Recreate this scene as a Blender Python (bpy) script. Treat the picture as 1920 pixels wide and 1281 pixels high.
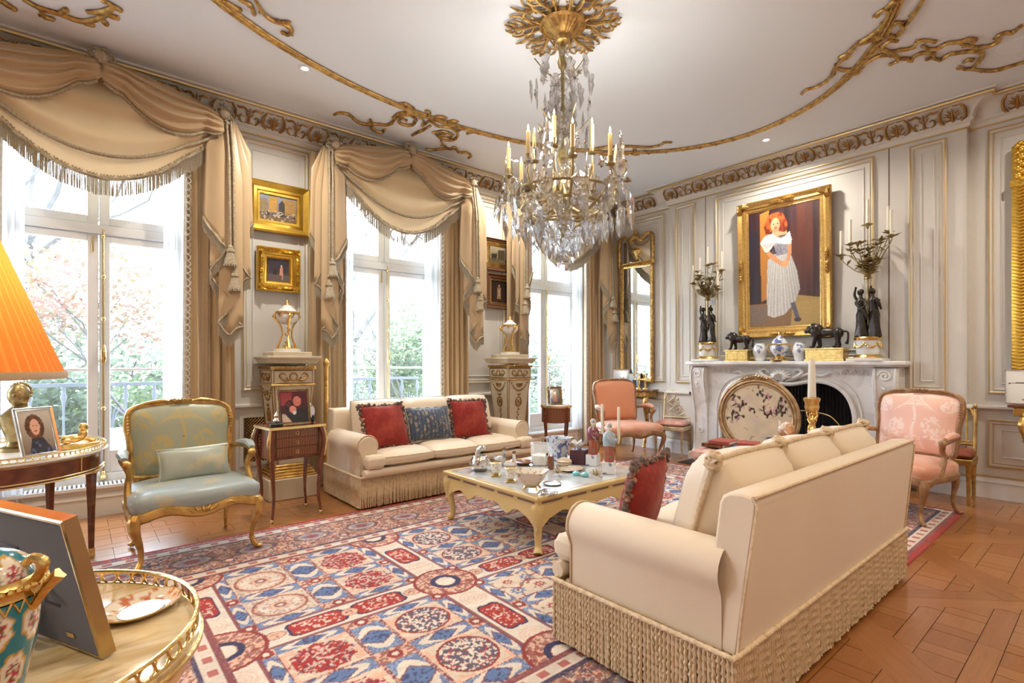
import bpy, bmesh, math, random
import numpy as np
from mathutils import Matrix, Vector
for o in list(bpy.data.objects): bpy.data.objects.remove(o)
sc = bpy.context.scene
C = sc.collection
R = random.Random(7)
PI = math.pi
# ---------------------------------------------------------------- camera
FPX, EYE, HOR, TH = 970.0, 1.3, 680.0, math.radians(49.85)
cd = bpy.data.cameras.new('camera'); cam = bpy.data.objects.new('camera', cd); C.objects.link(cam)
cam.location = (0, 0, EYE); cam.rotation_euler = (PI/2, 0, TH-PI/2)
cd.sensor_width = 36; cd.lens = FPX/1920*36; cd.shift_y = (HOR-640.5)/1920; cd.clip_start = .05
sc.camera = cam
# ---------------------------------------------------------------- sky
w = bpy.data.worlds.new('sky'); sc.world = w; w.use_nodes = True
nt = w.node_tree; bgn = nt.nodes['Background']
tc = nt.nodes.new('ShaderNodeTexCoord'); nz = nt.nodes.new('ShaderNodeTexNoise'); cr = nt.nodes.new('ShaderNodeValToRGB')
nz.inputs['Scale'].default_value = 3; nz.inputs['Detail'].default_value = 5
cr.color_ramp.elements[0].position = .38; cr.color_ramp.elements[0].color = (.56, .74, 1, 1)
cr.color_ramp.elements[1].position = .6; cr.color_ramp.elements[1].color = (.82, .92, 1, 1)
nt.links.new(tc.outputs['Generated'], nz.inputs['Vector']); nt.links.new(nz.outputs['Fac'], cr.inputs['Fac'])
nt.links.new(cr.outputs['Color'], bgn.inputs['Color']); bgn.inputs['Strength'].default_value = 19.0
# ---------------------------------------------------------------- view
vs = sc.view_settings
vs.view_transform = 'Standard'; vs.look = 'None'; vs.gamma = 1; vs.use_curve_mapping = False; vs.exposure = 0.46
sc.cycles.max_bounces = 7; sc.cycles.diffuse_bounces = 4; sc.cycles.glossy_bounces = 3; sc.cycles.adaptive_threshold = .03
sc.cycles.transmission_bounces = 6; sc.cycles.transparent_max_bounces = 10
sc.cycles.caustics_reflective = False; sc.cycles.caustics_refractive = False
sc.cycles.sample_clamp_indirect = 8
# portals in the window openings: sampling aid for the daylight
WINX = (.155, 2.85, 5.52)
def portal(x, y, z, sx, sz, ry):
    l = bpy.data.lights.new('daylight_portal', 'AREA'); l.shape = 'RECTANGLE'; l.size = sx; l.size_y = sz; l.cycles.is_portal = True
    o = bpy.data.objects.new('daylight_portal', l); C.objects.link(o); o.location = (x, y, z); o.rotation_euler = (PI/2, 0, ry)
for x in WINX: portal(x, 5.9, 1.8, 1.4, 3.1, PI)
for x in (-2.53, -5.21): portal(x, 5.9, 1.8, 1.4, 3.1, PI)
# ---------------------------------------------------------------- pixel helpers (photo pixel -> point on a real plane)
fx_, fy_, rx_, ry_ = math.cos(TH), math.sin(TH), math.sin(TH), -math.cos(TH)
def at(x, y, X=None, Y=None, Z=None, D=None):
    a = (x-960)/FPX; b = (HOR-y)/FPX
    d = (fx_+a*rx_, fy_+a*ry_, b)
    t = D if D is not None else X/d[0] if X is not None else Y/d[1] if Y is not None else (Z-EYE)/d[2]
    return Vector((d[0]*t, d[1]*t, EYE+d[2]*t))
# ---------------------------------------------------------------- mesh builder
def V(*a): return Vector(a)
def T(x=0, y=0, z=0, rz=0, rx=0, ry=0, s=1):
    m = Matrix.Translation((x, y, z)) @ Matrix.Rotation(rz, 4, 'Z') @ Matrix.Rotation(ry, 4, 'Y') @ Matrix.Rotation(rx, 4, 'X')
    if s != 1: m = m @ (Matrix.Diagonal((*s, 1)) if isinstance(s, tuple) else Matrix.Scale(s, 4))
    return m
WALLY = Matrix(((1,0,0,0),(0,0,-1,0),(0,1,0,0),(0,0,0,1)))      # local (x,y,z) -> (x,-z,y): facing -Y
WALLX = Matrix(((0,0,-1,0),(-1,0,0,0),(0,1,0,0),(0,0,0,1)))     # local x -> -Y, y -> Z, z -> -X : facing -X
def smooth_pts(pts, n=6, cyc=False):
    P = [Vector(p) for p in pts]; out = []
    N = len(P); rng = range(N if cyc else N-1)
    for i in rng:
        p1, p2 = P[i], P[(i+1) % N]
        p0 = P[i-1] if (i or cyc) else p1*2-p2
        p3 = P[(i+2) % N] if (cyc or i+2 < N) else p2*2-p1
        for k in range(n):
            t = k/n
            out.append(.5*((2*p1)+(p2-p0)*t+(2*p0-5*p1+4*p2-p3)*t*t+(3*p1-p0-3*p2+p3)*t**3))
    if not cyc: out.append(P[-1])
    return out
class MB:
    def __init__(s): s.v = []; s.f = []; s.m = Matrix.Identity(4); s.col = None
    def add(s, vs, fs):
        b = len(s.v); m = s.m
        s.v += [m @ Vector(p) for p in vs]; s.f += [tuple(b+i for i in f) for f in fs]; return s
    def box(s, c, d, rz=0, taper=1):
        x, y, z = d[0]/2, d[1]/2, d[2]/2; k = taper
        m = T(*c, rz=rz)
        vs = [m @ Vector(p) for p in ((-x*k,-y*k,-z),(x*k,-y*k,-z),(x*k,y*k,-z),(-x*k,y*k,-z),(-x,-y,z),(x,-y,z),(x,y,z),(-x,y,z))]
        return s.add(vs, [(3,2,1,0),(4,5,6,7),(0,1,5,4),(1,2,6,5),(2,3,7,6),(3,0,4,7)])
    def bx(s, a, b): return s.box([(p+q)/2 for p, q in zip(a, b)], [abs(q-p) for p, q in zip(a, b)])
    def lathe(s, prof, n=24, c=(0,0,0), sx=1, sy=1, a0=0, a1=None, flute=None, cap=True):
        full = a1 is None; a1 = 2*PI if full else a1; k = n if full else n+1
        vs = []; fs = []
        for r, z in prof:
            for i in range(k):
                a = a0+(a1-a0)*i/n; rr = r*(1+(flute(a, z) if flute else 0))
                vs.append((c[0]+rr*sx*math.cos(a), c[1]+rr*sy*math.sin(a), c[2]+z))
        for j in range(len(prof)-1):
            for i in range(n):
                i2 = (i+1) % k
                fs.append((j*k+i, j*k+i2, (j+1)*k+i2, (j+1)*k+i))
        if cap and full:
            if prof[0][0] > 1e-4: fs.append(tuple(reversed(range(k))))
            if prof[-1][0] > 1e-4: fs.append(tuple((len(prof)-1)*k+i for i in range(k)))
        return s.add(vs, fs)
    def ball(s, c, r, n=14, k=9):
        r = r if isinstance(r, (tuple, list)) else (r, r, r)
        vs = [(c[0], c[1], c[2]-r[2])]; fs = []
        for j in range(1, k):
            ph = -PI/2+PI*j/k
            for i in range(n):
                a = 2*PI*i/n; vs.append((c[0]+r[0]*math.cos(ph)*math.cos(a), c[1]+r[1]*math.cos(ph)*math.sin(a), c[2]+r[2]*math.sin(ph)))
        vs.append((c[0], c[1], c[2]+r[2])); L = len(vs)-1
        for i in range(n):
            fs.append((0, 1+(i+1) % n, 1+i)); fs.append((L, L-n+i, L-n+(i+1) % n))
        for j in range(k-2):
            for i in range(n):
                a = 1+j*n+i; b = 1+j*n+(i+1) % n; fs.append((a, b, b+n, a+n))
        return s.add(vs, fs)
    def tube(s, pts, r=.01, n=8, cyc=False, lobes=0, twist=0, flat=None, sec=None):
        P = [Vector(p) for p in pts]; N = len(P)
        if N < 2: return s
        rad = r if isinstance(r, (list, tuple)) else [r]*N
        if len(rad) != N: rad = [rad[min(len(rad)-1, int(i*(len(rad)-1)/(N-1)))]*(1-((i*(len(rad)-1)/(N-1)) % 1))+rad[min(len(rad)-1, int(i*(len(rad)-1)/(N-1))+1)]*((i*(len(rad)-1)/(N-1)) % 1) for i in range(N)]
        vs = []; fs = []; L = 0; up = None
        for i in range(N):
            t = (P[(i+1) % N]-P[i-1]) if cyc else (P[min(i+1, N-1)]-P[max(i-1, 0)])
            if t.length < 1e-9: t = Vector((0,0,1))
            t.normalize()
            if up is None:
                up = Vector((0,0,1)) if abs(t.z) < .9 else Vector((1,0,0))
            if flat is not None: up = Vector(flat)
            up = up-t*up.dot(t)
            if up.length < 1e-6: up = t.orthogonal()
            up.normalize(); sd = t.cross(up)
            if i: L += (P[i]-P[i-1]).length
            for k in range(n):
                a = 2*PI*k/n; rr = rad[i]
                if lobes: rr *= 1+.28*math.cos(lobes*(a+twist*L))
                if sec: ca, sa = sec[0]*math.cos(a), sec[1]*math.sin(a)
                else: ca, sa = math.cos(a), math.sin(a)
                vs.append(P[i]+sd*(rr*ca)+up*(rr*sa))
        M = N if cyc else N-1
        for i in range(M):
            for k in range(n):
                a = i*n+k; b = i*n+(k+1) % n; c = ((i+1) % N)*n; fs.append((a, b, c+(k+1) % n, c+k))
        if not cyc: fs.append(tuple(reversed(range(n)))); fs.append(tuple((N-1)*n+k for k in range(n)))
        return s.add(vs, fs)
    def rope(s, pts, r, pitch=None, n=9, step=None):
        P = [Vector(p) for p in pts]; step = step or r*.9; out = [P[0]]; acc = 0
        for a, b in zip(P, P[1:]):
            d = (b-a).length; k = max(1, int(d/step))
            for i in range(1, k+1): out.append(a.lerp(b, i/k))
        return s.tube(out, r, n, lobes=3, twist=2*PI/((pitch or r*6))/1)
    def prism(s, pts, z0, z1):
        n = len(pts); vs = [(p[0], p[1], z0) for p in pts]+[(p[0], p[1], z1) for p in pts]
        fs = [tuple(reversed(range(n))), tuple(range(n, 2*n))]+[(i, (i+1) % n, n+(i+1) % n, n+i) for i in range(n)]
        return s.add(vs, fs)
    def grid(s, fn, nu, nv, cu=False, cv=False):
        ku = nu if cu else nu+1; kv = nv if cv else nv+1
        vs = [fn(i/nu, j/nv) for j in range(kv) for i in range(ku)]; fs = []
        for j in range(nv):
            for i in range(nu):
                a = j*ku+i; b = j*ku+(i+1) % ku; c = ((j+1) % kv)*ku; fs.append((a, b, c+(i+1) % ku, c+i))
        return s.add(vs, fs)
    def frame(s, w, h, prof, x0=0, y0=0):
        """mitred rectangular frame in local xy, centre (x0,y0); prof: closed loop of (inset, height)"""
        n = len(prof); vs = []; fs = []
        for sx, sy in ((-1,-1),(1,-1),(1,1),(-1,1)):
            for d, z in prof: vs.append((x0+sx*(w/2-d), y0+sy*(h/2-d), z))
        for c in range(4):
            for k in range(n):
                a = c*n+k; b = c*n+(k+1) % n; e = ((c+1) % 4)*n; fs.append((a, e+k, e+(k+1) % n, b))
        return s.add(vs, fs)
    def clamp(s, z0=0.0): s.v = [Vector((p.x, p.y, max(z0, p.z))) for p in s.v]; return s
    def build(s, name, mat, parent=None, smooth=True, bevel=0, sub=0, ang=38, solid=0, seg=2):
        me = bpy.data.meshes.new(name); me.from_pydata([tuple(p) for p in s.v], [], s.f)
        if smooth:
            me.shade_smooth()
            try: me.set_sharp_from_angle(angle=math.radians(ang))
            except Exception: pass
        o = bpy.data.objects.new(name, me); C.objects.link(o)
        if mat is not None: me.materials.append(M(mat) if isinstance(mat, str) else mat)
        if parent is not None: o.parent = parent
        if solid: md = o.modifiers.new('thick', 'SOLIDIFY'); md.thickness = solid; md.offset = 0
        if bevel: md = o.modifiers.new('bevel', 'BEVEL'); md.width = bevel; md.segments = seg; md.limit_method = 'ANGLE'; md.angle_limit = math.radians(35)
        if sub: md = o.modifiers.new('sub', 'SUBSURF'); md.levels = sub; md.render_levels = sub
        return o
def thing(name, label, cat, loc=(0,0,0), rz=0, group=None, kind=None):
    o = bpy.data.objects.new(name, None); C.objects.link(o); o.empty_display_size = .1
    o.location = loc; o.rotation_euler = (0, 0, rz)
    return tag(o, label, cat, group, kind)
def tag(o, label=None, cat=None, group=None, kind=None):
    if label: o['label'] = label
    if cat: o['category'] = cat
    if group: o['group'] = group
    if kind: o['kind'] = kind
    return o
def struct(o, label=None): o['kind'] = 'structure'; return tag(o, label)
def dup(o, parent=None, m=None):
    c = o.copy(); C.objects.link(c); c.parent = parent
    if m is not None: c.matrix_local = m
    return c
def dup_tree(root, loc, rz, label=None, group=None):
    r = root.copy(); C.objects.link(r); r.location = loc; r.rotation_euler = (0, 0, rz)
    if label: r['label'] = label
    if group: r['group'] = group
    for ch in list(root.children):
        c = dup(ch, r)
        for g in list(ch.children): dup(g, c)
    return r
def paint(o, fn):
    """vertex colours from fn(numpy coords) -> (n,3) linear colours"""
    me = o.data; n = len(me.vertices); co = np.empty(n*3, 'f'); me.vertices.foreach_get('co', co); co = co.reshape(-1, 3)
    c = np.ones((n, 4), 'f'); c[:, :3] = fn(co)
    a = me.color_attributes.new('print', 'FLOAT_COLOR', 'POINT'); a.data.foreach_set('color', c.ravel()); return o
def srgb(*c):
    c = [x/255 for x in c]; return tuple(x/12.92 if x <= .04045 else ((x+.055)/1.055)**2.4 for x in c)
# ---------------------------------------------------------------- materials
MATS = {}; MDEF = {}
def mdef(name, col, rough=.5, metal=0, **k): MDEF[name] = (col, rough, metal, k)
def M(name):
    if name in MATS: return MATS[name]
    col, rough, metal, k = MDEF[name]
    m = bpy.data.materials.new(name); m.use_nodes = True; MATS[name] = m
    nt = m.node_tree; N = nt.nodes; L = nt.links; b = N['Principled BSDF']
    def node(t, **kw):
        n = N.new(t)
        for a, v in kw.items(): n.inputs[a].default_value = v
        return n
    b.inputs['Roughness'].default_value = rough; b.inputs['Metallic'].default_value = metal
    b.inputs['Base Color'].default_value = (*col, 1)
    if 'spec' in k: b.inputs['Specular IOR Level'].default_value = k['spec']
    if 'sheen' in k: b.inputs['Sheen Weight'].default_value = k['sheen']
    if 'coat' in k: b.inputs['Coat Weight'].default_value = k['coat']; b.inputs['Coat Roughness'].default_value = .12
    if 'trans' in k: b.inputs['Transmission Weight'].default_value = k['trans']; b.inputs['IOR'].default_value = k.get('ior', 1.45)
    if 'alpha' in k: b.inputs['Alpha'].default_value = k['alpha']
    if 'emit' in k: b.inputs['Emission Color'].default_value = (*k['emit'][0], 1); b.inputs['Emission Strength'].default_value = k['emit'][1]
    if 'sss' in k: b.inputs['Subsurface Weight'].default_value = k['sss']; b.inputs['Subsurface Radius'].default_value = (.02, .012, .008)
    co = node('ShaderNodeTexCoord').outputs['Object']
    src = None
    if 'vc' in k:
        a = N.new('ShaderNodeVertexColor'); a.layer_name = 'print'; src = a.outputs['Color']
    st = k.get('stretch')
    if st:
        mp = N.new('ShaderNodeMapping'); mp.inputs['Scale'].default_value = st; L.new(co, mp.inputs['Vector']); cs = mp.outputs['Vector']
    else: cs = co
    def mix(fac, A, B, mode='MIX'):
        x = N.new('ShaderNodeMix'); x.data_type = 'RGBA'; x.blend_type = mode
        for sock, val in ((x.inputs['Factor'], fac), (x.inputs['A'], A), (x.inputs['B'], B)):
            if isinstance(val, (float, int)): sock.default_value = val
            elif isinstance(val, tuple): sock.default_value = (*val, 1)
            else: L.new(val, sock)
        return x.outputs['Result']
    def ramp(f, p0, p1):
        r = N.new('ShaderNodeMapRange'); r.inputs['From Min'].default_value = p0; r.inputs['From Max'].default_value = p1
        L.new(f, r.inputs['Value']); return r.outputs['Result']
    def noise(scale, detail=4, dist=0, vec=None):
        n = node('ShaderNodeTexNoise', Scale=scale, Detail=detail, Distortion=dist); L.new(vec or cs, n.inputs['Vector']); return n.outputs['Fac']
    base = src if src is not None else tuple(col)
    for op in k.get('layers', ()):
        # (kind, colour, scale, lo, hi, strength)
        kd, c2, sc_, lo, hi, stg = op
        if kd == 'noise': f = noise(sc_)
        elif kd == 'veins': f = noise(sc_, 8, 1.5)
        elif kd == 'wave':
            n = node('ShaderNodeTexWave', Scale=sc_, Distortion=6, Detail=3); L.new(cs, n.inputs['Vector']); f = n.outputs['Fac']
        elif kd == 'stripe':
            n = node('ShaderNodeTexWave', Scale=sc_, Distortion=0); L.new(cs, n.inputs['Vector']); f = n.outputs['Fac']
        elif kd == 'voro':
            n = node('ShaderNodeTexVoronoi', Scale=sc_); L.new(cs, n.inputs['Vector']); f = n.outputs['Distance']
        elif kd == 'obj':
            n = N.new('ShaderNodeObjectInfo'); f = n.outputs['Random']
        f = ramp(f, lo, hi)
        mt = N.new('ShaderNodeMath'); mt.operation = 'MULTIPLY'; mt.inputs[1].default_value = stg; L.new(f, mt.inputs[0])
        base = mix(mt.outputs[0], base, tuple(c2))
    if not isinstance(base, tuple): L.new(base, b.inputs['Base Color'])
    if 'bump' in k:
        bs, bd = k['bump'][0], k['bump'][1]
        f = noise(bs, 6) if len(k['bump']) < 3 else None
        if f is None:
            n = node('ShaderNodeTexWave' if k['bump'][2] == 'wave' else 'ShaderNodeTexVoronoi', Scale=bs); L.new(cs, n.inputs['Vector']); f = n.outputs[0]
        bp = N.new('ShaderNodeBump'); bp.inputs['Strength'].default_value = 1; bp.inputs['Distance'].default_value = bd
        L.new(f, bp.inputs['Height']); L.new(bp.outputs['Normal'], b.inputs['Normal'])
    if 'translucent' in k:
        tr = N.new('ShaderNodeBsdfTranslucent'); tr.inputs['Color'].default_value = (*k.get('tcol', col), 1)
        mx = N.new('ShaderNodeMixShader'); mx.inputs['Fac'].default_value = k['translucent']
        L.new(b.outputs[0], mx.inputs[1]); L.new(tr.outputs[0], mx.inputs[2]); out = mx.outputs[0]
        if 'clear' in k:
            tp = N.new('ShaderNodeBsdfTransparent'); m2 = N.new('ShaderNodeMixShader'); m2.inputs['Fac'].default_value = k['clear']
            L.new(out, m2.inputs[1]); L.new(tp.outputs[0], m2.inputs[2]); out = m2.outputs[0]
        L.new(out, N['Material Output'].inputs['Surface'])
    elif 'clear' in k:      # window glass: mostly transparent with a glossy share
        tp = N.new('ShaderNodeBsdfTransparent'); m2 = N.new('ShaderNodeMixShader'); m2.inputs['Fac'].default_value = k['clear']
        L.new(b.outputs[0], m2.inputs[1]); L.new(tp.outputs[0], m2.inputs[2]); L.new(m2.outputs[0], N['Material Output'].inputs['Surface'])
    return m
W_ = (.70, .665, .60)
mdef('wall', (.71, .675, .61), .55, layers=[('noise', (.64, .605, .54), 1.5, .4, .7, .5)], bump=(30, .0006))
mdef('panel', (.73, .70, .645), .5, layers=[('noise', (.67, .635, .58), 1.2, .4, .7, .5)])
mdef('ceiling', (.78, .815, .845), .8, layers=[('noise', (.76, .79, .815), .8, .4, .7, .5)])
mdef('white', (.78, .78, .77), .4)
mdef('cream', (.74, .68, .55), .5)
mdef('gold', (.80, .52, .16), .32, .9, layers=[('noise', (.42, .23, .06), 14, .42, .68, .75)], bump=(40, .002))
mdef('gilt', (.86, .60, .22), .26, 1, layers=[('noise', (.52, .30, .08), 25, .45, .7, .6)], bump=(60, .0015))
mdef('giltline', (.70, .50, .21), .4, .7, layers=[('noise', (.62, .52, .36), 6, .4, .65, .7)])
mdef('oldgold', (.60, .38, .12), .4, .8, layers=[('noise', (.24, .12, .04), 22, .4, .65, .85)], bump=(70, .003))
mdef('framegold', (.66, .42, .13), .36, .85, layers=[('noise', (.36, .19, .06), 70, .42, .66, .7), ('noise', (.50, .29, .09), 8, .45, .7, .5)], bump=(120, .002))
mdef('friezegold', (.40, .21, .06), .45, .6, layers=[('noise', (.18, .07, .02), 18, .4, .65, .7)])
mdef('brass', (.82, .62, .28), .22, 1)
mdef('silver', (.75, .74, .72), .18, 1, layers=[('noise', (.5, .47, .42), 12, .4, .7, .5)])
mdef('bronze', (.035, .028, .024), .32, .5, layers=[('noise', (.10, .075, .055), 30, .5, .75, .6)])
mdef('parquet', (.29, .10, .024), .3, layers=[('obj', (.39, .16, .048), 1, 0, 1, .8), ('noise', (.18, .065, .02), 7, .45, .75, .5), ('noise', (.42, .21, .085), 3, .5, .8, .4)], stretch=(1, 9, 1), spec=.5, coat=.5, bump=(40, .0004))
mdef('joint', (.10, .045, .02), .7)
mdef('mahogany', (.17, .045, .018), .22, layers=[('wave', (.07, .016, .008), 3, .2, .9, .6), ('noise', (.28, .085, .03), 6, .5, .8, .5)], coat=.4, stretch=(1, 1, 4))
mdef('rosewood', (.24, .08, .03), .24, layers=[('wave', (.08, .02, .01), 4, .2, .9, .6)], coat=.4, stretch=(4, 4, 1))
mdef('marble', (.84, .825, .80), .3, layers=[('veins', (.56, .54, .52), 3.5, .52, .62, .5), ('noise', (.76, .735, .70), 2, .4, .7, .5)], bump=(25, .001))
mdef('whitemarble', (.80, .79, .77), .25, layers=[('veins', (.6, .58, .55), 6, .55, .66, .5)])
mdef('yellowmarble', (.66, .46, .20), .12, layers=[('veins', (.36, .21, .07), 9, .48, .64, .8), ('veins', (.84, .72, .48), 5, .46, .62, .85)], coat=.6, stretch=(.5, 1.6, 1))
mdef('silk', (.60, .43, .245), .40, sheen=.3, layers=[('noise', (.52, .355, .18), 2.5, .4, .7, .6)], stretch=(1, 1, .4), bump=(140, .0006), translucent=.12)
mdef('sheer', (.86, .87, .88), .8, translucent=.55, tcol=(.9, .92, .95), clear=.12)
mdef('rope', (.44, .36, .24), .6, layers=[('noise', (.24, .19, .12), 60, .4, .6, .6)])
mdef('fringe', (.52, .45, .34), .6, layers=[('noise', (.32, .25, .16), 90, .4, .65, .7)], translucent=.2)
mdef('sofa', (.74, .605, .445), .6, sheen=.25, layers=[('noise', (.67, .53, .365), 2.2, .4, .7, .55)], bump=(260, .0005))
mdef('sofacord', (.70, .54, .36), .6, layers=[('noise', (.50, .34, .17), 40, .45, .65, .6)])
mdef('bullion', (.64, .48, .30), .55, layers=[('noise', (.42, .28, .13), 35, .45, .7, .6)])
mdef('glasspane', (.9, .95, 1), .02, clear=.93, spec=.5)
mdef('crystal', (.97, .97, .98), .02, trans=1.0, ior=1.45, clear=.35)
mdef('glass', (.9, .93, .95), .03, clear=.72, spec=.6)
mdef('mirror', (.86, .88, .88), .03, 1)
mdef('candle', (.86, .80, .66), .45, sss=.2)
mdef('iron', (.09, .10, .12), .5, .3)
mdef('black', (.012, .011, .014), .45, layers=[('noise', (.035, .03, .035), 20, .4, .7, .5)])
mdef('print', (1, 1, 1), .4, vc=1)
mdef('redwool', (.34, .05, .035), .9)
mdef('canvas', (1, 1, 1), .42, vc=1, bump=(300, .0004))
# ================================================================ the setting
ZC, YW, XB, XF = 3.82, 5.62, 6.71, 6.60          # ceiling, window wall, bay walls, chimney breast
BY0, BY1 = .99, 4.28                              # breast right and left edge
XL, YB = -6.8, -2.8
# ---- floor: Versailles parquet laid on the diagonal
floor = struct(MB().bx((XL, YB-.1, -.12), (XB+.2, 6.0, -.007)).build('floor', 'joint', smooth=False), 'oak parquet floor of diagonal latticed panels')
def clip(poly, conv):
    out = poly
    for i in range(len(conv)):
        a, b = conv[i], conv[(i+1) % len(conv)]; inp = out; out = []
        side = lambda p: (b[0]-a[0])*(p[1]-a[1])-(b[1]-a[1])*(p[0]-a[0])
        for j in range(len(inp)):
            p, q = inp[j-1], inp[j]; sp, sq = side(p), side(q)
            if (sp >= 0) != (sq >= 0): t = sp/(sp-sq); out.append((p[0]+(q[0]-p[0])*t, p[1]+(q[1]-p[1])*t))
            if sq >= 0: out.append(q)
        if len(out) < 3: return []
    return out
def area(p): return abs(sum(p[i-1][0]*p[i][1]-p[i][0]*p[i-1][1] for i in range(len(p))))/2
pieces = []
S, bw, q = 1.06, .105, math.sqrt(.5)
room = [(XL, YB), (XB, YB), (XB, YW), (XL, YW)]
for gi in range(-9, 14):
    for gj in range(-9, 14):
        cx, cy = (gi+gj)*S*q+.2, (gi-gj)*S*q+.35
        if not (XL-1 < cx < XB+1 and YB-1 < cy < YW+1): continue
        loc = lambda u, v: (cx+(u-v)*q, cy+(u+v)*q)
        h = S/2; k = h-bw
        for a in range(4):
            c_, s_ = math.cos(a*PI/2), math.sin(a*PI/2)
            rec = [(-h, -h), (k, -h), (k, -k), (-h, -k)]
            pieces.append(([loc(u*c_-v*s_, u*s_+v*c_) for u, v in rec], PI/4+a*PI/2))
        inner = [loc(-k, -k), loc(k, -k), loc(k, k), loc(-k, k)]
        p_, s2 = .265, .095
        for iy in range(-4, 5):
            y0 = cy+iy*p_
            for ix in range(-3, 3):
                x0 = cx+ix*2*p_+(iy % 2)*p_
                for (xa, ya, xb, yb, r) in ((x0, y0, x0+2*p_, y0+s2, 0), (x0, y0+s2, x0+s2, y0+p_, PI/2), (x0+s2, y0+s2, x0+p_, y0+p_, 0), (x0+p_, y0+s2, x0+p_+s2, y0+p_, PI/2), (x0+p_+s2, y0+s2, x0+2*p_, y0+p_, 0)):
                    c = clip([(xa, ya), (xb, ya), (xb, yb), (xa, yb)], inner)
                    if len(c) > 2 and area(c) > 4e-4: pieces.append((c, r))
scored = []
for poly, r in pieces:
    poly = clip(poly, room)
    if len(poly) < 3 or area(poly) < 3e-4: continue
    x = sum(p[0] for p in poly)/len(poly); y = sum(p[1] for p in poly)/len(poly)
    d = x*fx_+y*fy_; vis = 0
    if d > .5:
        px = 960+FPX*(x*rx_+y*ry_)/d; py = HOR+FPX*EYE/d
        rug = -.15 < x < 5.8 and 1.0 < y < 4.25
        sofa = 1.7 < x < 4.1 and .85 < y < 2.1
        if -20 < px < 1940 and py < 1300 and not rug and not sofa and (px > 1250 or 60 < px < 640 or 1160 < px): vis = area(poly)/d**3
    scored.append((vis, x, y, poly, r))
scored.sort(key=lambda s: -s[0])
rest = MB(); n_in = 0
for vis, x, y, poly, r in scored:
    if area(poly) < 1e-5: continue
    shr = lambda p, g=.0016: (p[0]-math.copysign(min(g, abs(p[0]-x)), p[0]-x), p[1]-math.copysign(min(g, abs(p[1]-y)), p[1]-y))
    poly = [shr(p) for p in poly]
    if vis > 0 and n_in < 300:
        n_in += 1; m = T(x, y, 0, rz=r); im = m.inverted()
        mb = MB().prism([tuple((im @ Vector((p[0], p[1], 0)))[:2]) for p in poly], -.007, R.uniform(-.0006, .0002))
        o = mb.build('plank', 'parquet', floor, smooth=False); o.matrix_local = m
    else: rest.prism(poly, -.007, 0)
tag(rest.build('planks_beyond', 'parquet', floor, smooth=False), kind='stuff')
# ---- ceiling
ceiling = struct(MB().bx((XL-.1, YB-.1, ZC), (XB+.2, 6.0, ZC+.15)).build('ceiling', 'ceiling', smooth=False), 'white plaster ceiling')
# ---- window wall with three openings
HW, Z0, Z1 = .70, .27, 3.36
mb = MB(); xs = [XL]; WOPEN = (-5.21, -2.53)+WINX  # leftmost opening belongs to a window added for extra daylight
for x in WOPEN: xs += [x-HW, x+HW]
xs.append(XB+.2)
for i in range(0, len(xs), 2): mb.bx((xs[i], YW, 0), (xs[i+1], 6.0, ZC))
for x in WOPEN: mb.bx((x-HW, YW, Z1), (x+HW, 6.0, ZC)); mb.bx((x-HW, YW+.02, 0), (x+HW, 6.0, Z0-.02))
wall_left = struct(mb.build('wall_left', 'wall', smooth=False), 'cream panelled wall with three tall windows')
# ---- fireplace wall
OY0, OY1, OZ = 1.86, 3.50, 1.16
mb = MB()
mb.bx((XB, YB, 0), (XB+.2, BY0, ZC)); mb.bx((XB, BY1, 0), (XB+.2, YW, ZC))
mb.bx((XF, BY0, 0), (XB+.2, OY0, ZC)); mb.bx((XF, OY1, 0), (XB+.2, BY1, ZC)); mb.bx((XF, OY0, OZ), (XB+.2, OY1, ZC))
wall_right = struct(mb.build('wall_right', 'wall', smooth=False), 'pale grey panelled wall with chimney breast')
mb = MB()
mb.bx((XB+.2, OY0-.1, -.01), (7.15, OY0+.02, OZ+.1)); mb.bx((XB+.2, OY1-.02, -.01), (7.15, OY1+.1, OZ+.1)); mb.bx((7.1, OY0, -.01), (7.2, OY1, OZ+.1)); mb.bx((XF+.1, OY0, OZ), (7.15, OY1, OZ+.1)); mb.bx((XF, OY0, -.01), (7.15, OY1, .006))
mb.bx((XF+.02, OY0-.005, 0), (XB+.25, OY0+.004, OZ)); mb.bx((XF+.02, OY1-.004, 0), (XB+.25, OY1+.005, OZ))
hearth = mb.build('fire_recess', 'black', wall_right, smooth=False)
rb = MB()
for i in range(40): rb.bx((7.085, OY0+.03+i*.04, 0), (7.1, OY0+.05+i*.04, 1.14))
rb.build('reeded_iron_back', 'black', wall_right, smooth=False)['kind'] = 'stuff'
struct(MB().bx((5.98, 1.55, -.004), (6.6, 3.75, .012)).build('hearth_slab', 'black', floor, smooth=False, bevel=.004)); bpy.data.objects['hearth_slab'].pop('kind')
# ---- walls behind the camera: side wall, and a plain rear wall
struct(MB().bx((XL-.15, YB-.1, 0), (XL, 6.0, ZC)).build('wall_side', 'wall', smooth=False), 'cream wall of the room beyond the picture')
mb = MB(); xr = [XL]
xr.append(XB+.2)
for i in range(0, len(xr), 2): mb.bx((xr[i], YB-.15, 0), (xr[i+1], YB, ZC))
struct(mb.build('wall_back', 'wall', smooth=False), 'plain cream rear wall behind the viewer')
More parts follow.
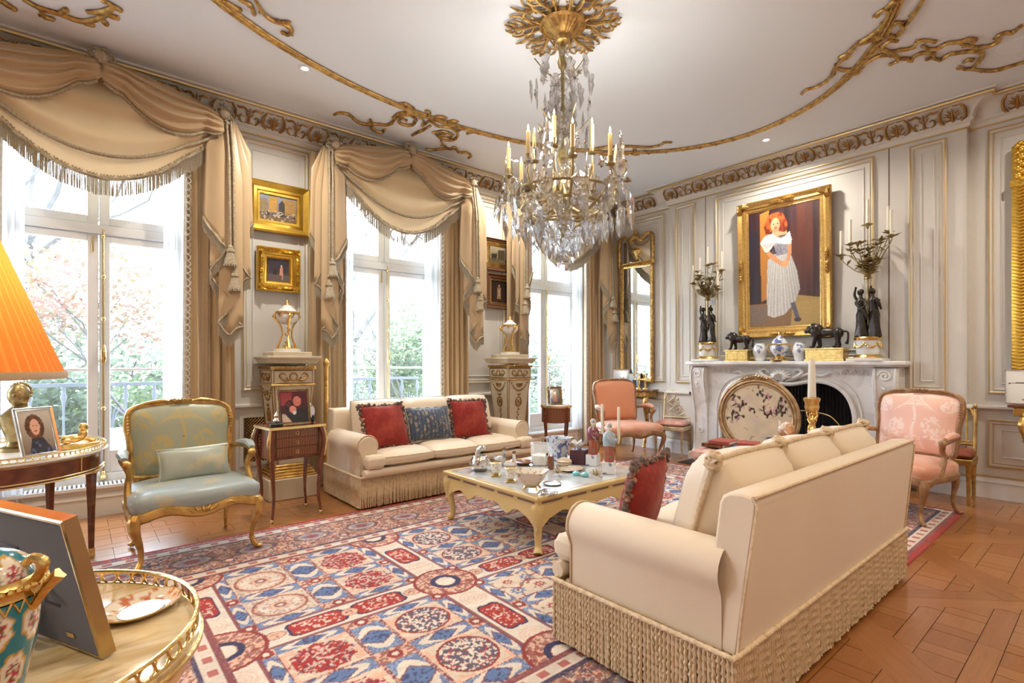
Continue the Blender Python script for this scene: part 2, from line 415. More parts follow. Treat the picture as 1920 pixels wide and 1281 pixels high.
# ---- sweeps along the wall line
def sweep_plan(mb, path, prof, closed=False):
    n = len(path); k = len(prof); vs = []; fs = []
    for i in range(n):
        p = Vector(path[i]); a = (p-Vector(path[i-1])).normalized() if (i or closed) else None
        b = (Vector(path[(i+1) % n])-p).normalized() if (i < n-1 or closed) else None
        a = a or b; b = b or a
        na, nb = Vector((a.y, -a.x)), Vector((b.y, -b.x))       # room lies to the right of the path
        m = (na+nb); m = m/max(.2, m.dot(na)) if m.length > 1e-6 else na
        for d, z in prof: q = p+m*d; vs.append((q.x, q.y, z))
    for i in range(n if closed else n-1):
        for j in range(k):
            j2 = (j+1) % k; a = i*k; b = ((i+1) % n)*k; fs.append((a+j, a+j2, b+j2, b+j))
    return mb.add(vs, fs)
PATH = [(XL, YW), (XB, YW), (XB, BY1), (XF, BY1), (XF, BY0), (XB, BY0), (XB, YB)]
cove = [(.045+.15*(1-math.cos(t*PI/2)), 3.655+.125*math.sin(t*PI/2)) for t in [i/6 for i in range(7)]]
prof = [(0, 3.585), (.02, 3.585), (.03, 3.605), (.03, 3.62), (.055, 3.632), (.055, 3.655)]+cove+[(.21, 3.78), (.21, 3.80), (.235, 3.806), (.235, 3.825), (0, 3.825)]
trim_1 = struct(sweep_plan(MB(), PATH, prof).build('trim_1', 'wall', ang=25), 'coved cornice with a gilded arabesque frieze')
g = MB(); sweep_plan(g, PATH, [(.20, 3.776), (.222, 3.778), (.226, 3.793), (.21, 3.797)]); g.build('gilt_fillet', 'giltline', trim_1)
g = MB(); sweep_plan(g, PATH, [(0, 3.572), (.018, 3.574), (.018, 3.586), (0, 3.588)]); g.build('gilt_fillet', 'giltline', trim_1)
# frieze ornaments: cartouche and scrolls, made flat (x along wall, y up the cove), shared meshes
def spiral(cx, cy, r0, r1, a0, a1, n=10, z=0): return [(cx+(r0+(r1-r0)*t)*math.cos(a0+(a1-a0)*t), cy+(r0+(r1-r0)*t)*math.sin(a0+(a1-a0)*t), z) for t in [i/n for i in range(n+1)]]
def cartouche():
    b = MB()
    for s in (-1, 1):
        b.tube(smooth_pts([(0, -.085, .004), (s*.045, -.082, .006), (s*.082, -.045, .008), (s*.085, .02, .008), (s*.062, .06, .006), (s*.07, .085, .004)], 3), [.006, .012, .013, .012, .008, .005], 5)
        b.tube(smooth_pts([(s*.06, .07, .005), (s*.025, .062, .005), (0, .075, .005)], 3), [.008, .006, .008], 5)
        b.tube(smooth_pts([(s*.01, -.05, .004), (s*.045, -.055, .004), (s*.055, -.035, .004)], 3), [.006, .007, .003], 5)
        for dx, dy in ((.05, .01), (.035, .035), (.058, -.012)): b.tube([(0, -.045, .004), (s*dx*.5, dy*.5-.012, .006), (s*dx, dy, .004)], [.005, .008, .002], 5)
    b.tube([(0, -.085, .004), (0, -.02, .008), (0, .045, .004)], [.01, .012, .002], 6)
    b.tube([(-.02, -.108, .002), (0, -.1, .004), (.02, -.108, .002)], [.002, .007, .002], 5)
    return b
def scrollwork():
    b = MB()
    for s in (-1, 1):
        b.tube(smooth_pts([(s*.012, -.06, .004), (s*.05, -.07, .005), (s*.075, -.035, .005), (s*.06, -.005, .005), (s*.04, -.02, .004)], 3), [.006, .009, .008, .006, .004], 5)
        b.tube(smooth_pts([(s*.015, .03, .004), (s*.05, .055, .005), (s*.085, .045, .005), (s*.105, .06, .004)], 3), [.006, .01, .008, .003], 5)
        b.tube(smooth_pts([(s*.075, -.035, .004), (s*.1, -.02, .004), (s*.112, .005, .004)], 3), [.005, .007, .002], 5)
        b.tube([(0, -.02, .004), (s*.022, .005, .005), (s*.03, .03, .003)], [.004, .008, .002], 5)
    b.tube([(0, -.085, .004), (0, -.04, .007), (0, .06, .004)], [.009, .01, .004], 6)
    b.tube([(-.03, .065, .004), (0, .08, .006), (.03, .065, .004)], [.003, .009, .003], 5)
    return b
fc = cartouche().build('frieze_cartouche', 'friezegold', trim_1); fs_ = scrollwork().build('frieze_scroll', 'friezegold', trim_1)
# cove face: centre at proj .09, z 3.725, leaning 50 degrees
def cove_m(x, y, wall):
    m = (WALLY if wall == 'Y' else WALLX).copy(); tilt = Matrix.Rotation(math.radians(38), 4, 'X')
    return Matrix.Translation((x, y, 3.718)) @ m @ tilt @ Matrix.Diagonal((1.14, 1.16, 1.2, 1))
first = [True, True]
def put(src, k, m):
    if first[k]: first[k] = False; src.matrix_local = m
    else: dup(src, trim_1, m)
for i in range(-8, 40):
    x = -.05+i*.225
    if not -.9 < x < 6.35: continue
    put(fc if i % 2 else fs_, i % 2, cove_m(x, YW-.092, 'Y'))
for i in range(-12, 25):
    y = 2.64+i*.2222
    if BY0+.08 < y < BY1-.05: put(fc if i % 2 else fs_, i % 2, cove_m(XF-.092, y, 'X'))
    elif -.2 < y < BY0-.22 or BY1+.15 < y < YW-.25: put(fc if i % 2 else fs_, i % 2, cove_m(XB-.092, y, 'X'))
# ---- dado rail and skirting (broken at the windows)
base = [(0, 0), (.022, 0), (.022, .15), (.03, .155), (.03, .165), (.012, .19), (.012, .2), (0, .205)]
rail = [(0, .84), (.014, .842), (.02, .855), (.045, .862), (.045, .882), (.03, .888), (0, .892)]
segs = [[(xs[i], YW), (xs[i+1], YW)] for i in range(0, len(xs)-2, 2)]+[[(WINX[2]+HW, YW), (XB, YW), (XB, BY1), (XF, BY1), (XF, 3.93)], [(XF, 1.36), (XF, BY0), (XB, BY0), (XB, YB)]]
def run(name, prof, mat, parent=None, which=segs):
    b = MB()
    for sgm in which: sweep_plan(b, sgm, prof)
    return b.build(name, mat, parent)
baseboard_left = struct(run('baseboard_left', base, 'wall', which=segs[:-2]+[[(x-HW, YW), (x+HW, YW)] for x in WINX]), 'cream skirting along the window wall')
baseboard_right = struct(run('baseboard_right', base, 'white', which=segs[-2:]), 'white skirting along the fireplace wall')
run('gilt_fillet', [(0, .2), (.016, .2), (.018, .212), (0, .216)], 'giltline', baseboard_right, segs[-2:])
trim_2 = struct(run('trim_2', rail, 'panel'), 'moulded cream dado rail')
# ---- panel mouldings
PROF = [(0, 0), (0, .018), (.012, .026), (.02, .02), (.03, .012), (.04, .018), (.046, .012), (.05, 0)]
GLD = [(.002, .015), (.004, .024), (.012, .030), (.018, .024), (.019, .015)]
GL2 = [(.037, .012), (.039, .020), (.043, .020), (.046, .010)]
def wallpanel(wall, a0, a1, z0, z1, face, parent, rich=True):
    w, h = abs(a1-a0), z1-z0; c = (a0+a1)/2
    m = (Matrix.Translation((c, face, (z0+z1)/2)) @ WALLY) if wall == 'Y' else (Matrix.Translation((face, c, (z0+z1)/2)) @ WALLX)
    b = MB(); b.m = m; b.frame(w, h, PROF); p = b.build('panel_moulding', 'panel', parent, ang=25)
    b = MB(); b.m = m; b.frame(w, h, GLD)
    b.frame(w, h, GL2); b.build('gilt_edge', 'giltline', p)
    b = MB(); b.m = m; b.frame(w-.19, h-.19, [(0, 0), (0, .006), (.006, .010), (.012, .006), (.014, 0)]); b.build('raised_fillet', 'panel', p)
    return p
wallpanel('Y', 1.25, 1.90, 1.02, 3.53, YW, wall_left)
wallpanel('Y', 3.86, 4.60, 1.02, 3.53, YW, wall_left)
wallpanel('X', 1.745, 3.56, 1.34, 3.53, XF, wall_right)
wallpanel('X', 1.138, 1.445, 1.01, 3.53, XF, wall_right)
wallpanel('X', 3.85, 4.165, 1.01, 3.53, XF, wall_right)
wallpanel('X', 4.42, 5.38, 1.01, 3.51, XB, wall_right)
wallpanel('X', -.62, .855, 1.0, 3.53, XB, wall_right)
wallpanel('X', 4.42, 5.38, .30, .76, XB, wall_right)
wallpanel('X', -.62, .855, .30, .76, XB, wall_right)
wallpanel('X', 1.10, 1.38, .30, .76, XF, wall_right)
for y in (1.617, 3.709):
    b = MB(); b.bx((XF-.002, y-.004, .9), (XF+.002, y+.004, 3.57)); b.build('panel_joint', 'joint', wall_right, smooth=False)
for y in (BY0, BY1):
    b = MB(); s = 1 if y == BY0 else -1; b.bx((XF-.004, y+s*.012, .9), (XF+.002, y+s*.02, 3.57)); b.build('corner_bead', 'panel', wall_right)
# radiator lattice between the first windows, under the dado
rad = MB(); rad.m = Matrix.Translation((1.56, YW, .53)) @ WALLY
rad.frame(.66, .52, [(0, 0), (0, .012), (.035, .012), (.04, .004), (.04, 0)])
rg = rad.build('radiator_surround', 'panel', wall_left)
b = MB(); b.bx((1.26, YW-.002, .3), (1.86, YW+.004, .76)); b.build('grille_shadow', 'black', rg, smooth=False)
b = MB()
for i in range(-14, 36):
    for s in (-1, 1):
        x0, x1 = 1.27+i*.03, 1.27+i*.03+s*.45; pts = []
        for t in range(16):
            x = x0+(x1-x0)*t/15; z = .305+.45*t/15
            if 1.265 < x < 1.855: pts.append((x, YW-.006-(.002 if s > 0 else 0), z))
        if len(pts) > 1: b.tube([pts[0], pts[-1]], .0028, 4)
tag(b.build('brass_lattice', 'brass', rg), kind='stuff')
# ---- windows
def bar(b, a, c): return b.bx(a, c)
for wi, X0 in enumerate(WINX):
    Yg = 5.80; win = struct(thing('window_%d' % (wi+1), None, None, (X0, 0, 0)))
    win['label'] = ['tall white casement window nearest the lamp', 'tall white casement window behind the far sofa', 'tall white casement window in the corner'][wi]
    # local coords: x across, y world, z up
    b = MB(); w = HW; Zt, Zb = 3.34, .33
    b.bx((-w, Yg-.06, Z0-.02), (-w+.06, Yg+.08, Z1)); b.bx((w-.06, Yg-.06, Z0-.02), (w, Yg+.08, Z1)); b.bx((-w, Yg-.06, Z1-.07), (w, Yg+.08, Z1)); b.bx((-w, Yg-.06, Z0-.02), (w, Yg+.08, Zb))
    b.bx((-w, Yg-.05, 2.42), (w, Yg+.06, 2.50)); b.build('window_frame', 'white', win, bevel=.006, smooth=False)
    for s in (-1, 1):
        xa, xb = s*.003, s*(w-.065); lo, hi = min(xa, xb), max(xa, xb)
        for (zb, zt, nm, bot) in ((Zb+.005, 2.415, 'casement', .19), (2.505, Z1-.075, 'top_light', .07)):
            b = MB(); st = .075; sin = .075 if s < 0 else .075
            b.bx((lo, Yg-.03, zb), (lo+st, Yg+.03, zt)); b.bx((hi-st, Yg-.03, zb), (hi, Yg+.03, zt)); b.bx((lo+st, Yg-.03, zt-.06), (hi-st, Yg+.03, zt)); b.bx((lo+st, Yg-.03, zb), (hi-st, Yg+.03, zb+bot))
            if nm == 'casement': b.bx((lo+st, Yg-.012, 1.225), (hi-st, Yg+.012, 1.25))
            cs_ = b.build(nm, 'white', win, smooth=False, bevel=.005)
            for (pa, pb) in (((zb+bot, 1.225), (1.25, zt-.06)) if nm == 'casement' else ((zb+bot, zt-.06),)):
                MB().bx((lo+st, Yg-.003, pa), (hi-st, Yg+.003, pb)).build('pane', 'glasspane', cs_, smooth=False)
    b = MB(); b.tube([(.03, Yg-.055, .30), (.03, Yg-.055, 2.46)], .0085, 8)
    bolt = b.build('espagnolette_bolt', 'brass', win)
    for z in (.42, .62, .9, 1.68, 2.05, 2.40):
        MB().ball((.03, Yg-.055, z), (.018, .014, .02), 10, 6).build('bolt_guide', 'brass', bolt)
    b = MB(); b.tube([(.03, Yg-.075, 1.30), (.03, Yg-.09, 1.34), (.03, Yg-.09, 1.40), (.03, Yg-.075, 1.45)], [.014, .02, .02, .012], 8); b.build('bolt_handle', 'brass', bolt)
    b = MB(); b.lathe([(.0, 0), (.028, 0), (.03, .02), (.018, .035), (.022, .06), (.012, .07)], 12, (.03, Yg-.055, .285)); b.build('bolt_foot', 'brass', bolt)
    MB().bx((-.05, Yg-.045, 2.26), (-.035, Yg-.03, 2.40)).build('latch', 'brass', win, bevel=.003)
    for z in (.7, 1.5, 2.15): MB().tube([(w-.075, Yg-.04, z), (w-.075, Yg-.04, z+.12)], .011, 8).build('hinge', 'iron', win)
    b = MB(); b.bx((-w, YW-.03, Z0-.035), (w, Yg-.05, Z0-.015)); b.bx((-w, YW-.045, Z0-.035), (w, YW-.03, Z0-.01)); sill = b.build('sill', 'white', win, smooth=False)
    b = MB(); n = 46
    for i in range(n): x = -w+.03+i*(2*w-.06)/(n-1); b.bx((x-.008, YW-.02, Z0-.016), (x+.008, Yg-.075, Z0-.004))
    tag(b.build('vent_grille', 'white', sill, smooth=False), kind='stuff')
    MB().bx((-w+.02, YW-.022, Z0-.015), (w-.02, Yg-.07, Z0-.0135)).build('vent_slot', 'iron', sill, smooth=False)
    b = MB(); b.bx((-w, YW-.012, .06), (w, YW+.03, Z0-.035)); b.bx((-w, YW-.02, Z0-.06), (w, YW, Z0-.035)); b.build('apron', 'panel', win, smooth=False, bevel=.004)
for k_, (x_, l_) in enumerate(((-2.53, 'further white window to the left beyond the picture'), (-5.21, 'added unseen white window furthest left, for more daylight'))):  # the furthest window is added, unseen, to bring more daylight to the left
    b = MB(); b.m = T(x_)
    for q_ in ((-.7, .25, -.6, 3.36), (.6, .25, .7, 3.36), (-.07, .25, .07, 3.36), (-.6, .25, .6, .5), (-.6, 2.42, .6, 2.54), (-.6, 3.27, .6, 3.36)): b.bx((q_[0], 5.77, q_[1]), (q_[2], 5.85, q_[3]))
    struct(b.build('window_%d' % (4+k_), 'white', smooth=False), l_)
# ---- downlights
def downlight(x, y, label, power=24, c=(1, .94, .84)):
    d = thing('downlight', label, 'ceiling light', (x, y, ZC), group='recessed ceiling lights')
    b = MB(); b.lathe([(.030, -.001), (.030, -.004), (.05, -.007), (.056, -.003), (.056, .0)], 24, cap=False); b.build('trim_ring', 'white', d)
    b = MB(); b.lathe([(.0, -.003), (.033, -.003)], 20, cap=False); b.build('lamp_lens', 'lens', d)
    l = bpy.data.lights.new('downlight_beam', 'AREA'); l.shape = 'DISK'; l.size = .1; l.energy = power; l.color = c; l.spread = math.radians(150)
    o = bpy.data.objects.new('downlight_beam', l); C.objects.link(o); o.parent = d; o.location = (0, 0, -.02)
mdef('lens', (1, 1, .95), .3, emit=((1, .93, .8), 9))
downlight(1.50, 4.53, 'small round white downlight in the ceiling above the first window curtains')
downlight(5.97, 2.62, 'small round white downlight in the ceiling above the portrait')
downlight(4.2, 4.9, 'added white ceiling downlight behind the chandelier, for even room light')  # added lamp, helps light the room evenly
for i, (x, y) in enumerate([(-.4, 3.9), (1.4, .3), (3.0, -1.2), (-1.4, 1.8), (.2, -1.4)]):  # unseen downlights added to fill the room with even warm light
    downlight(x, y, 'added unseen white ceiling downlight evening out the room light', 16, c=(1, .80, .56))
downlight(5.65, .0, 'added unseen ceiling downlight brightening the right bay', 20, (1, .90, .76)); downlight(5.0, -1.3, 'added unseen ceiling downlight at far right, brightening that side', 16, (1, .90, .76))  # both lamps added out of view to brighten the right side
b = MB(); b.lathe([(.105, -.004), (.115, -.006), (.118, 0)], 32, cap=False); b.lathe([(0, -.004), (.105, -.004)], 32, cap=False)
o = b.build('ceiling_speaker', 'ceiling'); o.location = (5.71, .56, ZC); tag(o, 'flush round white speaker in the ceiling at upper right', 'speaker')
# ================================================================ gilded ceiling work
OC = (2.75, 2.64)
def cpt(p, x0, y0, k): return at(x0+p[0]/k, y0+p[1]/k, Z=ZC-.012)
def ring_pt(a): return (OC[0]+2.91*math.cos(a), OC[1]+1.95*math.sin(a), ZC-.008)
b = MB(); pts = [ring_pt(2*PI*i/140) for i in range(140)]
for dz, dr, r in ((0, 0, .017), (-.002, .026, .011), (-.002, -.026, .011)):
    b.tube([(OC[0]+(p[0]-OC[0])*(1+dr/2.9), OC[1]+(p[1]-OC[1])*(1+dr/1.95), p[2]+dz) for p in pts], r, 6, cyc=True)
for i in range(70):
    a = 2*PI*i/70; p = Vector(ring_pt(a)); q = Vector(ring_pt(a+.03)); b.tube([p+V(0, 0, -.012), (p+q)/2+V(0, 0, -.02), q+V(0, 0, -.012)], [.004, .012, .004], 5)
b.build('gilt_oval_moulding', 'oldgold', ceiling)
def flourish(lines, x0, y0, k, name, mirror=None, r=.0145):
    b = MB()
    for L in lines:
        P = [cpt(p, x0, y0, k) for p in L]
        if mirror == 'y': P = [V(p.x, 2*OC[1]-p.y, p.z) for p in P]
        if mirror == 'x': P = [V(2*OC[0]-p.x, p.y, p.z) for p in P]
        S_ = smooth_pts(P, 4); n = len(S_)
        b.tube(S_, [r*(.55+.6*math.sin(PI*min(1, .15+.8*i/n))) for i in range(n)], 6)
        b.ball(S_[-1], (r*1.25, r*1.25, r), 8, 5); b.ball(S_[0], (r, r, r*.8), 8, 5)
        for i in range(3, n-2, 5):     # small acanthus spurs
            t = (S_[i+1]-S_[i]).normalized(); nrm = V(-t.y, t.x, 0)*(1 if i % 2 else -1)
            b.tube([S_[i], S_[i]+nrm*r*1.6+t*r*1.2, S_[i]+nrm*r*1.9+t*r*2.6], [r*.7, r*.55, r*.15], 5)
    return b.build(name, 'oldgold', ceiling)
LA = [[(115,920),(150,905),(210,910),(260,940),(300,975),(360,995),(420,990),(470,995),(540,1000),(590,970),(600,930),(650,905),(720,905),(790,930),(830,970),(820,1005)],
 [(405,960),(420,1000),(410,1020),(450,1050),(500,1060),(520,1040)], [(600,960),(640,930),(720,925),(770,960),(740,1000),(680,1000),(630,980),(650,955),(690,965)],
 [(630,835),(680,830),(730,860),(740,880),(700,885),(690,860)], [(740,900),(800,915),(850,930),(880,905),(850,890)],
 [(830,1005),(880,970),(940,1010),(1000,1015),(1060,1030),(1100,1070),(1090,1110),(1030,1125),(960,1105),(910,1060)],
 [(920,1060),(980,1050),(1050,1075),(1040,1105),(970,1100),(960,1075),(1000,1075)], [(890,950),(940,935),(990,940),(1000,960)], [(740,1085),(790,1055),(830,1040),(880,1010)],
 [(1010,1000),(1030,975),(1080,970),(1090,990)], [(1100,1050),(1150,1030),(1220,1040),(1240,1055),(1180,1070)],
 [(970,1130),(990,1165),(1040,1195),(1080,1180),(1110,1220),(1170,1220),(1210,1250),(1190,1265)], [(850,1195),(900,1200),(950,1195),(1000,1190),(1040,1195)]]
flourish(LA, 600, 0, 4.27, 'gilt_flourish')
LB = [[(105,770),(140,735),(230,710),(330,640),(370,560),(410,510),(490,420),(560,360),(650,300),(730,240),(790,160),(810,100),(770,80),(720,110),(720,130)], [(800,60),(850,15),(920,5)],
 [(390,560),(450,575),(530,570),(600,550)], [(600,550),(560,600),(480,610),(430,650),(450,660)], [(600,540),(650,500),(730,460),(820,450),(880,470),(890,500),(830,525)], [(620,455),(690,440),(740,390)],
 [(980,500),(1060,440),(1160,440),(1180,470),(1130,485)], [(880,490),(950,480),(1000,500)], [(1180,480),(1240,490),(1300,450),(1400,430),(1500,420),(1570,435),(1580,470),(1540,510),(1500,560),(1440,570),(1390,550)],
 [(1430,510),(1460,490),(1500,495)], [(1500,570),(1600,580),(1700,575),(1800,545),(1920,510)], [(880,340),(830,335),(770,370),(760,400),(820,425),(920,410),(1010,390),(1040,350),(1100,330),(1190,345)],
 [(1090,380),(1150,405),(1230,390),(1290,355),(1380,345),(1480,320),(1530,330),(1500,350)], [(1380,350),(1450,375),(1540,390),(1640,375),(1720,330),(1700,300),(1760,270),(1830,270),(1890,220)],
 [(1090,10),(1010,130),(930,240)], [(800,290),(850,200),(900,190),(930,240),(880,300),(820,290)], [(660,300),(720,295),(780,310),(740,345)], [(560,370),(640,340),(720,320)], [(410,470),(470,440),(520,400),(480,470),(430,490)]]
flourish(LB, 1480, 0, 4.364, 'gilt_flourish')
flourish(LB[:9]+LB[11:12], 1480, 0, 4.364, 'gilt_flourish', 'y')
LC = [[(0,0),(70,45)], [(120,0),(200,40),(300,70),(400,105),(470,100),(540,70),(560,30),(520,5)], [(440,60),(500,60),(560,40)], [(550,20),(600,50)], [(200,40),(220,80),(260,95)], [(300,70),(330,50)], [(400,105),(460,125)], [(500,90),(530,120)], [(540,75),(585,90)]]
flourish(LC, 0, 0, 2.669, 'gilt_flourish', None, .017)
LD = [[(0,5),(40,30),(80,50)], [(80,0),(130,25),(150,70)], [(150,-10),(200,70),(250,105),(300,120),(340,150),(320,175),(295,165)], [(300,110),(325,115)]]
flourish(LD, 420, 0, 2.669, 'gilt_flourish', None, .015)
# ---- ceiling rose
RX, RY = 2.75, 2.68
b = MB(); fl = lambda a, z: .035*math.cos(24*a)
b.lathe([(.168, 3.82), (.172, 3.785), (.155, 3.77), (.147, 3.785)], 72, (RX, RY, 0), cap=False)
b.lathe([(.147, 3.785), (.125, 3.765), (.085, 3.735), (.05, 3.70), (.04, 3.69)], 96, (RX, RY, 0), flute=fl)
b.lathe([(.06, 3.705), (.05, 3.67), (.025, 3.655)], 20, (RX, RY, 0)); rose = b.build('ceiling_rose', 'oldgold', ceiling)
def acanthus():
    b = MB()
    b.tube(smooth_pts([(.19, 0, 0), (.30, .012, -.02), (.40, -.01, -.025), (.49, .0, -.01)], 5), [.012, .017, .013, .004], 6)
    for s in (-1, 1):
        for (x, l, w) in ((.21, .09, .055), (.28, .11, .085), (.35, .10, .08), (.41, .08, .06), (.45, .06, .035)):
            b.tube(smooth_pts([(x, s*.004, -.012), (x+l*.3, s*w*.7, -.026), (x+l*.75, s*w, -.018), (x+l*.9, s*w*.72, -.01)], 3), [.006, .010, .007, .003], 5)
            b.tube(smooth_pts([(x+l*.3, s*w*.7, -.02), (x+l*.1, s*w*1.05, -.02), (x+l*.3, s*w*1.25, -.01)], 3), [.005, .007, .002], 5)
    return b
def volute():
    b = MB()
    for s in (-1, 1):
        b.tube(smooth_pts([(.19, s*.012, -.005), (.26, s*.045, -.015), (.33, s*.055, -.02), (.385, s*.028, -.018), (.37, s*.004, -.012), (.34, s*.016, -.01)], 4), [.009, .012, .010, .008, .007, .005], 6)
        b.tube(smooth_pts([(.35, s*.05, -.012), (.42, s*.06, -.015), (.46, s*.095, -.01), (.44, s*.11, -.01)], 3), [.007, .009, .006, .003], 5); b.ball((.34, s*.016, -.012), .010, 8, 5)
    b.tube([(.36, 0, -.01), (.43, 0, -.02), (.50, 0, -.01)], [.006, .012, .003], 6)
    return b
A, B = acanthus(), volute()
for i in range(6):
    m = T(RX, RY, ZC-.004, rz=i*PI/3+.25) @ T(x=-.075)
    for k, src in ((0, A), (1, B)):
        if i == 0:
            o = src.build('acanthus_plume' if k == 0 else 'scroll_volute', 'oldgold', rose); keep = [None, None] if k == 0 else keep; keep[k] = o
            o.matrix_local = m @ T(x=.075) @ T(rz=k*PI/6) @ T(x=-.075)
        else: dup(keep[k], rose, m @ T(x=.075) @ T(rz=k*PI/6) @ T(x=-.075))
# ================================================================ curtains
mdef('braidgrey', (.62, .60, .56), .6, layers=[('noise', (.42, .40, .36), 40, .4, .6, .6)])
def strand_fringe(b, pts, L, gap, r, out=(0, -1, 0)):
    """separate hanging strands below a polyline"""
    P = [Vector(p) for p in pts]; acc = 0
    for a, c in zip(P, P[1:]):
        d = (c-a).length; t = acc
        while t < d:
            p = a.lerp(c, t/d); l = L*R.uniform(.93, 1.04); dx = R.uniform(-.003, .003)
            b.add([(p.x-r, p.y, p.z), (p.x+r, p.y, p.z), (p.x, p.y-r*1.6, p.z), (p.x-r+dx, p.y, p.z-l), (p.x+r+dx, p.y, p.z-l), (p.x+dx, p.y-r*1.6, p.z-l)], [(0, 2, 5, 3), (2, 1, 4, 5), (1, 0, 3, 4), (3, 5, 4)])
            t += gap
        acc = t-d
def tassel(b, p, s=1.0):
    p = Vector(p)
    b.lathe([(.006*s, .02*s), (.016*s, .012*s), (.022*s, 0), (.02*s, -.012*s), (.03*s, -.02*s), (.034*s, -.04*s), (.022*s, -.052*s), (.03*s, -.056*s), (.032*s, -.075*s), (.046*s, -.115*s), (.05*s, -.155*s), (.046*s, -.158*s)], 14, tuple(p), flute=lambda a, z: .08*math.cos(9*a))
    for i in range(16):
        a = 2*PI*i/16; q = p+V(.047*s*math.cos(a), .047*s*math.sin(a), -.15*s); b.tube([q, q+V(0, 0, -.02*s)], .008*s, 4)
def rosette(b, p, s=1.0):
    p = Vector(p)
    for i in range(6):
        a = 2*PI*i/6+.3; c = p+V(.05*s*math.cos(a), -.01, .045*s*math.sin(a))
        b.rope([c+V(.032*s*math.cos(t), -.012*math.sin(2*t), .03*s*math.sin(t)) for t in [2*PI*k/12 for k in range(13)]], .011*s, n=6, step=.014)
    b.ball(p+V(0, -.04, 0), (.045*s, .03*s, .045*s), 12, 8)
    for i in range(10):
        a = 2*PI*i/10; b.ball(p+V(.03*s*math.cos(a), -.055, .03*s*math.sin(a)), .012*s, 6, 4)
def swag_fn(A, B, s0, s1, bulge, nf, amp, flat=1.0, pinch=.05, seed=0):
    A, B = Vector(A), Vector(B); rr = random.Random(seed); ph = [rr.uniform(-.4, .4) for _ in range(4)]
    def fn(u, v):
        c = 4*u*(1-u); c = c**flat; sag = s0+(s1-s0)*v
        e = min(1, 6*u, 6*(1-u)); end = 1-e
        p = A.lerp(B, u)
        wob = math.sin(2*PI*nf*(v**.85)+ph[0]+ph[1]*math.sin(3*u*PI))*(.35+.65*min(1, 3.2*c))
        y = -bulge*math.sin(PI*min(1, .08+v*.92))*math.sqrt(max(0, c))*.9-amp*wob*(1-.5*end)
        return (p.x, p.y+y-pinch*end*v*.4, p.z-sag*c-pinch*v*1.2*end*1.2-amp*.35*math.cos(2*PI*nf*v)*c)
    return fn
def jabot(b, fr, braid, top, w, L0, L1, n, side):
    """cascading tail: zigzag pleats, longest in the middle; fringe on every hem"""
    x0, y0, z0 = top; K = n*8
    def xf(u):
        k = u*n; i = int(min(k, n-1)); f = k-i; tri = f if i % 2 == 0 else 1-f
        return (i/n-.5)*w*.85+(tri-.5)*w*.42
    def len_(u): return L0+(L1-L0)*(1-abs(2*u-1)**1.15)
    def yf(u): return -.025-.045*math.sin(u*n*PI*.5)**2-.05*(1-abs(2*u-1))-.012*math.sin(u*17)
    def fn(u, v):
        l = len_(u); e = min(1, v*3.5); sp = .28+.72*e
        return (x0+side*xf(u)*sp*(1+.15*v), y0+yf(u)*(.5+.5*e)-.01, z0-l*v-.012*math.sin(u*n*2*PI)*v)
    b.grid(fn, K, 14)
    hem = [Vector(fn(i/K, 1)) for i in range(K+1)]
    strand_fringe(fr, [p+V(0, -.004, .0) for p in hem], .10, .0085, .0038)
    braid.tube([p+V(0, -.006, .004) for p in hem], .010, 6, lobes=2, twist=160)
def drape(b, x0, x1, y, ztop, zbot, n, amp, pull=0.0, tie=None, seed=0, gather=.0):
    rr = random.Random(seed); ph = rr.uniform(0, 6)
    def fn(u, v):
        z = ztop+(zbot-ztop)*v; q = n*2*PI*u+ph+.7*math.sin(u*9+ph)
        x = x0+(x1-x0)*u; c = (x0+x1)/2
        if pull: x = x+pull*(1-u if pull < 0 else u)*math.sin(min(1, v*1.05)*PI*.5)**2*0+pull*v*v*(.3+.7*u)
        a = amp*(.55+.45*v)
        return (x+.012*math.cos(q*.5+v*2), y-a*math.sin(q)-.35*a*math.sin(2.3*q+1.3+v), z)
    b.grid(fn, n*14, 16); return fn
WNAME = ['first', 'middle', 'corner']
CUR = ['beside the lamp', 'behind the far sofa', 'in the far corner']
CW = ['gold silk curtains at the window beside the pleated lamp, deep fringed swag and tails', 'gold silk curtains framing the window behind the far sofa', 'gold silk curtains at the corner window behind the small oval table']
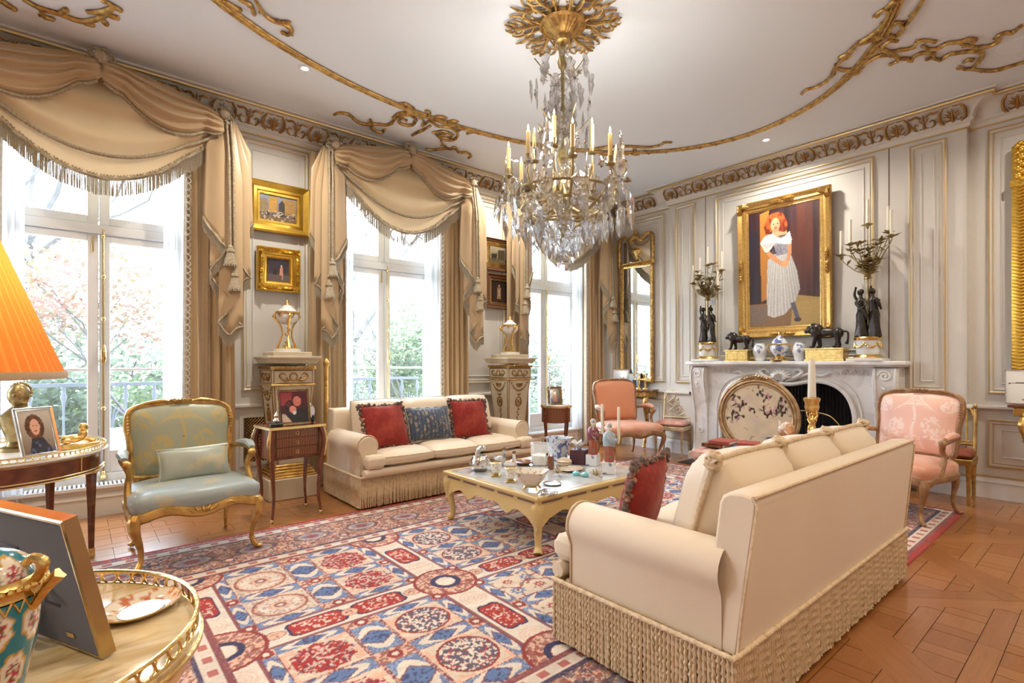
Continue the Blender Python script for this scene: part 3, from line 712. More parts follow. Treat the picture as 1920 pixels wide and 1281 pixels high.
for wi, X0 in enumerate(WINX):
    xo = (0, .07, .06)[wi]; X = X0+xo; hw = .875
    cur = thing('curtain', CW[wi], 'curtain', (0, 0, 0), group='swagged window curtains')
    yS = 5.36; kz, cz = 3.545, 3.715
    KL, KR, KC = V(X-hw, yS, kz), V(X+hw, yS, kz), V(X+.0, yS-.03, cz)
    # pelmet board, hidden behind the cloth
    MB().bx((X-hw-.03, yS+.03, 3.50), (X+hw+.03, YW-.02, 3.55)).build('pelmet_board', 'silk', cur, smooth=False)
    # back swag hanging between the outer knots
    b = MB(); f0 = swag_fn(KL+V(0, .03, .0), KR+V(0, .03, 0), -.16, .74, .10, 3.2, .019, .92, .09, wi); b.grid(f0, 64, 56); b.build('swag', 'silk', cur)
    sub = [Vector(f0(i/80, 1.0)) for i in range(81)]
    # upper swags either side of the centre knot
    for s, K0, K1 in ((-1, KL, KC), (1, KC, KR)):
        b = MB(); f1 = swag_fn(K0+V(0, -.055, .02), K1+V(0, -.055, .02), -.01, .36, .12, 4.6, .021, .85, .12, 5+wi+s); b.grid(f1, 44, 60); b.build('upper_swag', 'silk', cur)
        rp = MB(); rp.rope([Vector(f1(i/40, 1.0))+V(0, -.012, -.008) for i in range(1, 40)], .013, n=9, step=.011); rp.build('rope', 'rope', cur)
    rp = MB(); rp.rope([Vector(f0(i/70, .80))+V(0, -.03, -.01) for i in range(2, 69)], .014, n=9, step=.012); rp.build('rope', 'rope', cur)
    # fringe with braided heading
    b = MB(); strand_fringe(b, [p+V(0, -.008, -.008) for p in sub], .135, .0085, .0036); tag(b.build('bead_fringe', 'fringe', cur, smooth=False), kind='stuff')
    b = MB(); b.tube([p+V(0, -.01, -.002) for p in sub], .014, 6, lobes=2, twist=130)
    for i in range(62):
        p = sub[int(i*80/62)]; q = sub[min(80, int(i*80/62)+1)]; b.tube([p+V(0, -.012, .03), (p+q)/2+V(0, -.014, .012), q+V(0, -.012, .03)], .005, 4)
    b.build('braid', 'rope', cur)
    for K, sc_ in ((KL, 1), (KR, 1), (KC, 1.1)):
        b = MB(); rosette(b, K+V(0, -.075, .0), sc_); b.build('rope_rosette', 'rope', cur)
    # tails with tasselled ropes
    for s, K in ((-1, KL), (1, KR)):
        tl = MB(); fr = MB(); br = MB(); jabot(tl, fr, br, (K.x+s*.06, K.y-.0, K.z-.02), .30, .92, 1.98, 9, s)
        t_ = tl.build('tail', 'silk', cur, solid=.003); fr_ = fr.build('tail_fringe', 'fringe', t_, smooth=False); tag(fr_, kind='stuff'); br.build('tail_braid', 'rope', t_)
        for k, (dx, L) in enumerate(((.02, 1.14), (.055, 1.36))):
            rp = MB(); top = K+V(s*dx, -.085, -.04); rp.rope([top, top+V(s*.012, -.045, -.35), top+V(s*.02, -.06, -L)], .010, n=8, step=.011); r_ = rp.build('tassel_rope', 'rope', cur)
            ts = MB(); tassel(ts, top+V(s*.02, -.06, -L-.02), 1.05); ts.build('tassel', 'rope', r_)
    # drapes and sheers
    for s in (-1, 1):
        b = MB(); xi, xo_ = X0+s*.60, X0+s*1.0; fn = drape(b, xi, xo_, 5.47, 3.5, .02, 5, .045, seed=wi*3+s)
        dr = b.build('drape', 'silk', cur)
        b = MB(); edge = [Vector(fn(0, t/60)) for t in range(61)]
        for i in range(50):
            z = 3.0-i*.058; p = edge[min(60, int((3.5-z)/3.48*60))]; c = V(p.x+s*.012, p.y-.012, z)
            b.tube([c+V(.022*math.cos(t), 0, .026*math.sin(t)) for t in [2*PI*k/10 for k in range(10)]], .0055, 4, cyc=True)
        b.tube([p+V(s*-.008, -.006, 0) for p in edge], .012, 5)
        tag(b.build('ring_braid', 'braidgrey', dr), kind='stuff')
        b = MB(); drape(b, X0+s*.46, X0+s*.66, 5.60, 3.5, .03, 4, .022, seed=9+wi*3+s); b.build('sheer', 'sheer', cur)
# ================================================================ rug
def S3(*c): return np.array(srgb(*c), 'f')
def vnoise(x, y, seed=0):
    xi, yi = np.floor(x).astype(int), np.floor(y).astype(int); fx, fy = x-xi, y-yi; fx = fx*fx*(3-2*fx); fy = fy*fy*(3-2*fy)
    h = lambda a, b: (np.sin(a*127.1+b*311.7+seed*74.7)*43758.5453) % 1.0
    return (h(xi, yi)*(1-fx)+h(xi+1, yi)*fx)*(1-fy)+(h(xi, yi+1)*(1-fx)+h(xi+1, yi+1)*fx)*fy
RU = dict(ivory=S3(216, 203, 186), red=S3(164, 42, 30), blue=S3(92, 116, 158), lblue=S3(140, 160, 186), navy=S3(48, 48, 82), maroon=S3(126, 62, 66), peach=S3(216, 172, 146), beige=S3(206, 184, 156), dred=S3(140, 52, 44), brown=S3(140, 98, 74))
RX0, RX1, RY0, RY1 = -.27, 5.85, .90, 4.30
def rug_col(co):
    x, y = co[:, 0].astype('d'), co[:, 1].astype('d'); n = len(x); c = np.tile(RU['ivory'], (n, 1))
    def put(mask, col, a=1.0): c[mask] = c[mask]*(1-a)+RU[col]*a
    P = 1.17; k = np.floor((x-1.67+P/2)/P); ux = x-1.67-k*P; u = np.abs(ux); vy = y-2.59; v = np.abs(vy)
    n1 = vnoise(x*84, y*84, 1); n2 = vnoise(x*42, y*42, 2); n3 = vnoise(x*125, y*125, 3); n4 = vnoise(x*14, y*14, 5)
    field = (x > .5) & (x < 5.18) & (v < .97)
    band = field & ((u < .105) | (v < .105))
    # panels
    cu = np.where(u < .5, (u-.335)/.155, 9); row = (v > .5).astype(int); cv = np.where(row == 0, (v-.315)/.135, (v-.705)/.155)
    pan = field & (np.abs(cu) < 1) & (np.abs(cv) < 1)
    cell = (np.floor((x-.5)/(P/2)).astype(int)*2+row*5+(vy > 0)*3) % 5
    lx = (cu*np.sign(ux)); ly = cv*np.sign(vy); rr = np.sqrt(lx**2+ly**2)
    put(pan, 'beige', .55)
    for t in range(5):
        m = pan & (cell == t)
        if t == 0:       # red lattice panel
            mm = m & (rr < .98-.12*np.abs(np.sin(6*np.arctan2(ly, lx)))); put(mm, 'red'); put(mm & (n1 > .6), 'ivory', .7); put(mm & (n3 < .3), 'navy', .6); put(m & ~mm & (n2 > .6), 'peach')
        elif t == 1:     # flowering tree
            tr = np.abs(ly-.25*np.sin(lx*3)) < .10*(1.2-lx); put(m & tr & (lx < .4), 'red')
            for (a, b_) in ((.6, 1.2), (-.5, .9), (.2, 1.5), (-.2, -1.1), (.9, -.8)): put(m & (np.abs(ly-a*(lx+.3)-.1*np.sin(8*lx+b_)) < .035) & (lx > -.3), 'dred')
            put(m & (n2 > .74), 'navy'); put(m & (n2 < .17), 'red'); put(m & (np.abs(n2-.62) < .035), 'peach')
        elif t == 2:     # oval of dark flowers
            mm = m & (rr < .85); put(mm, 'ivory'); put(mm & (n1 > .48), 'navy', .9); put(mm & (n3 > .75), 'red', .8); put(m & (np.abs(rr-.88) < .04), 'dred'); put(m & (rr > .92) & (n2 > .55), 'peach')
        elif t == 3:     # ringed medallion
            put(m & (rr < .9), 'peach', .7); put(m & (np.abs(rr-.55) < .14), 'ivory'); put(m & (np.abs(rr-.86) < .05), 'dred', .8); put(m & (rr < .22), 'maroon', .8); put(m & (rr < .1), 'ivory'); put(m & (n1 > .68), 'maroon', .5)
        else:            # vases and rosettes
            for (a, b_, q) in ((.5, .45, .26), (-.55, -.4, .28), (-.4, .5, .2), (.45, -.5, .22)):
                d = np.sqrt((lx-a)**2+(ly-b_)**2); an = np.arctan2(ly-b_, lx-a); put(m & (d < q*(1+.2*np.cos(8*an))), 'blue' if q > .25 else 'red', .9); put(m & (d < q*.5), 'ivory', .9); put(m & (d < q*.25), 'dred')
            put(m & (np.abs(ly-.2*np.sin(5*lx)) < .05), 'maroon', .8); put(m & (n2 > .76), 'dred', .8)
    # cartouche strips
    def strip(mask, s, w):   # s: -1..1 along, w: -1..1 across
        put(mask, 'blue', .95); put(mask & (n3 > .58), 'lblue', .7); put(mask & (n3 < .2), 'maroon', .4)
        put(mask & (np.abs(s)+.55*np.abs(w) < .86+.08*np.cos(9*s)), 'ivory'); put(mask & (np.abs(s)*1.55+.75*np.abs(w) < .78), 'blue'); put(mask & (np.abs(s)*1.55+.75*np.abs(w) < .78) & (n1 > .62), 'navy', .7)
        put(mask & (np.abs(np.abs(s)*1.55+.75*np.abs(w)-.80) < .05), 'maroon', .9); put(mask & (np.abs(w) > .84), 'maroon', .85); put(mask & (np.abs(w) > .84) & (n3 > .6), 'peach', .8)
    inV = lambda a, b_: (u >= a) & (u <= b_); inH = lambda a, b_: (v >= a) & (v <= b_)
    hs = [(.105, .18), (.45, .55), (.86, .97)]; vsr = [(.105, .18), (.49, .585)]
    for a, b_ in hs: strip(field & ~inV(0, .105) & inH(a, b_), cu.clip(-1.05, 1.05), (v-(a+b_)/2)/((b_-a)/2))
    for a, b_ in vsr:
        wv = (u-(a+b_)/2)/((b_-a)/2) if b_ < .55 else (u-.585)/.09
        strip(field & (v > .105) & inV(a, b_), cv.clip(-1.05, 1.05), wv)
    for a, b_ in hs:
        for a2, b2 in vsr:
            m = field & inH(a, b_) & inV(a2, b2); put(m, 'peach'); cx = (a2+b2)/2 if b2 < .55 else .585; d = np.sqrt((u-cx)**2+(v-(a+b_)/2)**2); put(m & (n1 > .5), 'maroon', .8); put(m & (d < .035), 'dred'); put(m & (d < .016), 'ivory')
    # white bands with medallions
    put(band, 'ivory'); put(field & ((np.abs(u-.105) < .010) | (np.abs(v-.105) < .010)) & ~((u < .095) | (v < .095)), 'maroon', .9)
    bx = band & (v < .105); by = band & (u < .105)
    ell = lambda dx, dy, a, b_: np.sqrt((dx/a)**2+(dy/b_)**2)
    lob = lambda dx, dy: 1+.12*np.cos(4*np.arctan2(dy*2, dx))
    for m, dx, dy in ((bx, u-.42, vy), (by, v-.53, ux)):
        e = ell(dx, dy, .145, .075)*lob(dx, dy); put(m & (e < 1.08), 'navy'); put(m & (e < .97), 'red'); put(m & (e < .85) & (n1 > .66), 'ivory', .85); put(m & (e < .8) & (n2 < .2), 'peach', .6)
    for m, dx, dy in ((bx, u-.225, vy), (bx, u-.585, vy)):
        e = ell(dx, dy, .05, .04*(1-dx/.2)); put(m & (e < 1), 'dred', .7); put(m & (e < .8), 'peach'); put(m & (e < .5) & (n1 > .5), 'maroon', .8)
    for q in (.28, .78): e = ell(v-q, ux, .075, .08); put(by & (e < 1) & (np.sin(e*22) > 0), 'peach', .6)
    for q in (0, .97):
        d = np.sqrt(u**2+(v-q)**2); m = field & (d < .185); put(m, 'peach'); put(m & (n1 > .5), 'maroon', .75); put(m & (n2 > .7), 'dred', .8); put(field & (np.abs(d-.18) < .009), 'dred'); put(field & (np.abs(d-.075) < .016), 'navy'); put(field & (d < .055), 'ivory')
    # borders
    e = np.maximum(np.maximum(.5-x, x-5.18), v-.97); B = e > 0
    put(B, 'peach'); put(B & (n1 > .47), 'maroon', .7); put(B & (n2 > .62), 'navy', .65); put(B & (n3 < .24), 'ivory', .8); put(B & (n2 < .26), 'dred', .75); put(B & (n4 > .62), 'brown', .5)
    al = np.where(v-.97 >= np.maximum(.5-x, x-5.18), x, y); ros = np.sqrt((((al*2.6) % 1-.5)/2.6)**2/1.9+(e-.34)**2); put(B & (ros < .085) & (n1 > .35), 'beige', .55); put(B & (ros < .06), 'blue', .55); put(B & (ros < .034), 'dred', .8); put(B & (np.abs(ros-.085) < .010), 'navy', .7); ros2 = np.sqrt((((al*2.6+.5) % 1-.5)/2.6)**2+(e-.22-.24*(np.floor(al*2.6+.5) % 2))**2); put(B & (ros2 < .05) & (n3 > .4), 'navy', .7); put(B & (ros2 < .022), 'peach')
    for a, b_, q in ((0, .03, 'maroon'), (.03, .10, 'ivory'), (.10, .125, 'navy'), (.56, .585, 'navy'), (.585, .66, 'ivory'), (.66, .685, 'maroon')): put(B & (e > a) & (e < b_), q, .85)
    mot = np.sin(al*52) > .25; put(B & ((np.abs(e-.065) < .02) | (np.abs(e-.622) < .022)) & mot, 'red', .8)
    edge = np.minimum(np.minimum(x-RX0, RX1-x), np.minimum(y-RY0, RY1-y)); put(edge < .035, 'red'); put((edge < .035) & (n2 > .6), 'dred')
    # abrash wear
    wn = (.90+.2*vnoise(x*3, y*40, 9))*(.93+.14*n3); return np.clip(c*wn[:, None], 0, 1)
mdef('rugpile', (1, 1, 1), .9, vc=1, layers=[('noise', (.16, .07, .06), 160, .5, .75, .28), ('noise', (.72, .62, .52), 90, .6, .8, .25)], spec=.1, sheen=.15, bump=(220, .002))
nx, ny = 950, 528
xs_ = np.linspace(RX0, RX1, nx); ys_ = np.linspace(RY0, RY1, ny); gx, gy = np.meshgrid(xs_, ys_)
zz = .008+.0012*np.sin(gx*2.1+gy)*np.sin(gy*1.7)
vv = np.stack([gx, gy, zz], -1).reshape(-1, 3); ii = np.arange(nx*ny).reshape(ny, nx)
ff = np.stack([ii[:-1, :-1], ii[:-1, 1:], ii[1:, 1:], ii[1:, :-1]], -1).reshape(-1, 4)
me = bpy.data.meshes.new('rug'); me.vertices.add(len(vv)); me.vertices.foreach_set('co', vv.astype('f').ravel()); me.loops.add(ff.size); me.loops.foreach_set('vertex_index', ff.astype('i').ravel())
me.polygons.add(len(ff)); me.polygons.foreach_set('loop_start', np.arange(0, ff.size, 4, dtype='i')); me.update(); me.validate()
rug = thing('persian_rug', 'large Persian garden carpet in red, blue and ivory under the sofas', 'rug')
pl = bpy.data.objects.new('pile', me); C.objects.link(pl); pl.parent = rug; me.materials.append(M('rugpile')); paint(pl, rug_col)
b = MB(); b.box(((RX0+RX1)/2, (RY0+RY1)/2, .0022), (RX1-RX0+.012, RY1-RY0+.012, .0042)); b.build('selvedge', 'redwool', rug, smooth=False) if 'redwool' in MDEF else None
# ================================================================ sofas
def cushion(b, cx, cy, cz, w, d, h, dome=.03, m=None, n=12, crown=.5, seed=0):
    """soft box cushion, axes w(x) d(y) h(z)"""
    rr = random.Random(seed); ph = [rr.uniform(0, 6) for _ in range(4)]
    def face(sgn):
        def fn(u, v):
            X, Y = (u-.5)*2, (v-.5)*2; e = (1-abs(X)**4)*(1-abs(Y)**4)
            rx = 1-.05*(abs(Y)**3)*(1-e); ry = 1-.05*(abs(X)**3)*(1-e)
            wr = .004*math.sin(5*X+ph[0]+3*Y)*math.sin(4*Y+ph[1])*e
            z = sgn*(h*.5*crown+h*.5*(1-crown)*min(1, e*2.2)+dome*e)+wr
            return (cx+X*w/2*rx, cy+Y*d/2*ry, cz+z)
        return fn
    b.grid(face(1), n*2, n); k = len(b.f); b.grid(face(-1), n*2, n)
    b.f[k:] = [tuple(reversed(f)) for f in b.f[k:]]
    # side wall
    per = [(t, 0) for t in np.linspace(0, 1, n*2, endpoint=False)]+[(1, t) for t in np.linspace(0, 1, n, endpoint=False)]+[(1-t, 1) for t in np.linspace(0, 1, n*2, endpoint=False)]+[(0, 1-t) for t in np.linspace(0, 1, n, endpoint=False)]
    top = [face(1)(*p) for p in per]; bot = [face(-1)(*p) for p in per]; N = len(per)
    mid = [((t[0]-cx)*1.03+cx, (t[1]-cy)*1.04+cy, cz) for t in top]
    b.add(bot+mid+top, [(i, (i+1) % N, N+(i+1) % N, N+i) for i in range(N)]+[(N+i, N+(i+1) % N, 2*N+(i+1) % N, 2*N+i) for i in range(N)])
    return top, bot
def bullion(b, path, ztop, L, gap=.0125, r=.0062, n=6, seg=13, closed=False):
    P = [Vector((*p, 0)) for p in path]; acc = gap/2
    for a, c in zip(P, P[1:]):
        d = (c-a).length; t = acc
        while t < d:
            p = a.lerp(c, t/d); jx, jy = R.uniform(-.004, .004), R.uniform(-.004, .004)
            pts = [(p.x+jx*k/seg, p.y+jy*k/seg, ztop-L*k/seg+R.uniform(-.001, .001)) for k in range(seg+1)]
            b.tube(pts, [r*(1.0+.22*math.sin(k*2.4+t*300)) for k in range(seg+1)], n, lobes=2, twist=95)
            t += gap
        acc = t-d
def make_sofa(label, loc, rz, L, rope_cushions, coarse):
    s = thing('sofa', label, 'sofa', loc, rz, 'pair of cream fringed sofas'); h = L/2; D = .43
    b = MB(); b.bx((-h+.04, -D+.03, .05), (h-.04, D-.06, .285)); b.bx((-h+.1, -D+.06, .28), (h-.1, D-.1, .345)); b.build('base', 'sofa', s, bevel=.012)
    b = MB(); b.m = T(0, 0, .318); lipw = L-.02
    b.tube([(-h+.03, -D-.005, 0), (h-.03, -D-.005, 0)], .036, 10, sec=(1, 1)); b.build('front_rail', 'sofa', s)
    # back: slanted slab with rounded top
    def bk(u, v):
        prof = [(D-.006, .268), (D+.05, .79), (D+.05, .812), (D+.036, .83), (D+.0, .837), (D-.05, .832), (D-.075, .815), (D-.085, .79), (D-.13, .34), (D-.10, .28)]
        k = v*len(prof); i = int(k) % len(prof); f = k-int(k); p, q_ = prof[i], prof[(i+1) % len(prof)]
        z = p[1]+(q_[1]-p[1])*f; hw_ = h-.037-.03*max(0, (z-.45)/.38); return (hw_*(2*u-1), p[0]+(q_[0]-p[0])*f, z)
    b = MB(); b.grid(bk, 2, 10, cv=True); nv = 3
    b.f.append(tuple(j*nv for j in range(10))); b.f.append(tuple(j*nv+2 for j in reversed(range(10)))); bo = b.build('back', 'sofa', s, bevel=.012, seg=2, ang=50)
    b = MB()
    for s_ in (-1, 1): b.tube([(s_*(h-.037), D-.004, .28), (s_*(h-.037), D+.014, .45), (s_*(h-.065), D+.052, .80), (s_*(h-.068), D+.035, .832)], .006, 6)
    b.tube([(-h+.06, D+.05, .832), (h-.06, D+.05, .832)], .006, 6); b.build('back_piping', 'sofacord', s)
    # rolled arms
    for sg in (-1, 1):
        prof = [(.20, .28), (.20, .50)]+[(.105+.098*math.cos(a), .545+.098*math.sin(a)) for a in [math.radians(q_) for q_ in range(-20, 232, 18)]]+[(.035, .455), (.035, .28)]
        # prof x is measured inwards from the outer face of the sofa
        b = MB(); y0, y1 = -D+.065, D-.06; n = len(prof); vs_ = []
        ys = [(y0, .90), (y0+.015, .975), (y0+.03, 1), (y1, 1)]
        for yy, sc_ in ys:
            for (px, pz) in prof: vs_.append((sg*(h-(.11+(px-.11)*sc_)), yy, .46+(pz-.46)*sc_))
        fs = [tuple(range(n))]
        for j in range(3): fs += [(j*n+i, j*n+(i+1) % n, (j+1)*n+(i+1) % n, (j+1)*n+i) for i in range(n)]
        b.add(vs_, fs); b.build('arm', 'sofa', s, ang=50)
        b = MB(); b.tube([(sg*(h-px), y0+.012, pz) for px, pz in prof[1:-1]], .006, 5); b.tube([(sg*(h-.033), y0+.012, .455), (sg*(h-.033), y0+.012, .28)], .005, 5); b.build('arm_piping', 'sofacord', s)
    # seat cushions
    w = (L-.40)/3
    for k in range(3):
        b = MB(); cx = (k-1)*w; top, bot = cushion(b, cx, -.12, .415, w-.008, .68, .115, .022, seed=k)
        if k != 1: cushion(b, (k-1)*(h-.135), -D+.005, .415, .17, .11, .11, .004, n=8)
        c_ = b.build('seat_cushion', 'sofa', s, ang=75)
        b = MB(); b.tube(top, .0055, 5, cyc=True); b.tube(bot, .0055, 5, cyc=True); b.build('piping', 'sofacord', c_)
    # back cushions
    zc_ = .685
    for k in range(3):
        b = MB(); cx = (k-1)*w; b.m = T(cx, .19, zc_, rx=math.radians(74)); top, bot = cushion(b, 0, 0, 0, w+.012, .47, .19, .05, crown=.30, seed=5+k)
        c_ = b.build('back_cushion', 'sofa', s, ang=75)
        b = MB(); b.m = T(cx, .19, zc_, rx=math.radians(74))
        mid = [((t[0]+q_[0])/2, (t[1]+q_[1])/2, (t[2]+q_[2])/2) for t, q_ in zip(top, bot)]; mid = [(m_[0]*1.035, m_[1]*1.045, m_[2]) for m_ in mid]
        if rope_cushions:
            b.rope(mid+[mid[0]], .0125, n=9, step=.010)
            for px in (-1, 1):
                kx, ky = px*(w+.012)/2*1.0, .235
                for q_ in range(4):
                    a0 = q_*1.5; b.rope([(kx+.026*math.cos(t+a0)*.8, ky+.026*math.sin(t), .024*math.sin(t*1.0+a0)) for t in [2*PI*j/12 for j in range(13)]], .0105, n=7, step=.010)
            b.build('rope_trim', 'sofacord', c_)
        else: b.tube(mid, .007, 6, cyc=True); b.build('piping', 'cordgrey', c_)
    # bullion fringe round the plinth with a corded heading
    path = [(-h, D), (-h, -D), (h, -D), (h, D), (-h, D)]
    b = MB(); bullion(b, path, .282, .262, .0175 if coarse else .0178, .0084 if coarse else .0086, 5 if coarse else 7, 9 if coarse else 22)
    tag(b.build('bullion_fringe', 'bullion', s), kind='stuff')
    b = MB(); b.bx((-h+.012, -D+.012, .04), (h-.012, D-.012, .27)); b.build('fringe_lining', 'bullion', s, smooth=False)
    b = MB(); q_ = [(p[0]*1.002, p[1]*1.005, .287) for p in path]; b.rope(q_, .010, n=8, step=.012); b.build('fringe_heading', 'sofacord', s)
    return s
mdef('cordgrey', (.40, .35, .28), .6)
sofa1 = make_sofa('cream sofa with plain piped cushions below the middle window', (2.93, 4.74, 0), 0, 2.06, False, True)
sofa2 = make_sofa('cream sofa in the foreground seen from behind, rope-edged back cushions', (2.775, 1.285, .009), PI, 2.15, True, False)
# ---- loose pillows
def pillow(name, label, mat, trim, c, w, h, t, rx, rz, ry=0, tuft=False, cord=True):
    p = thing(name, label, 'cushion', c, rz, 'scatter cushions on the sofas')
    b = MB(); b.m = T(rx=rx, ry=ry)
    def f(sg):
        def fn(u, v):
            X, Y = 2*u-1, 2*v-1; e = max(0, (1-X*X)*(1-Y*Y)); pin = 1-.07*(1-abs(X)**2)*abs(Y)**6-0; pin2 = 1-.07*(1-Y*Y)*abs(X)**6
            return (X*w/2*pin2, Y*h/2*pin, sg*t*.5*e**.55+.006*math.sin(4*X+2*Y)*e)
        return fn
    b.grid(f(1), 20, 20); k = len(b.f); b.grid(f(-1), 20, 20); b.f[k:] = [tuple(reversed(q)) for q in b.f[k:]]
    b.build('cover', mat, p)
    b = MB(); b.m = T(rx=rx, ry=ry); f1 = f(1)
    per = [f1(i/24, 0) for i in range(24)]+[f1(1, i/24) for i in range(24)]+[f1(1-i/24, 1) for i in range(24)]+[f1(0, 1-i/24) for i in range(24)]
    if tuft:
        for i, q in enumerate(per):
            for j in range(2):
                if R.random() < .9: b.ball((q[0]*1.02+R.uniform(-.012, .012), q[1]*1.02+R.uniform(-.012, .012), q[2]+R.uniform(-.014, .014)), (R.uniform(.011, .018),)*3, 7, 5)
    else: b.rope(per+[per[0]], .009, n=6, step=.014)
    b.build('trim', trim, p); return p
mdef('redvelvet', (.30, .028, .018), .8, sheen=.12, spec=.2, layers=[('voro', (.20, .018, .014), 26, .15, .5, .7), ('noise', (.46, .09, .05), 5, .45, .7, .5)], bump=(26, .002, 'voro'))
mdef('tuft', (.13, .085, .07), .8, layers=[('noise', (.42, .20, .13), 26, .47, .58, .9), ('noise', (.05, .07, .07), 17, .5, .62, .7)], bump=(120, .004))
mdef('bluebrocade', (.045, .075, .135), .6, sheen=.3, layers=[('noise', (.35, .27, .19), 26, .52, .60, .85), ('stripe', (.025, .03, .06), 7, .6, .9, .8), ('noise', (.02, .022, .03), 40, .5, .62, .6)])
lean = math.radians(72)
pillow('red_pillow', 'red velvet cushion with tufted edge at the left end of the far sofa', 'redvelvet', 'tuft', (2.29, 4.62, .685), .47, .44, .16, math.radians(66), .06, .0, True)
pillow('blue_pillow', 'blue and brown patterned cushion between two red ones on the far sofa', 'bluebrocade', 'cordgrey', (2.83, 4.70, .66), .52, .36, .15, lean, 0)
pillow('red_pillow', 'red velvet cushion at the right end of the far sofa', 'redvelvet', 'tuft', (3.33, 4.68, .68), .46, .43, .16, math.radians(70), -.08, .03, True)
pillow('red_pillow', 'red velvet cushion with thick tufted edge on the foreground sofa', 'redvelvet', 'tuft', (2.085, 1.50, .64), .40, .42, .15, math.radians(-78), .22, 0, True)
# ================================================================ carved chairs
mdef('chairgilt', (.60, .37, .11), .36, .75, layers=[('noise', (.30, .16, .05), 18, .42, .66, .75)], bump=(60, .002))
mdef('fruitwood', (.30, .155, .07), .4, .15, layers=[('noise', (.50, .30, .14), 14, .48, .66, .7), ('noise', (.16, .07, .03), 22, .5, .7, .5)], bump=(60, .0015))
mdef('bluesatin', (.30, .355, .345), .33, sheen=.2, layers=[('noise', (.52, .40, .19), 6.5, .56, .64, .6)], bump=(200, .0004))
mdef('bluesatin_print', (1, 1, 1), .34, vc=1, bump=(200, .0004))
mdef('pinksatin', (.62, .27, .16), .38, sheen=.3, layers=[('noise', (.78, .52, .42), 3, .40, .62, .7)], bump=(200, .0004))
mdef('pinkplain', (.66, .265, .13), .45, sheen=.3, layers=[('noise', (.60, .22, .10), 3, .4, .7, .6)])
mdef('pink_print', (1, 1, 1), .36, vc=1, bump=(200, .0004))
def cabriole(b, foot, top, out, r=.03, n=8):
    f, t, o = Vector(foot), Vector(top), Vector(out).normalized(); h = t.z-f.z; q = lambda k, d: f.lerp(t, k)+o*d
    P = [q(0, .02)+V(0, 0, .008), q(.06, .004), q(.2, -.022), q(.4, -.02), q(.62, .006), q(.8, .026), q(.93, .022), q(1, .006)]
    S_ = smooth_pts(P, 3); b.tube(S_, [r*.62, r*.62, r*.52, r*.58, r*.78, r*1.1, r*1.2, r*1.1], n)
    b.ball(q(0, .03)+V(0, 0, .014), (r*.8, r*.8, .014), 8, 5); b.clamp(f.z)
def back_outline(w, z0, z1, n=40, sh=.55):
    """cartouche outline in (x,z), counter clockwise"""
    P = [(-w*.40, z0), (0, z0-.005), (w*.40, z0), (w*.46, z0+.05), (w*.475, (z0+z1)*.5), (w*.5, z1-.16), (w*.47, z1-.055), (w*.36, z1-.02), (w*.2, z1-.008), (0, z1), (-w*.2, z1-.008), (-w*.36, z1-.02), (-w*.47, z1-.055), (-w*.5, z1-.16), (-w*.475, (z0+z1)*.5), (-w*.46, z0+.05)]
    return [(p.x, p.y) for p in smooth_pts([(x, z, 0) for x, z in P], 3, True)]
def palm_col(base, fig, w, z0, z1):
    def fn(co):
        x = co[:, 0]; z = co[:, 2]; u = x/w; v = (z-z0)/(z1-z0); c = np.tile(np.array(base, 'f'), (len(x), 1)); F = np.array(fig, 'f')
        m = (np.abs(u-.012*np.sin(v*14)) < .016) & (v > .15) & (v < .74)
        for a in (-1.0, -.7, -.4, .4, .7, 1.0, .15, -.15):
            d = u*np.sign(a) if a else u; t = np.abs(u)/(.20*abs(a)+.05); yy = .76+.13*np.sin(np.clip(t, 0, 1)*PI)*(1.25-abs(a))-.10*abs(a)*t**2
            m |= (np.sign(u) == np.sign(a)) & (t < 1.05) & (np.abs(v-yy) < .013*(1.2-t*.7))
        for (cx, cy, r_) in ((-.2, .42, .10), (.2, .45, .11), (-.18, .3, .06), (.2, .3, .07)): m |= (((u-cx)/r_)**2+((v-cy)/(r_*1.3))**2 < 1) & (vnoise(x*60+7, z*60, 3) > .45)
        for (cx, cy, r_) in ((-.38, .75, .11), (.38, .78, .10), (-.36, .2, .12), (.38, .25, .14), (.0, .12, .13)): m |= (((u-cx)/r_)**2+((v-cy)/(r_*1.2))**2 < 1) & (vnoise(x*70, z*70, 4) > .5)
        c[m] = c[m]*.35+F*.65; return c*(.94+.12*vnoise(x*9, z*3, 2))[:, None]
    return fn
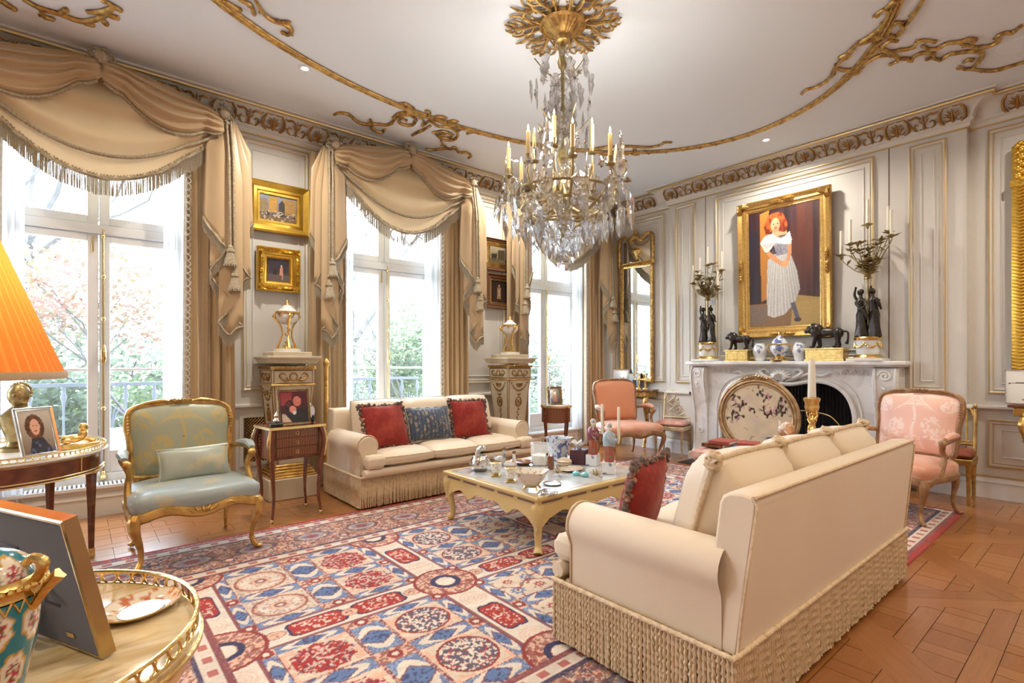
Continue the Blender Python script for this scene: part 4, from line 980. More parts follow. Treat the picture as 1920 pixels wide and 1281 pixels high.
def fauteuil(name, label, loc, rz, frame, uph, Wf=.72, Wb=.62, Dp=.56, H=1.0, back=None, padmat=None, zseat=.40, armpad=None, carve=True, group=None):
    c = thing(name, label, 'armchair', loc, rz, group); y0, y1 = -Dp/2, Dp/2
    for sx in (-1, 1):
        b = MB(); cabriole(b, (sx*Wf*.45, y0+.03, 0), (sx*Wf*.46, y0+.03, zseat-.06), (sx*.7, -.7, 0)); b.build('leg', frame, c)
        b = MB(); cabriole(b, (sx*Wb*.44, y1+.05, 0), (sx*Wb*.43, y1-.02, zseat-.06), (sx*.3, .9, 0), .026); b.build('leg', frame, c)
    # serpentine seat rail
    pr = [(-Wf*.48, y0+.03), (-Wf*.3, y0-.005), (0, y0-.03), (Wf*.3, y0-.005), (Wf*.48, y0+.03), (Wf*.49, -.05), (Wb*.47, y1), (0, y1+.01), (-Wb*.47, y1), (-Wf*.49, -.05)]
    rail = smooth_pts([(x, y, zseat-.055) for x, y in pr], 4, True)
    rail = [V(p.x, p.y, p.z-.018*math.cos(p.x/Wf*4*PI)*(1 if p.y < y0+.12 else 0)) for p in rail]
    b = MB(); b.tube(rail, .034, 8, cyc=True, sec=(.62, 1)); b.build('seat_rail', frame, c)
    if carve:
        b = MB()
        for dx in (-.06, -.03, 0, .03, .06): b.tube([(dx*.3, y0-.045, zseat-.075), (dx, y0-.052, zseat-.055), (dx*1.5, y0-.045, zseat-.035)], [.006, .012, .004], 5)
        for sx in (-1, 1):
            b.tube(smooth_pts([(sx*.09, y0-.03, zseat-.05), (sx*.16, y0-.03, zseat-.035), (sx*.22, y0-.015, zseat-.055), (sx*.27, y0, zseat-.045)], 3), [.005, .011, .009, .004], 5)
            for k in range(4): b.ball((sx*Wf*.46+sx*.004, y0+.008+k*.008, zseat-.07-k*.018), .011, 6, 4)
        b.build('rail_carving', frame, c)
    # seat pad
    b = MB(); out = smooth_pts([(x*.99, y, 0) for x, y in pr], 4, True); N = len(out); rings = [(1.0, zseat-.045), (1.035, zseat-.0), (1.03, zseat+.035), (.93, zseat+.065), (.7, zseat+.085), (.35, zseat+.095), (.02, zseat+.097)]
    b.add([(p.x*k, p.y*k, z) for k, z in rings for p in out], [(j*N+i, j*N+(i+1) % N, (j+1)*N+(i+1) % N, (j+1)*N+i) for j in range(len(rings)-1) for i in range(N)]); b.build('seat', uph, c, ang=60)
    # back
    tilt = T(0, y1-.03, zseat+.02, rx=math.radians(-11)) ; hb = H-zseat-.02; z0 = .07
    ol = back_outline(Wb, z0, hb); N = len(ol); cx, cz = 0, (z0+hb)/2
    b = MB(); b.m = tilt; b.tube([(x, 0, z) for x, z in ol], .026, 8, cyc=True, sec=(1, .8)); bf = b.build('back_frame', frame, c)
    b = MB(); b.m = tilt
    for sx in (-1, 1): b.tube([(sx*Wb*.42, 0, -.05), (sx*Wb*.43, 0, z0+.02)], .022, 8)
    b.build('back_post', frame, c)
    b = MB(); ks = [1, .97, .9, .8, .66, .5, .34, .18, .02]; yk = [-.004, -.022, -.04, -.05, -.056, -.06, -.063, -.065, -.066]
    nv_ = len(ks); b.add([(cx+(x-cx)*k, y, cz+(z-cz)*k) for k, y in zip(ks, yk) for x, z in ol], [(j*N+i, j*N+(i+1) % N, (j+1)*N+(i+1) % N, (j+1)*N+i) for j in range(nv_-1) for i in range(N)])
    b.add([(cx+(x-cx)*k, .012+.02*(1-k), cz+(z-cz)*k) for k in (1, .7, .02) for x, z in ol], [((j+1)*N+i, (j+1)*N+(i+1) % N, j*N+(i+1) % N, j*N+i) for j in range(2) for i in range(N)])
    if back:      # printed back: finer grid
        b = MB(); n_ = 70; b.add([(cx+(x-cx)*k, -.066+.062*k**4, cz+(z-cz)*k) for k in [1-j/n_ for j in range(n_)] for x, z in [((ol[i//3][0]*(3-i % 3)+ol[(i//3+1) % N][0]*(i % 3))/3, (ol[i//3][1]*(3-i % 3)+ol[(i//3+1) % N][1]*(i % 3))/3) for i in range(3*N)]], [(j*3*N+i, j*3*N+(i+1) % (3*N), (j+1)*3*N+(i+1) % (3*N), (j+1)*3*N+i) for j in range(n_-1) for i in range(3*N)])
        b.add([(cx+(x-cx)*k, .012+.02*(1-k), cz+(z-cz)*k) for k in (1, .7, .02) for x, z in ol], [((j+1)*N+i, (j+1)*N+(i+1) % N, j*N+(i+1) % N, j*N+i) for j in range(2) for i in range(N)])
    o = b.build('backrest', back and padmat or padmat or uph, c, ang=60)
    if back: paint(o, palm_col(back[0], back[1], Wb, z0, hb))
    o.matrix_local = tilt
    # crest
    b = MB(); b.m = tilt
    if carve:
        for dx in (-.05, -.025, 0, .025, .05): b.tube([(dx*.4, -.02, hb-.01), (dx, -.032, hb+.012), (dx*1.4, -.02, hb+.028-abs(dx)*.3)], [.008, .014, .005], 5)
        for sx in (-1, 1): b.tube(smooth_pts([(sx*.07, -.02, hb+.002), (sx*.13, -.022, hb+.012), (sx*Wb*.36, -.02, hb-.008), (sx*Wb*.45, -.02, hb-.04)], 3), [.006, .012, .01, .006], 5)
        for sx in (-1, 1):
            for k in range(6): b.ball((sx*Wb*.485, -.024, hb-.10-k*.022), .010, 6, 4)
        b.build('crest', frame, c)
    # arms
    for sx in (-1, 1):
        p0 = tilt @ V(sx*Wb*.485, -.01, .24); za = p0.z
        P = smooth_pts([p0, (sx*(Wf*.5+.0), p0.y-.14, za+.012), (sx*(Wf*.52), p0.y-.28, za-.005), (sx*(Wf*.5), p0.y-.345, za-.02)], 4)
        b = MB(); b.tube(P, [.02, .02, .022, .026], 8); b.ball(P[-1], (.03, .026, .026), 8, 6)
        b.tube(smooth_pts([P[-1]+V(0, 0, -.01), (sx*Wf*.475, P[-1].y+.035, za-.09), (sx*Wf*.485, P[-1].y+.05, za-.15), (sx*Wf*.495, P[-1].y-.01, zseat+.01), (sx*Wf*.485, P[-1].y-.03, zseat-.05)], 4), [.024, .02, .02, .022, .026], 8)
        ar = b.build('arm', frame, c)
        b = MB(); b.tube(smooth_pts([P[2]+V(0, 0, .018), P[6]+V(0, 0, .028), P[10]+V(0, 0, .022)], 5), [.018, .034, .034, .02], 8, sec=(1, .8)); b.build('arm_pad', armpad or uph, ar)
    return c
blue_chair = fauteuil('blue_armchair', 'gilt armchair in blue satin with palm motif by the first window', (.615, 4.17, .009), .05, 'chairgilt', 'bluesatin', .74, .66, .56, 1.01, (srgb(160, 164, 140), srgb(196, 168, 92)), 'bluesatin_print')
pink_far = fauteuil('pink_armchair', 'salmon pink armchair with walnut frame left of the fireplace', (5.76, 4.38, .009), math.radians(-22), 'fruitwood', 'pinksatin', .78, .66, .60, 1.05, None, 'pinkplain', group='pink carved armchairs')
pink_near = fauteuil('pink_armchair', 'pink damask armchair with parcel-gilt frame right of the near sofa', (5.47, 1.29, .009), math.radians(-104), 'fruitwood', 'pinksatin', .72, .66, .60, 1.04, (srgb(236, 188, 166), srgb(246, 228, 214)), 'pink_print', group='pink carved armchairs')
# lumbar cushion on the blue chair
lc = pillow('lumbar_cushion', 'small sea green damask cushion on the blue armchair', 'greensatin', 'greensatin', (.64, 4.22, .595), .44, .22, .11, math.radians(72), .10) if mdef('greensatin', (.36, .40, .33), .35, sheen=.2, layers=[('noise', (.58, .50, .28), 9, .52, .62, .6)]) is None else None
# ---- gilt side chairs
def side_chair(label, loc, rz, frame, seatmat, pierced):
    c = thing('side_chair', label, 'chair', loc, rz, 'small gilt side chairs'); w, d, zs = .42, .38, .44
    for sx in (-1, 1):
        for sy in (-1, 1):
            b = MB(); b.lathe([(.010, 0), (.013, .02), (.016, .2), (.020, zs-.1), (.026, zs-.09), (.026, zs-.03)], 10, (sx*w*.43, sy*d*.42, 0), flute=lambda a, z: .05*math.cos(6*a)); b.build('leg', frame, c)
    b = MB(); b.bx((-w/2, -d/2, zs-.075), (w/2, d/2, zs-.02)); b.build('seat_rail', frame, c, bevel=.008)
    b = MB(); cushion(b, 0, 0, zs+.012, w-.02, d-.02, .06, .02); b.build('seat', seatmat, c)
    bk = thing('x', None, None); bpy.data.objects.remove(bk)
    m = T(0, d/2-.015, zs-.02, rx=math.radians(-8)); b = MB(); b.m = m; hb = .47
    for sx in (-1, 1):
        b.tube([(sx*w*.44, 0, 0), (sx*w*.44, 0, hb-.03)], .016, 8); b.ball((sx*w*.44, 0, hb), (.015, .015, .025), 8, 6)
    b.tube(smooth_pts([(-w*.44, 0, hb-.12), (-w*.34, 0, hb-.03), (0, 0, hb+.03), (w*.34, 0, hb-.03), (w*.44, 0, hb-.12)], 5), .014, 8); b.tube([(-w*.44, 0, .1), (w*.44, 0, .1)], .014, 8); b.tube([(-w*.44, 0, .13), (w*.44, 0, .13)], .006, 6); b.build('backrest', frame, c)
    b = MB(); b.m = m
    if pierced:
        for s in (-1, 1):
            b.tube(smooth_pts([(s*.03, 0, .12), (s*.11, 0, .18), (s*.06, 0, .25), (s*.13, 0, .31), (s*.05, 0, .38), (s*.02, 0, hb)], 4), .009, 6)
            b.tube([(s*.055+.035*math.cos(t), 0, .30+.045*math.sin(t)) for t in [2*PI*k/12 for k in range(12)]], .007, 5, cyc=True)
            b.tube([(s*.15, 0, .13), (s*.15, 0, hb-.06)], .006, 5)
        b.tube([(.055*math.cos(t), 0, .22+.055*math.sin(t)) for t in [2*PI*k/14 for k in range(14)]], .008, 5, cyc=True); b.ball((0, 0, .22), .02, 8, 6); b.ball((0, 0, .36), .022, 8, 6)
    else:
        for k in range(-2, 3): b.tube([(k*.062, 0, .1), (k*.062, 0, hb-.04)], .009, 6)
    b.build('splat', frame, c)
    return c
mdef('palegilt', (.62, .50, .33), .45, .4, layers=[('noise', (.36, .26, .14), 20, .45, .65, .7)])
mdef('redleather', (.24, .055, .03), .4)
mdef('rosedamask', (.55, .26, .20), .5, layers=[('noise', (.70, .50, .42), 8, .45, .62, .7)])
side_chair('gilt side chair with pierced ribbon back left of the fireplace', (6.385, 4.085, 0), math.radians(-76), 'palegilt', 'rosedamask', True)
side_chair('gilt side chair with reddish seat against the wall behind the pink armchair', (6.33, 1.10, 0), math.radians(-88), 'chairgilt', 'redleather', False)
# ================================================================ coffee table
mdef('lacquer', (.66, .48, .20), .3, coat=.4, layers=[('noise', (.56, .38, .13), 3, .4, .7, .6)])
mdef('tabletop', (.60, .61, .60), .12, coat=.7, layers=[('veins', (.36, .37, .38), 6, .45, .6, .6), ('noise', (.75, .76, .76), 2, .5, .7, .6)])
CT = thing('coffee_table', 'large cream lacquer coffee table with scalloped apron and grey top', 'table', (2.97, 3.065, .009)); a_, b_ = .65, .575
MB().bx((-a_, -b_, .372), (a_, b_, .398)).build('top', 'lacquer', CT, bevel=.006)
MB().bx((-a_+.045, -b_+.045, .394), (a_-.045, b_-.045, .4)).build('inset_top', 'tabletop', CT, smooth=False)
MB().bx((-a_+.02, -b_+.02, .335), (a_-.02, b_-.02, .372)).build('frieze', 'lacquer', CT, bevel=.004)
for (ux, uy, L) in ((1, 0, a_), (0, 1, b_)):
    for sg in (-1, 1):
        sl = MB()
        for k in range(-2, 3):
            c0 = k*L*.38; p = (c0, sg*(b_-.02)) if ux else (sg*(a_-.02), c0); hx = L*.15
            sl.box((p[0], p[1], .353), (2*hx if ux else .004, .004 if ux else 2*hx, .013))
        sl.build('pierced_slot', 'redlacquer', CT, smooth=False) if False else [MB().add([sl.m @ v for v in sl.v[i*8:i*8+8]], [(3,2,1,0),(4,5,6,7),(0,1,5,4),(1,2,6,5),(2,3,7,6),(3,0,4,7)]).build('pierced_slot', 'slotpaint', CT, smooth=False) for i in range(5)] if mdef('slotpaint', (.16, .09, .07), .5) is None else 0
        # scalloped apron
        pts = []; n = 48
        for i in range(n+1):
            t = -1+2*i/n; q_ = abs(t); dz = .075+.10*max(0, q_-.78)/.22+.012*math.cos(q_*9*PI*.55)*(q_ < .8)+.028*math.exp(-((q_-.42)/.10)**2)-.02*math.exp(-(q_/.15)**2)
            pts.append((t*(L-.02), .338-dz))
        ap = [(p[0], p[1]) for p in pts]+[(L-.02, .338), (-L+.02, .338)]
        b = MB(); off = (b_ if ux else a_)-.028
        n2 = len(ap); th = .012
        f3 = lambda x, z, d: (x, sg*(off+d), z) if ux else (sg*(off+d), x, z)
        vs_ = [f3(x, z, -th) for x, z in ap]+[f3(x, z, th) for x, z in ap]
        fs = []
        for i in range(n): 
            top0 = (pts[i][0], .338); 
        # strip faces (concave outline -> quads down from the top edge)
        vs_ = []; 
        for x, z in pts: vs_ += [f3(x, z, -th), f3(x, z, th), f3(x, .338, -th), f3(x, .338, th)]
        for i in range(n):
            k = i*4; fs += [(k, k+4, k+6, k+2), (k+1, k+3, k+7, k+5), (k, k+1, k+5, k+4), (k+2, k+6, k+7, k+3)]
        b.add(vs_, fs); b.build('apron', 'lacquer', CT, ang=60)
for sx in (-1, 1):
    for sy in (-1, 1):
        P = smooth_pts([(sx*(a_-.045), sy*(b_-.045), .335), (sx*(a_-.035), sy*(b_-.035), .26), (sx*(a_-.055), sy*(b_-.055), .13), (sx*(a_-.06), sy*(b_-.06), .05), (sx*(a_-.04), sy*(b_-.04), .008)], 4)
        b = MB(); b.tube(P, [.052, .055, .036, .026, .034], 4, flat=None); b = MB()
        for p0, p1 in (): pass
        rad = [.050, .052, .050, .044, .038, .034, .031, .028, .026, .024, .023, .023, .024, .026, .030, .034, .032]
        b.tube(P, rad, 12); b.clamp(0); b.build('leg', 'lacquer', CT)
# ================================================================ mahogany side table
ST = thing('side_table', 'mahogany three-drawer side table with brass mounts beside the far sofa', 'table', (1.40, 4.60, 0), math.radians(5)); w, d = .43, .32
MB().bx((-w/2+.02, -d/2+.02, .50), (w/2-.02, d/2-.02, .755)).build('carcase', 'mahogany', ST, bevel=.006)
b = MB(); b.prism([(-w/2-.015, -d/2-.015), (w/2+.015, -d/2-.015), (w/2+.015, d/2+.015), (-w/2-.015, d/2+.015)], .755, .772); tt = b.build('top', 'mahogany', ST, bevel=.004)
b = MB(); b.m = T(0, 0, .765); b.frame(w+.04, d+.04, [(0, -.012), (0, .008), (.006, .01), (.008, 0), (.008, -.012)]); b.build('brass_edge', 'brass', tt)
for k in range(3):
    z = .525+k*.077; dr = MB().bx((-w/2+.045, -d/2+.012, z), (w/2-.045, -d/2+.03, z+.072)).build('drawer', 'rosewood', ST, bevel=.003)
    b = MB(); b.m = Matrix.Translation((0, -d/2+.012, z+.036)) @ WALLY; b.tube([(.012*math.cos(t), .017*math.sin(t), .003) for t in [2*PI*i/10 for i in range(10)]], .003, 5, cyc=True); b.build('escutcheon', 'brass', dr)
for sx in (-1, 1):
    for sy in (-1, 1):
        P = smooth_pts([(sx*(w/2-.01), sy*(d/2-.01), .75), (sx*(w/2+.008), sy*(d/2+.006), .64), (sx*(w/2-.012), sy*(d/2-.01), .45), (sx*(w/2-.03), sy*(d/2-.025), .2), (sx*(w/2-.012), sy*(d/2-.01), .03)], 4)
        b = MB(); b.tube(P, [.024, .026, .02, .013, .010], 8); lg = b.build('leg', 'mahogany', ST)
        b = MB(); b.tube(P[:7], [.012, .014, .009], 6); b.m = T(sx*.016, sy*.012, 0); b2 = MB(); b2.tube([p+V(sx*.017, sy*.015, 0) for p in P[:8]], [.01, .016, .006], 6); b2.build('brass_mount', 'brass', lg); b2 = MB(); b2.ball(P[-1]+V(0, 0, -.012), (.014, .014, .018), 8, 6); b2.build('caster', 'brass', lg)
# ================================================================ round table with the lamp things
RT = thing('round_table', 'mahogany round table with brass gallery in front of the first window', 'table', (-.40, 4.40, 0)); r = .56
b = MB(); b.lathe([(0, .735), (r, .735), (r+.008, .742), (r+.008, .748), (r-.01, .752), (0, .752)], 56); b.build('marble_top', 'whitemarble', RT)
b = MB(); b.lathe([(r-.03, .735), (r-.02, .73), (r-.02, .625), (r-.03, .615), (r-.06, .615)], 56, cap=False); b.build('drawer_frieze', 'mahogany', RT)
b = MB()
for z in (.728, .635, .618): b.tube([((r-.018)*math.cos(t), (r-.018)*math.sin(t), z) for t in [2*PI*i/56 for i in range(56)]], .0045, 5, cyc=True)
for k in range(8):
    t = k*PI/4+.12; b.tube([((r-.017)*math.cos(t), (r-.017)*math.sin(t), z) for z in (.63, .73)], .004, 5)
b.build('brass_stringing', 'brass', RT)
def gallery(parent, r, z, h, n, mat):
    b = MB()
    for zz, rr in ((z+.003, .0035), (z+h, .0045)): b.tube([(r*math.cos(t), r*math.sin(t), zz) for t in [2*PI*i/72 for i in range(72)]], rr, 6, cyc=True)
    for k in range(n):
        t0 = 2*PI*k/n; w_ = PI/n*.95
        b.tube([(r*math.cos(t0+w_*math.cos(a)), r*math.sin(t0+w_*math.cos(a)), z+.003+(h-.003)/2+(h-.003)/2*math.sin(a)) for a in [2*PI*i/10 for i in range(10)]], .0026, 4, cyc=True)
    return b.build('pierced_gallery', mat, parent)
gallery(RT, r-.004, .752, .028, 110, 'brass')
for a in (8, 57, 190, 240):
    t = math.radians(a); p = ((r-.075)*math.cos(t), (r-.075)*math.sin(t))
    b = MB(); b.lathe([(.012, 0), (.016, .05), (.020, .3), (.030, .57), (.032, .575), (.034, .62), (.034, .63)], 4, (p[0], p[1], 0)); b.lathe([(.02, .6), (.034, .6), (.034, .735)], 12, (p[0], p[1], 0)); lg = b.build('leg', 'mahogany', RT)
    b = MB(); b.lathe([(.036, .56), (.042, .57), (.042, .59), (.036, .6)], 16, (p[0], p[1], 0), cap=False); b.build('brass_collar', 'brass', lg); b = MB(); b.lathe([(.022, 0), (.02, .06)], 10, (p[0], p[1], 0)); b.build('brass_toe', 'brass', lg); b = MB(); b.ball((p[0]*1.06, p[1]*1.06, .68), (.02, .02, .04), 8, 6); b.build('brass_boss', 'brass', lg)
# ================================================================ foreground marble gueridon
GT = thing('marble_table', 'round yellow marble table with pierced gilt gallery in the foreground', 'table', (-.161, 1.401, .009)); r = .375
b = MB(); b.lathe([(0, .695), (r, .695), (r+.006, .70), (r+.006, .714), (r-.004, .72), (0, .72)], 64); b.build('marble_top', 'yellowmarble', GT)
b = MB(); b.lathe([(r-.05, .64), (r-.015, .645), (r-.01, .69), (r+.012, .694), (r+.012, .702), (r, .706)], 64, cap=False); b.build('gilt_rim', 'gilt', GT)
gallery(GT, r, .716, .034, 62, 'gilt')
b = MB(); b.lathe([(.0, .64), (.05, .64), (.035, .58), (.05, .5), (.03, .4), (.055, .2), (.04, .14), (.06, .1)], 20); b.build('column', 'gilt', GT)
for k in range(3):
    t = 2*PI*k/3+.4; b = MB(); cabriole(b, (.24*math.cos(t), .24*math.sin(t), 0), (.05*math.cos(t), .05*math.sin(t), .18), (math.cos(t), math.sin(t), 0), .028); b.build('foot', 'gilt', GT)
# ================================================================ oval table at the corner window
OT = thing('drum_table', 'small oval rosewood table with brass rim by the corner window', 'table', (4.98, 4.98, 0), math.radians(-40))
b = MB(); b.lathe([(0, .70), (.205, .70), (.21, .705), (.21, .712), (0, .715)], 36, sy=.75); b.build('top', 'whitemarble', OT)
b = MB(); b.lathe([(.195, .70), (.195, .50), (.18, .49), (0, .49)], 36, sy=.75, cap=False); b.build('drum', 'rosewood', OT)
b = MB(); b.lathe([(.208, .69), (.215, .70), (.215, .725), (.208, .725)], 36, sy=.75, cap=False); b.build('brass_rim', 'brass', OT)
for sx in (-1, 1):
    for sy in (-1, 1):
        b = MB(); b.tube(smooth_pts([(sx*.14, sy*.105, .70), (sx*.145, sy*.11, .5), (sx*.135, sy*.1, .3), (sx*.16, sy*.12, .012)], 3), [.018, .02, .014, .010], 6); b.build('leg', 'mahogany', OT)
MB().lathe([(0, .22), (.13, .22), (.13, .235), (0, .235)], 24, sy=.75).build('shelf', 'mahogany', OT)
# ================================================================ low stool of books before the hearth
FS = thing('ottoman', 'low upholstered stool carrying books between near sofa and hearth', 'ottoman', (5.05, 2.32, .009))
b = MB(); cushion(b, 0, 0, .36, .52, 1.12, .12, .015); b.build('cushion', 'rosedamask', FS); MB().bx((-.24, -.52, .22), (.24, .52, .31)).build('frame', 'mahogany', FS, bevel=.008)
for sx in (-1, 1):
    for sy in (-1, 1): b = MB(); b.lathe([(.014, 0), (.022, .2), (.026, .23)], 10, (sx*.2, sy*.48, 0)); b.build('leg', 'mahogany', FS)
# ================================================================ chimneypiece
MC = 2.635
FP = thing('chimneypiece', 'carved white marble fireplace surround with serpentine shelf', 'fireplace', (XF, MC, 0))
# local: x -> into the room is -x ; y along wall ; z up
n = 60; sh = []
for i in range(n+1):
    t = -1+2*i/n; q_ = abs(t); dx = -.30+.035*math.cos(t*PI*2)*(q_ < .75)-.02*(q_ > .72)*(1-q_)/.28; 
    sh.append((dx, t*1.21))
sh = [(.0, -1.21)]+[(-.12, -1.235), (-.26, -1.225)]+sh[2:-2]+[(-.26, 1.225), (-.12, 1.235), (.0, 1.21)]
b = MB(); b.prism(sh, 1.272, 1.315); b.prism([(x*.92, y*.985) for x, y in sh], 1.255, 1.274); b.build('shelf', 'marble', FP, bevel=.012, seg=3)
# arch curve (y,z) of the opening
arch = [(-.76, 0), (-.76, .55), (-.755, .75), (-.70, .92), (-.60, 1.03), (-.47, 1.085), (-.33, 1.09), (-.20, 1.065), (-.09, 1.05), (0, 1.055)]
arch = arch+[(-y, z) for y, z in reversed(arch[:-1])]
ar = [(p.x, p.y) for p in smooth_pts([(y, z, 0) for y, z in arch], 4)]
def outer(y, z):
    if z < .5: return (math.copysign(1.10, y), z)
    t = min(1, max(0, (z-.5)/.4)); yy = y+(math.copysign(1.10, y)-y)*max(0, 1-(z-.5)/.58); return (yy, 1.255 if z > .62 else z+.0)
vs_, fs = [], []
outp = []
for (y, z) in ar:
    if z <= .9: o_ = (math.copysign(1.10, y), z*1.255/.9)
    else: o_ = (y*1.10/.71 if abs(y) < .71 else math.copysign(1.10, y), 1.255)
    outp.append(o_)
b = MB()
for (y, z), (oy, oz) in zip(ar, outp): vs_ += [(-.17, y, z), (-.17, oy, oz), (.02, y, z), (.02, oy, oz)]
for i in range(len(ar)-1): k = i*4; fs += [(k, k+1, k+5, k+4), (k+2, k+6, k+7, k+3), (k, k+4, k+6, k+2), (k+1, k+3, k+7, k+5)]
b.add(vs_, fs); b.build('frontispiece', 'marble', FP, ang=30)
b = MB(); b.tube([(-.185, y*.995, z-.004) for y, z in ar], .026, 8); b.tube([(-.178, y*1.075, z*1.045) for y, z in ar], .012, 6); b.build('arch_moulding', 'marble', FP)
for s in (-1, 1):
    prof = [(.0, 0), (-.22, 0), (-.225, .10), (-.19, .13), (-.17, .25), (-.165, .5), (-.18, .72), (-.235, .92), (-.265, 1.08), (-.255, 1.2), (-.20, 1.255), (0, 1.255)]
    sp = [(p.x, p.y) for p in smooth_pts([(x, z, 0) for x, z in prof], 2)]
    b = MB(); N = len(sp); ya, yb = s*.93, s*1.16
    b.add([(x, ya, z) for x, z in sp]+[(x, yb, z) for x, z in sp], [tuple(range(N)) if s < 0 else tuple(reversed(range(N))), tuple(reversed(range(N, 2*N))) if s < 0 else tuple(range(N, 2*N))]+[(i, N+i, N+(i+1) % N, (i+1) % N) if s < 0 else (i, (i+1) % N, N+(i+1) % N, N+i) for i in range(N)])
    jb = b.build('jamb', 'marble', FP, bevel=.01)
    b = MB()
    for yy in (s*.955, s*1.135): b.tube([(x-.008, yy, z) for x, z in sp[2:-3]], .014, 6)
    for k, (zz, rr) in enumerate(((1.16, .06), (.40, .045))):
        b.tube([(-.27+.02*(zz < 1)+.08*(zz < 1), s*1.045+a_*math.cos(t), zz+a_*math.sin(t)) for t, a_ in [(q_*.5, rr*(1-q_/26)) for q_ in range(22)]], .014, 6)
    for q_ in range(6): b.tube([(-.255+.02*q_, s*1.045-.05*math.sin(q_), 1.05-q_*.05), (-.265+.018*q_, s*1.045, 1.02-q_*.05), (-.245+.02*q_, s*1.045+.05, 1.05-q_*.05)], [.006, .016, .006], 5)
    b.build('jamb_scroll_carving', 'marble', jb)
    b = MB(); b.bx((-.26, s*.90, 0), (.0, s*1.19, .10)); b.build('plinth_block', 'marble', jb, bevel=.006)
b = MB()      # shell keystone and frieze scrolls
for k in range(-4, 5): t = k*.33; b.tube([(-.19, 0, 1.08), (-.235, .07*math.sin(t), 1.08+.07*math.cos(t)*.8+.04), (-.215, .13*math.sin(t), 1.10+.11*math.cos(t))], [.012, .022, .010], 6)
for s in (-1, 1):
    b.tube(smooth_pts([(-.19, s*.05, 1.09), (-.21, s*.16, 1.12), (-.205, s*.24, 1.19), (-.2, s*.18, 1.22), (-.2, s*.14, 1.18)], 4), [.02, .026, .02, .015, .01], 6)
    b.tube(smooth_pts([(-.2, s*.2, 1.13), (-.2, s*.32, 1.17), (-.195, s*.44, 1.15), (-.195, s*.52, 1.19), (-.19, s*.60, 1.17)], 4), [.016, .022, .018, .015, .008], 6)
    for q_ in range(7): b.tube([(-.18, s*(.62+q_*.04), 1.165), (-.195, s*(.64+q_*.04), 1.20+.02*(q_ % 2)), (-.18, s*(.66+q_*.04), 1.17)], [.006, .014, .006], 5)
b.build('keystone_carving', 'marble', FP)
# ---- fire screen
mdef('tapestry', (1, 1, 1), .8, vc=1, bump=(250, .0008))
SCR = thing('fire_screen', 'oval gilt fire screen with blossom tapestry before the hearth', 'fire screen', (6.02, 2.745, .012), 0)
el = lambda a, ry, rz, x=0, cz=.66: (x, ry*math.cos(a), cz+rz*math.sin(a))
N = 64
b = MB()
for rr, tt, x in ((.445, .020, 0), (.415, .016, -.008), (.385, .012, -.004)): b.tube([el(2*PI*i/N, rr+.012, rr, x) for i in range(N)], tt, 8, cyc=True)
b.build('oval_frame', 'oldgiltwood', SCR) if mdef('oldgiltwood', (.42, .26, .12), .4, .45, layers=[('noise', (.60, .44, .24), 12, .45, .65, .7), ('noise', (.26, .12, .06), 20, .5, .68, .5)], bump=(60, .002)) is None else 0
b = MB(); n_ = 56; m_ = 120
b.add([el(2*PI*i/m_, .39*(1-k/n_), .385*(1-k/n_), -.002) for k in range(n_) for i in range(m_)], [(k*m_+i, k*m_+(i+1) % m_, (k+1)*m_+(i+1) % m_, (k+1)*m_+i) for k in range(n_-1) for i in range(m_)])
b.lathe([(.0, 0)], 3) if False else None
tp = b.build('tapestry_panel', 'tapestry', SCR)
def blossom(co):
    y, z = co[:, 1], co[:, 2]-.66; c = np.tile(S3(214, 196, 164), (len(y), 1)); rr = random.Random(3)
    c *= (.9+.2*vnoise(y*12, z*12, 4))[:, None]
    m = (np.abs(vnoise(y*11, z*11, 8)-.5) < .02) & (vnoise(y*16, z*16, 5) > .45); c[m] = S3(150, 136, 104)
    for _ in range(15):
        a, b0 = rr.uniform(-.3, .3), rr.uniform(-.28, .32)
        for q_ in range(5):
            aa = rr.uniform(0, 6.3); L = rr.uniform(.03, .07); t = ((y-a)*math.cos(aa)+(z-b0)*math.sin(aa)); d = np.abs(-(y-a)*math.sin(aa)+(z-b0)*math.cos(aa)); c[(t > 0) & (t < L) & (d < .0065)] = S3(62, 50, 40)
            ex, ez = a+L*math.cos(aa), b0+L*math.sin(aa); mm = ((y-ex)/.012)**2+((z-ez)/.02)**2 < 1; c[mm] = S3(70, 40, 40) if rr.random() < .6 else S3(196, 150, 150)
    for (a, b0) in ((.1, .2), (-.12, -.22), (.02, -.02)): mm = ((y-a)/.06)**2+((z-b0)/.045)**2 < 1; c[mm] = c[mm]*.6+S3(206, 176, 178)*.4
    return c
paint(tp, blossom)
b = MB(); b.add([el(2*PI*i/40, .40, .395, .014) for i in range(40)], [tuple(range(40))]); b.build('backing', 'oldgiltwood', SCR)
b = MB()
for k in range(-4, 5): b.tube([(-.01, k*.022, 1.11-abs(k)*.006), (-.03, k*.03, 1.135-abs(k)*.008), (-.01, k*.042, 1.16-abs(k)*.014)], [.008, .014, .006], 5)
for s in (-1, 1): b.tube(smooth_pts([(-.01, s*.08, 1.105), (-.02, s*.14, 1.115), (-.01, s*.2, 1.075), (-.005, s*.24, 1.06)], 3), [.01, .014, .01, .005], 5)
b.build('ribbon_crest', 'oldgiltwood', SCR)
for s in (-1, 1):
    b = MB(); b.tube(smooth_pts([(0, s*.30, .33), (0, s*.35, .2), (0, s*.33, .1), (0, s*.40, .02)], 4), [.02, .024, .02, .018], 8); b.tube(smooth_pts([(-.16, s*.41, .012), (-.06, s*.39, .05), (.06, s*.39, .05), (.16, s*.41, .012)], 4), [.016, .022, .022, .016], 8); b.build('foot', 'oldgiltwood', SCR)
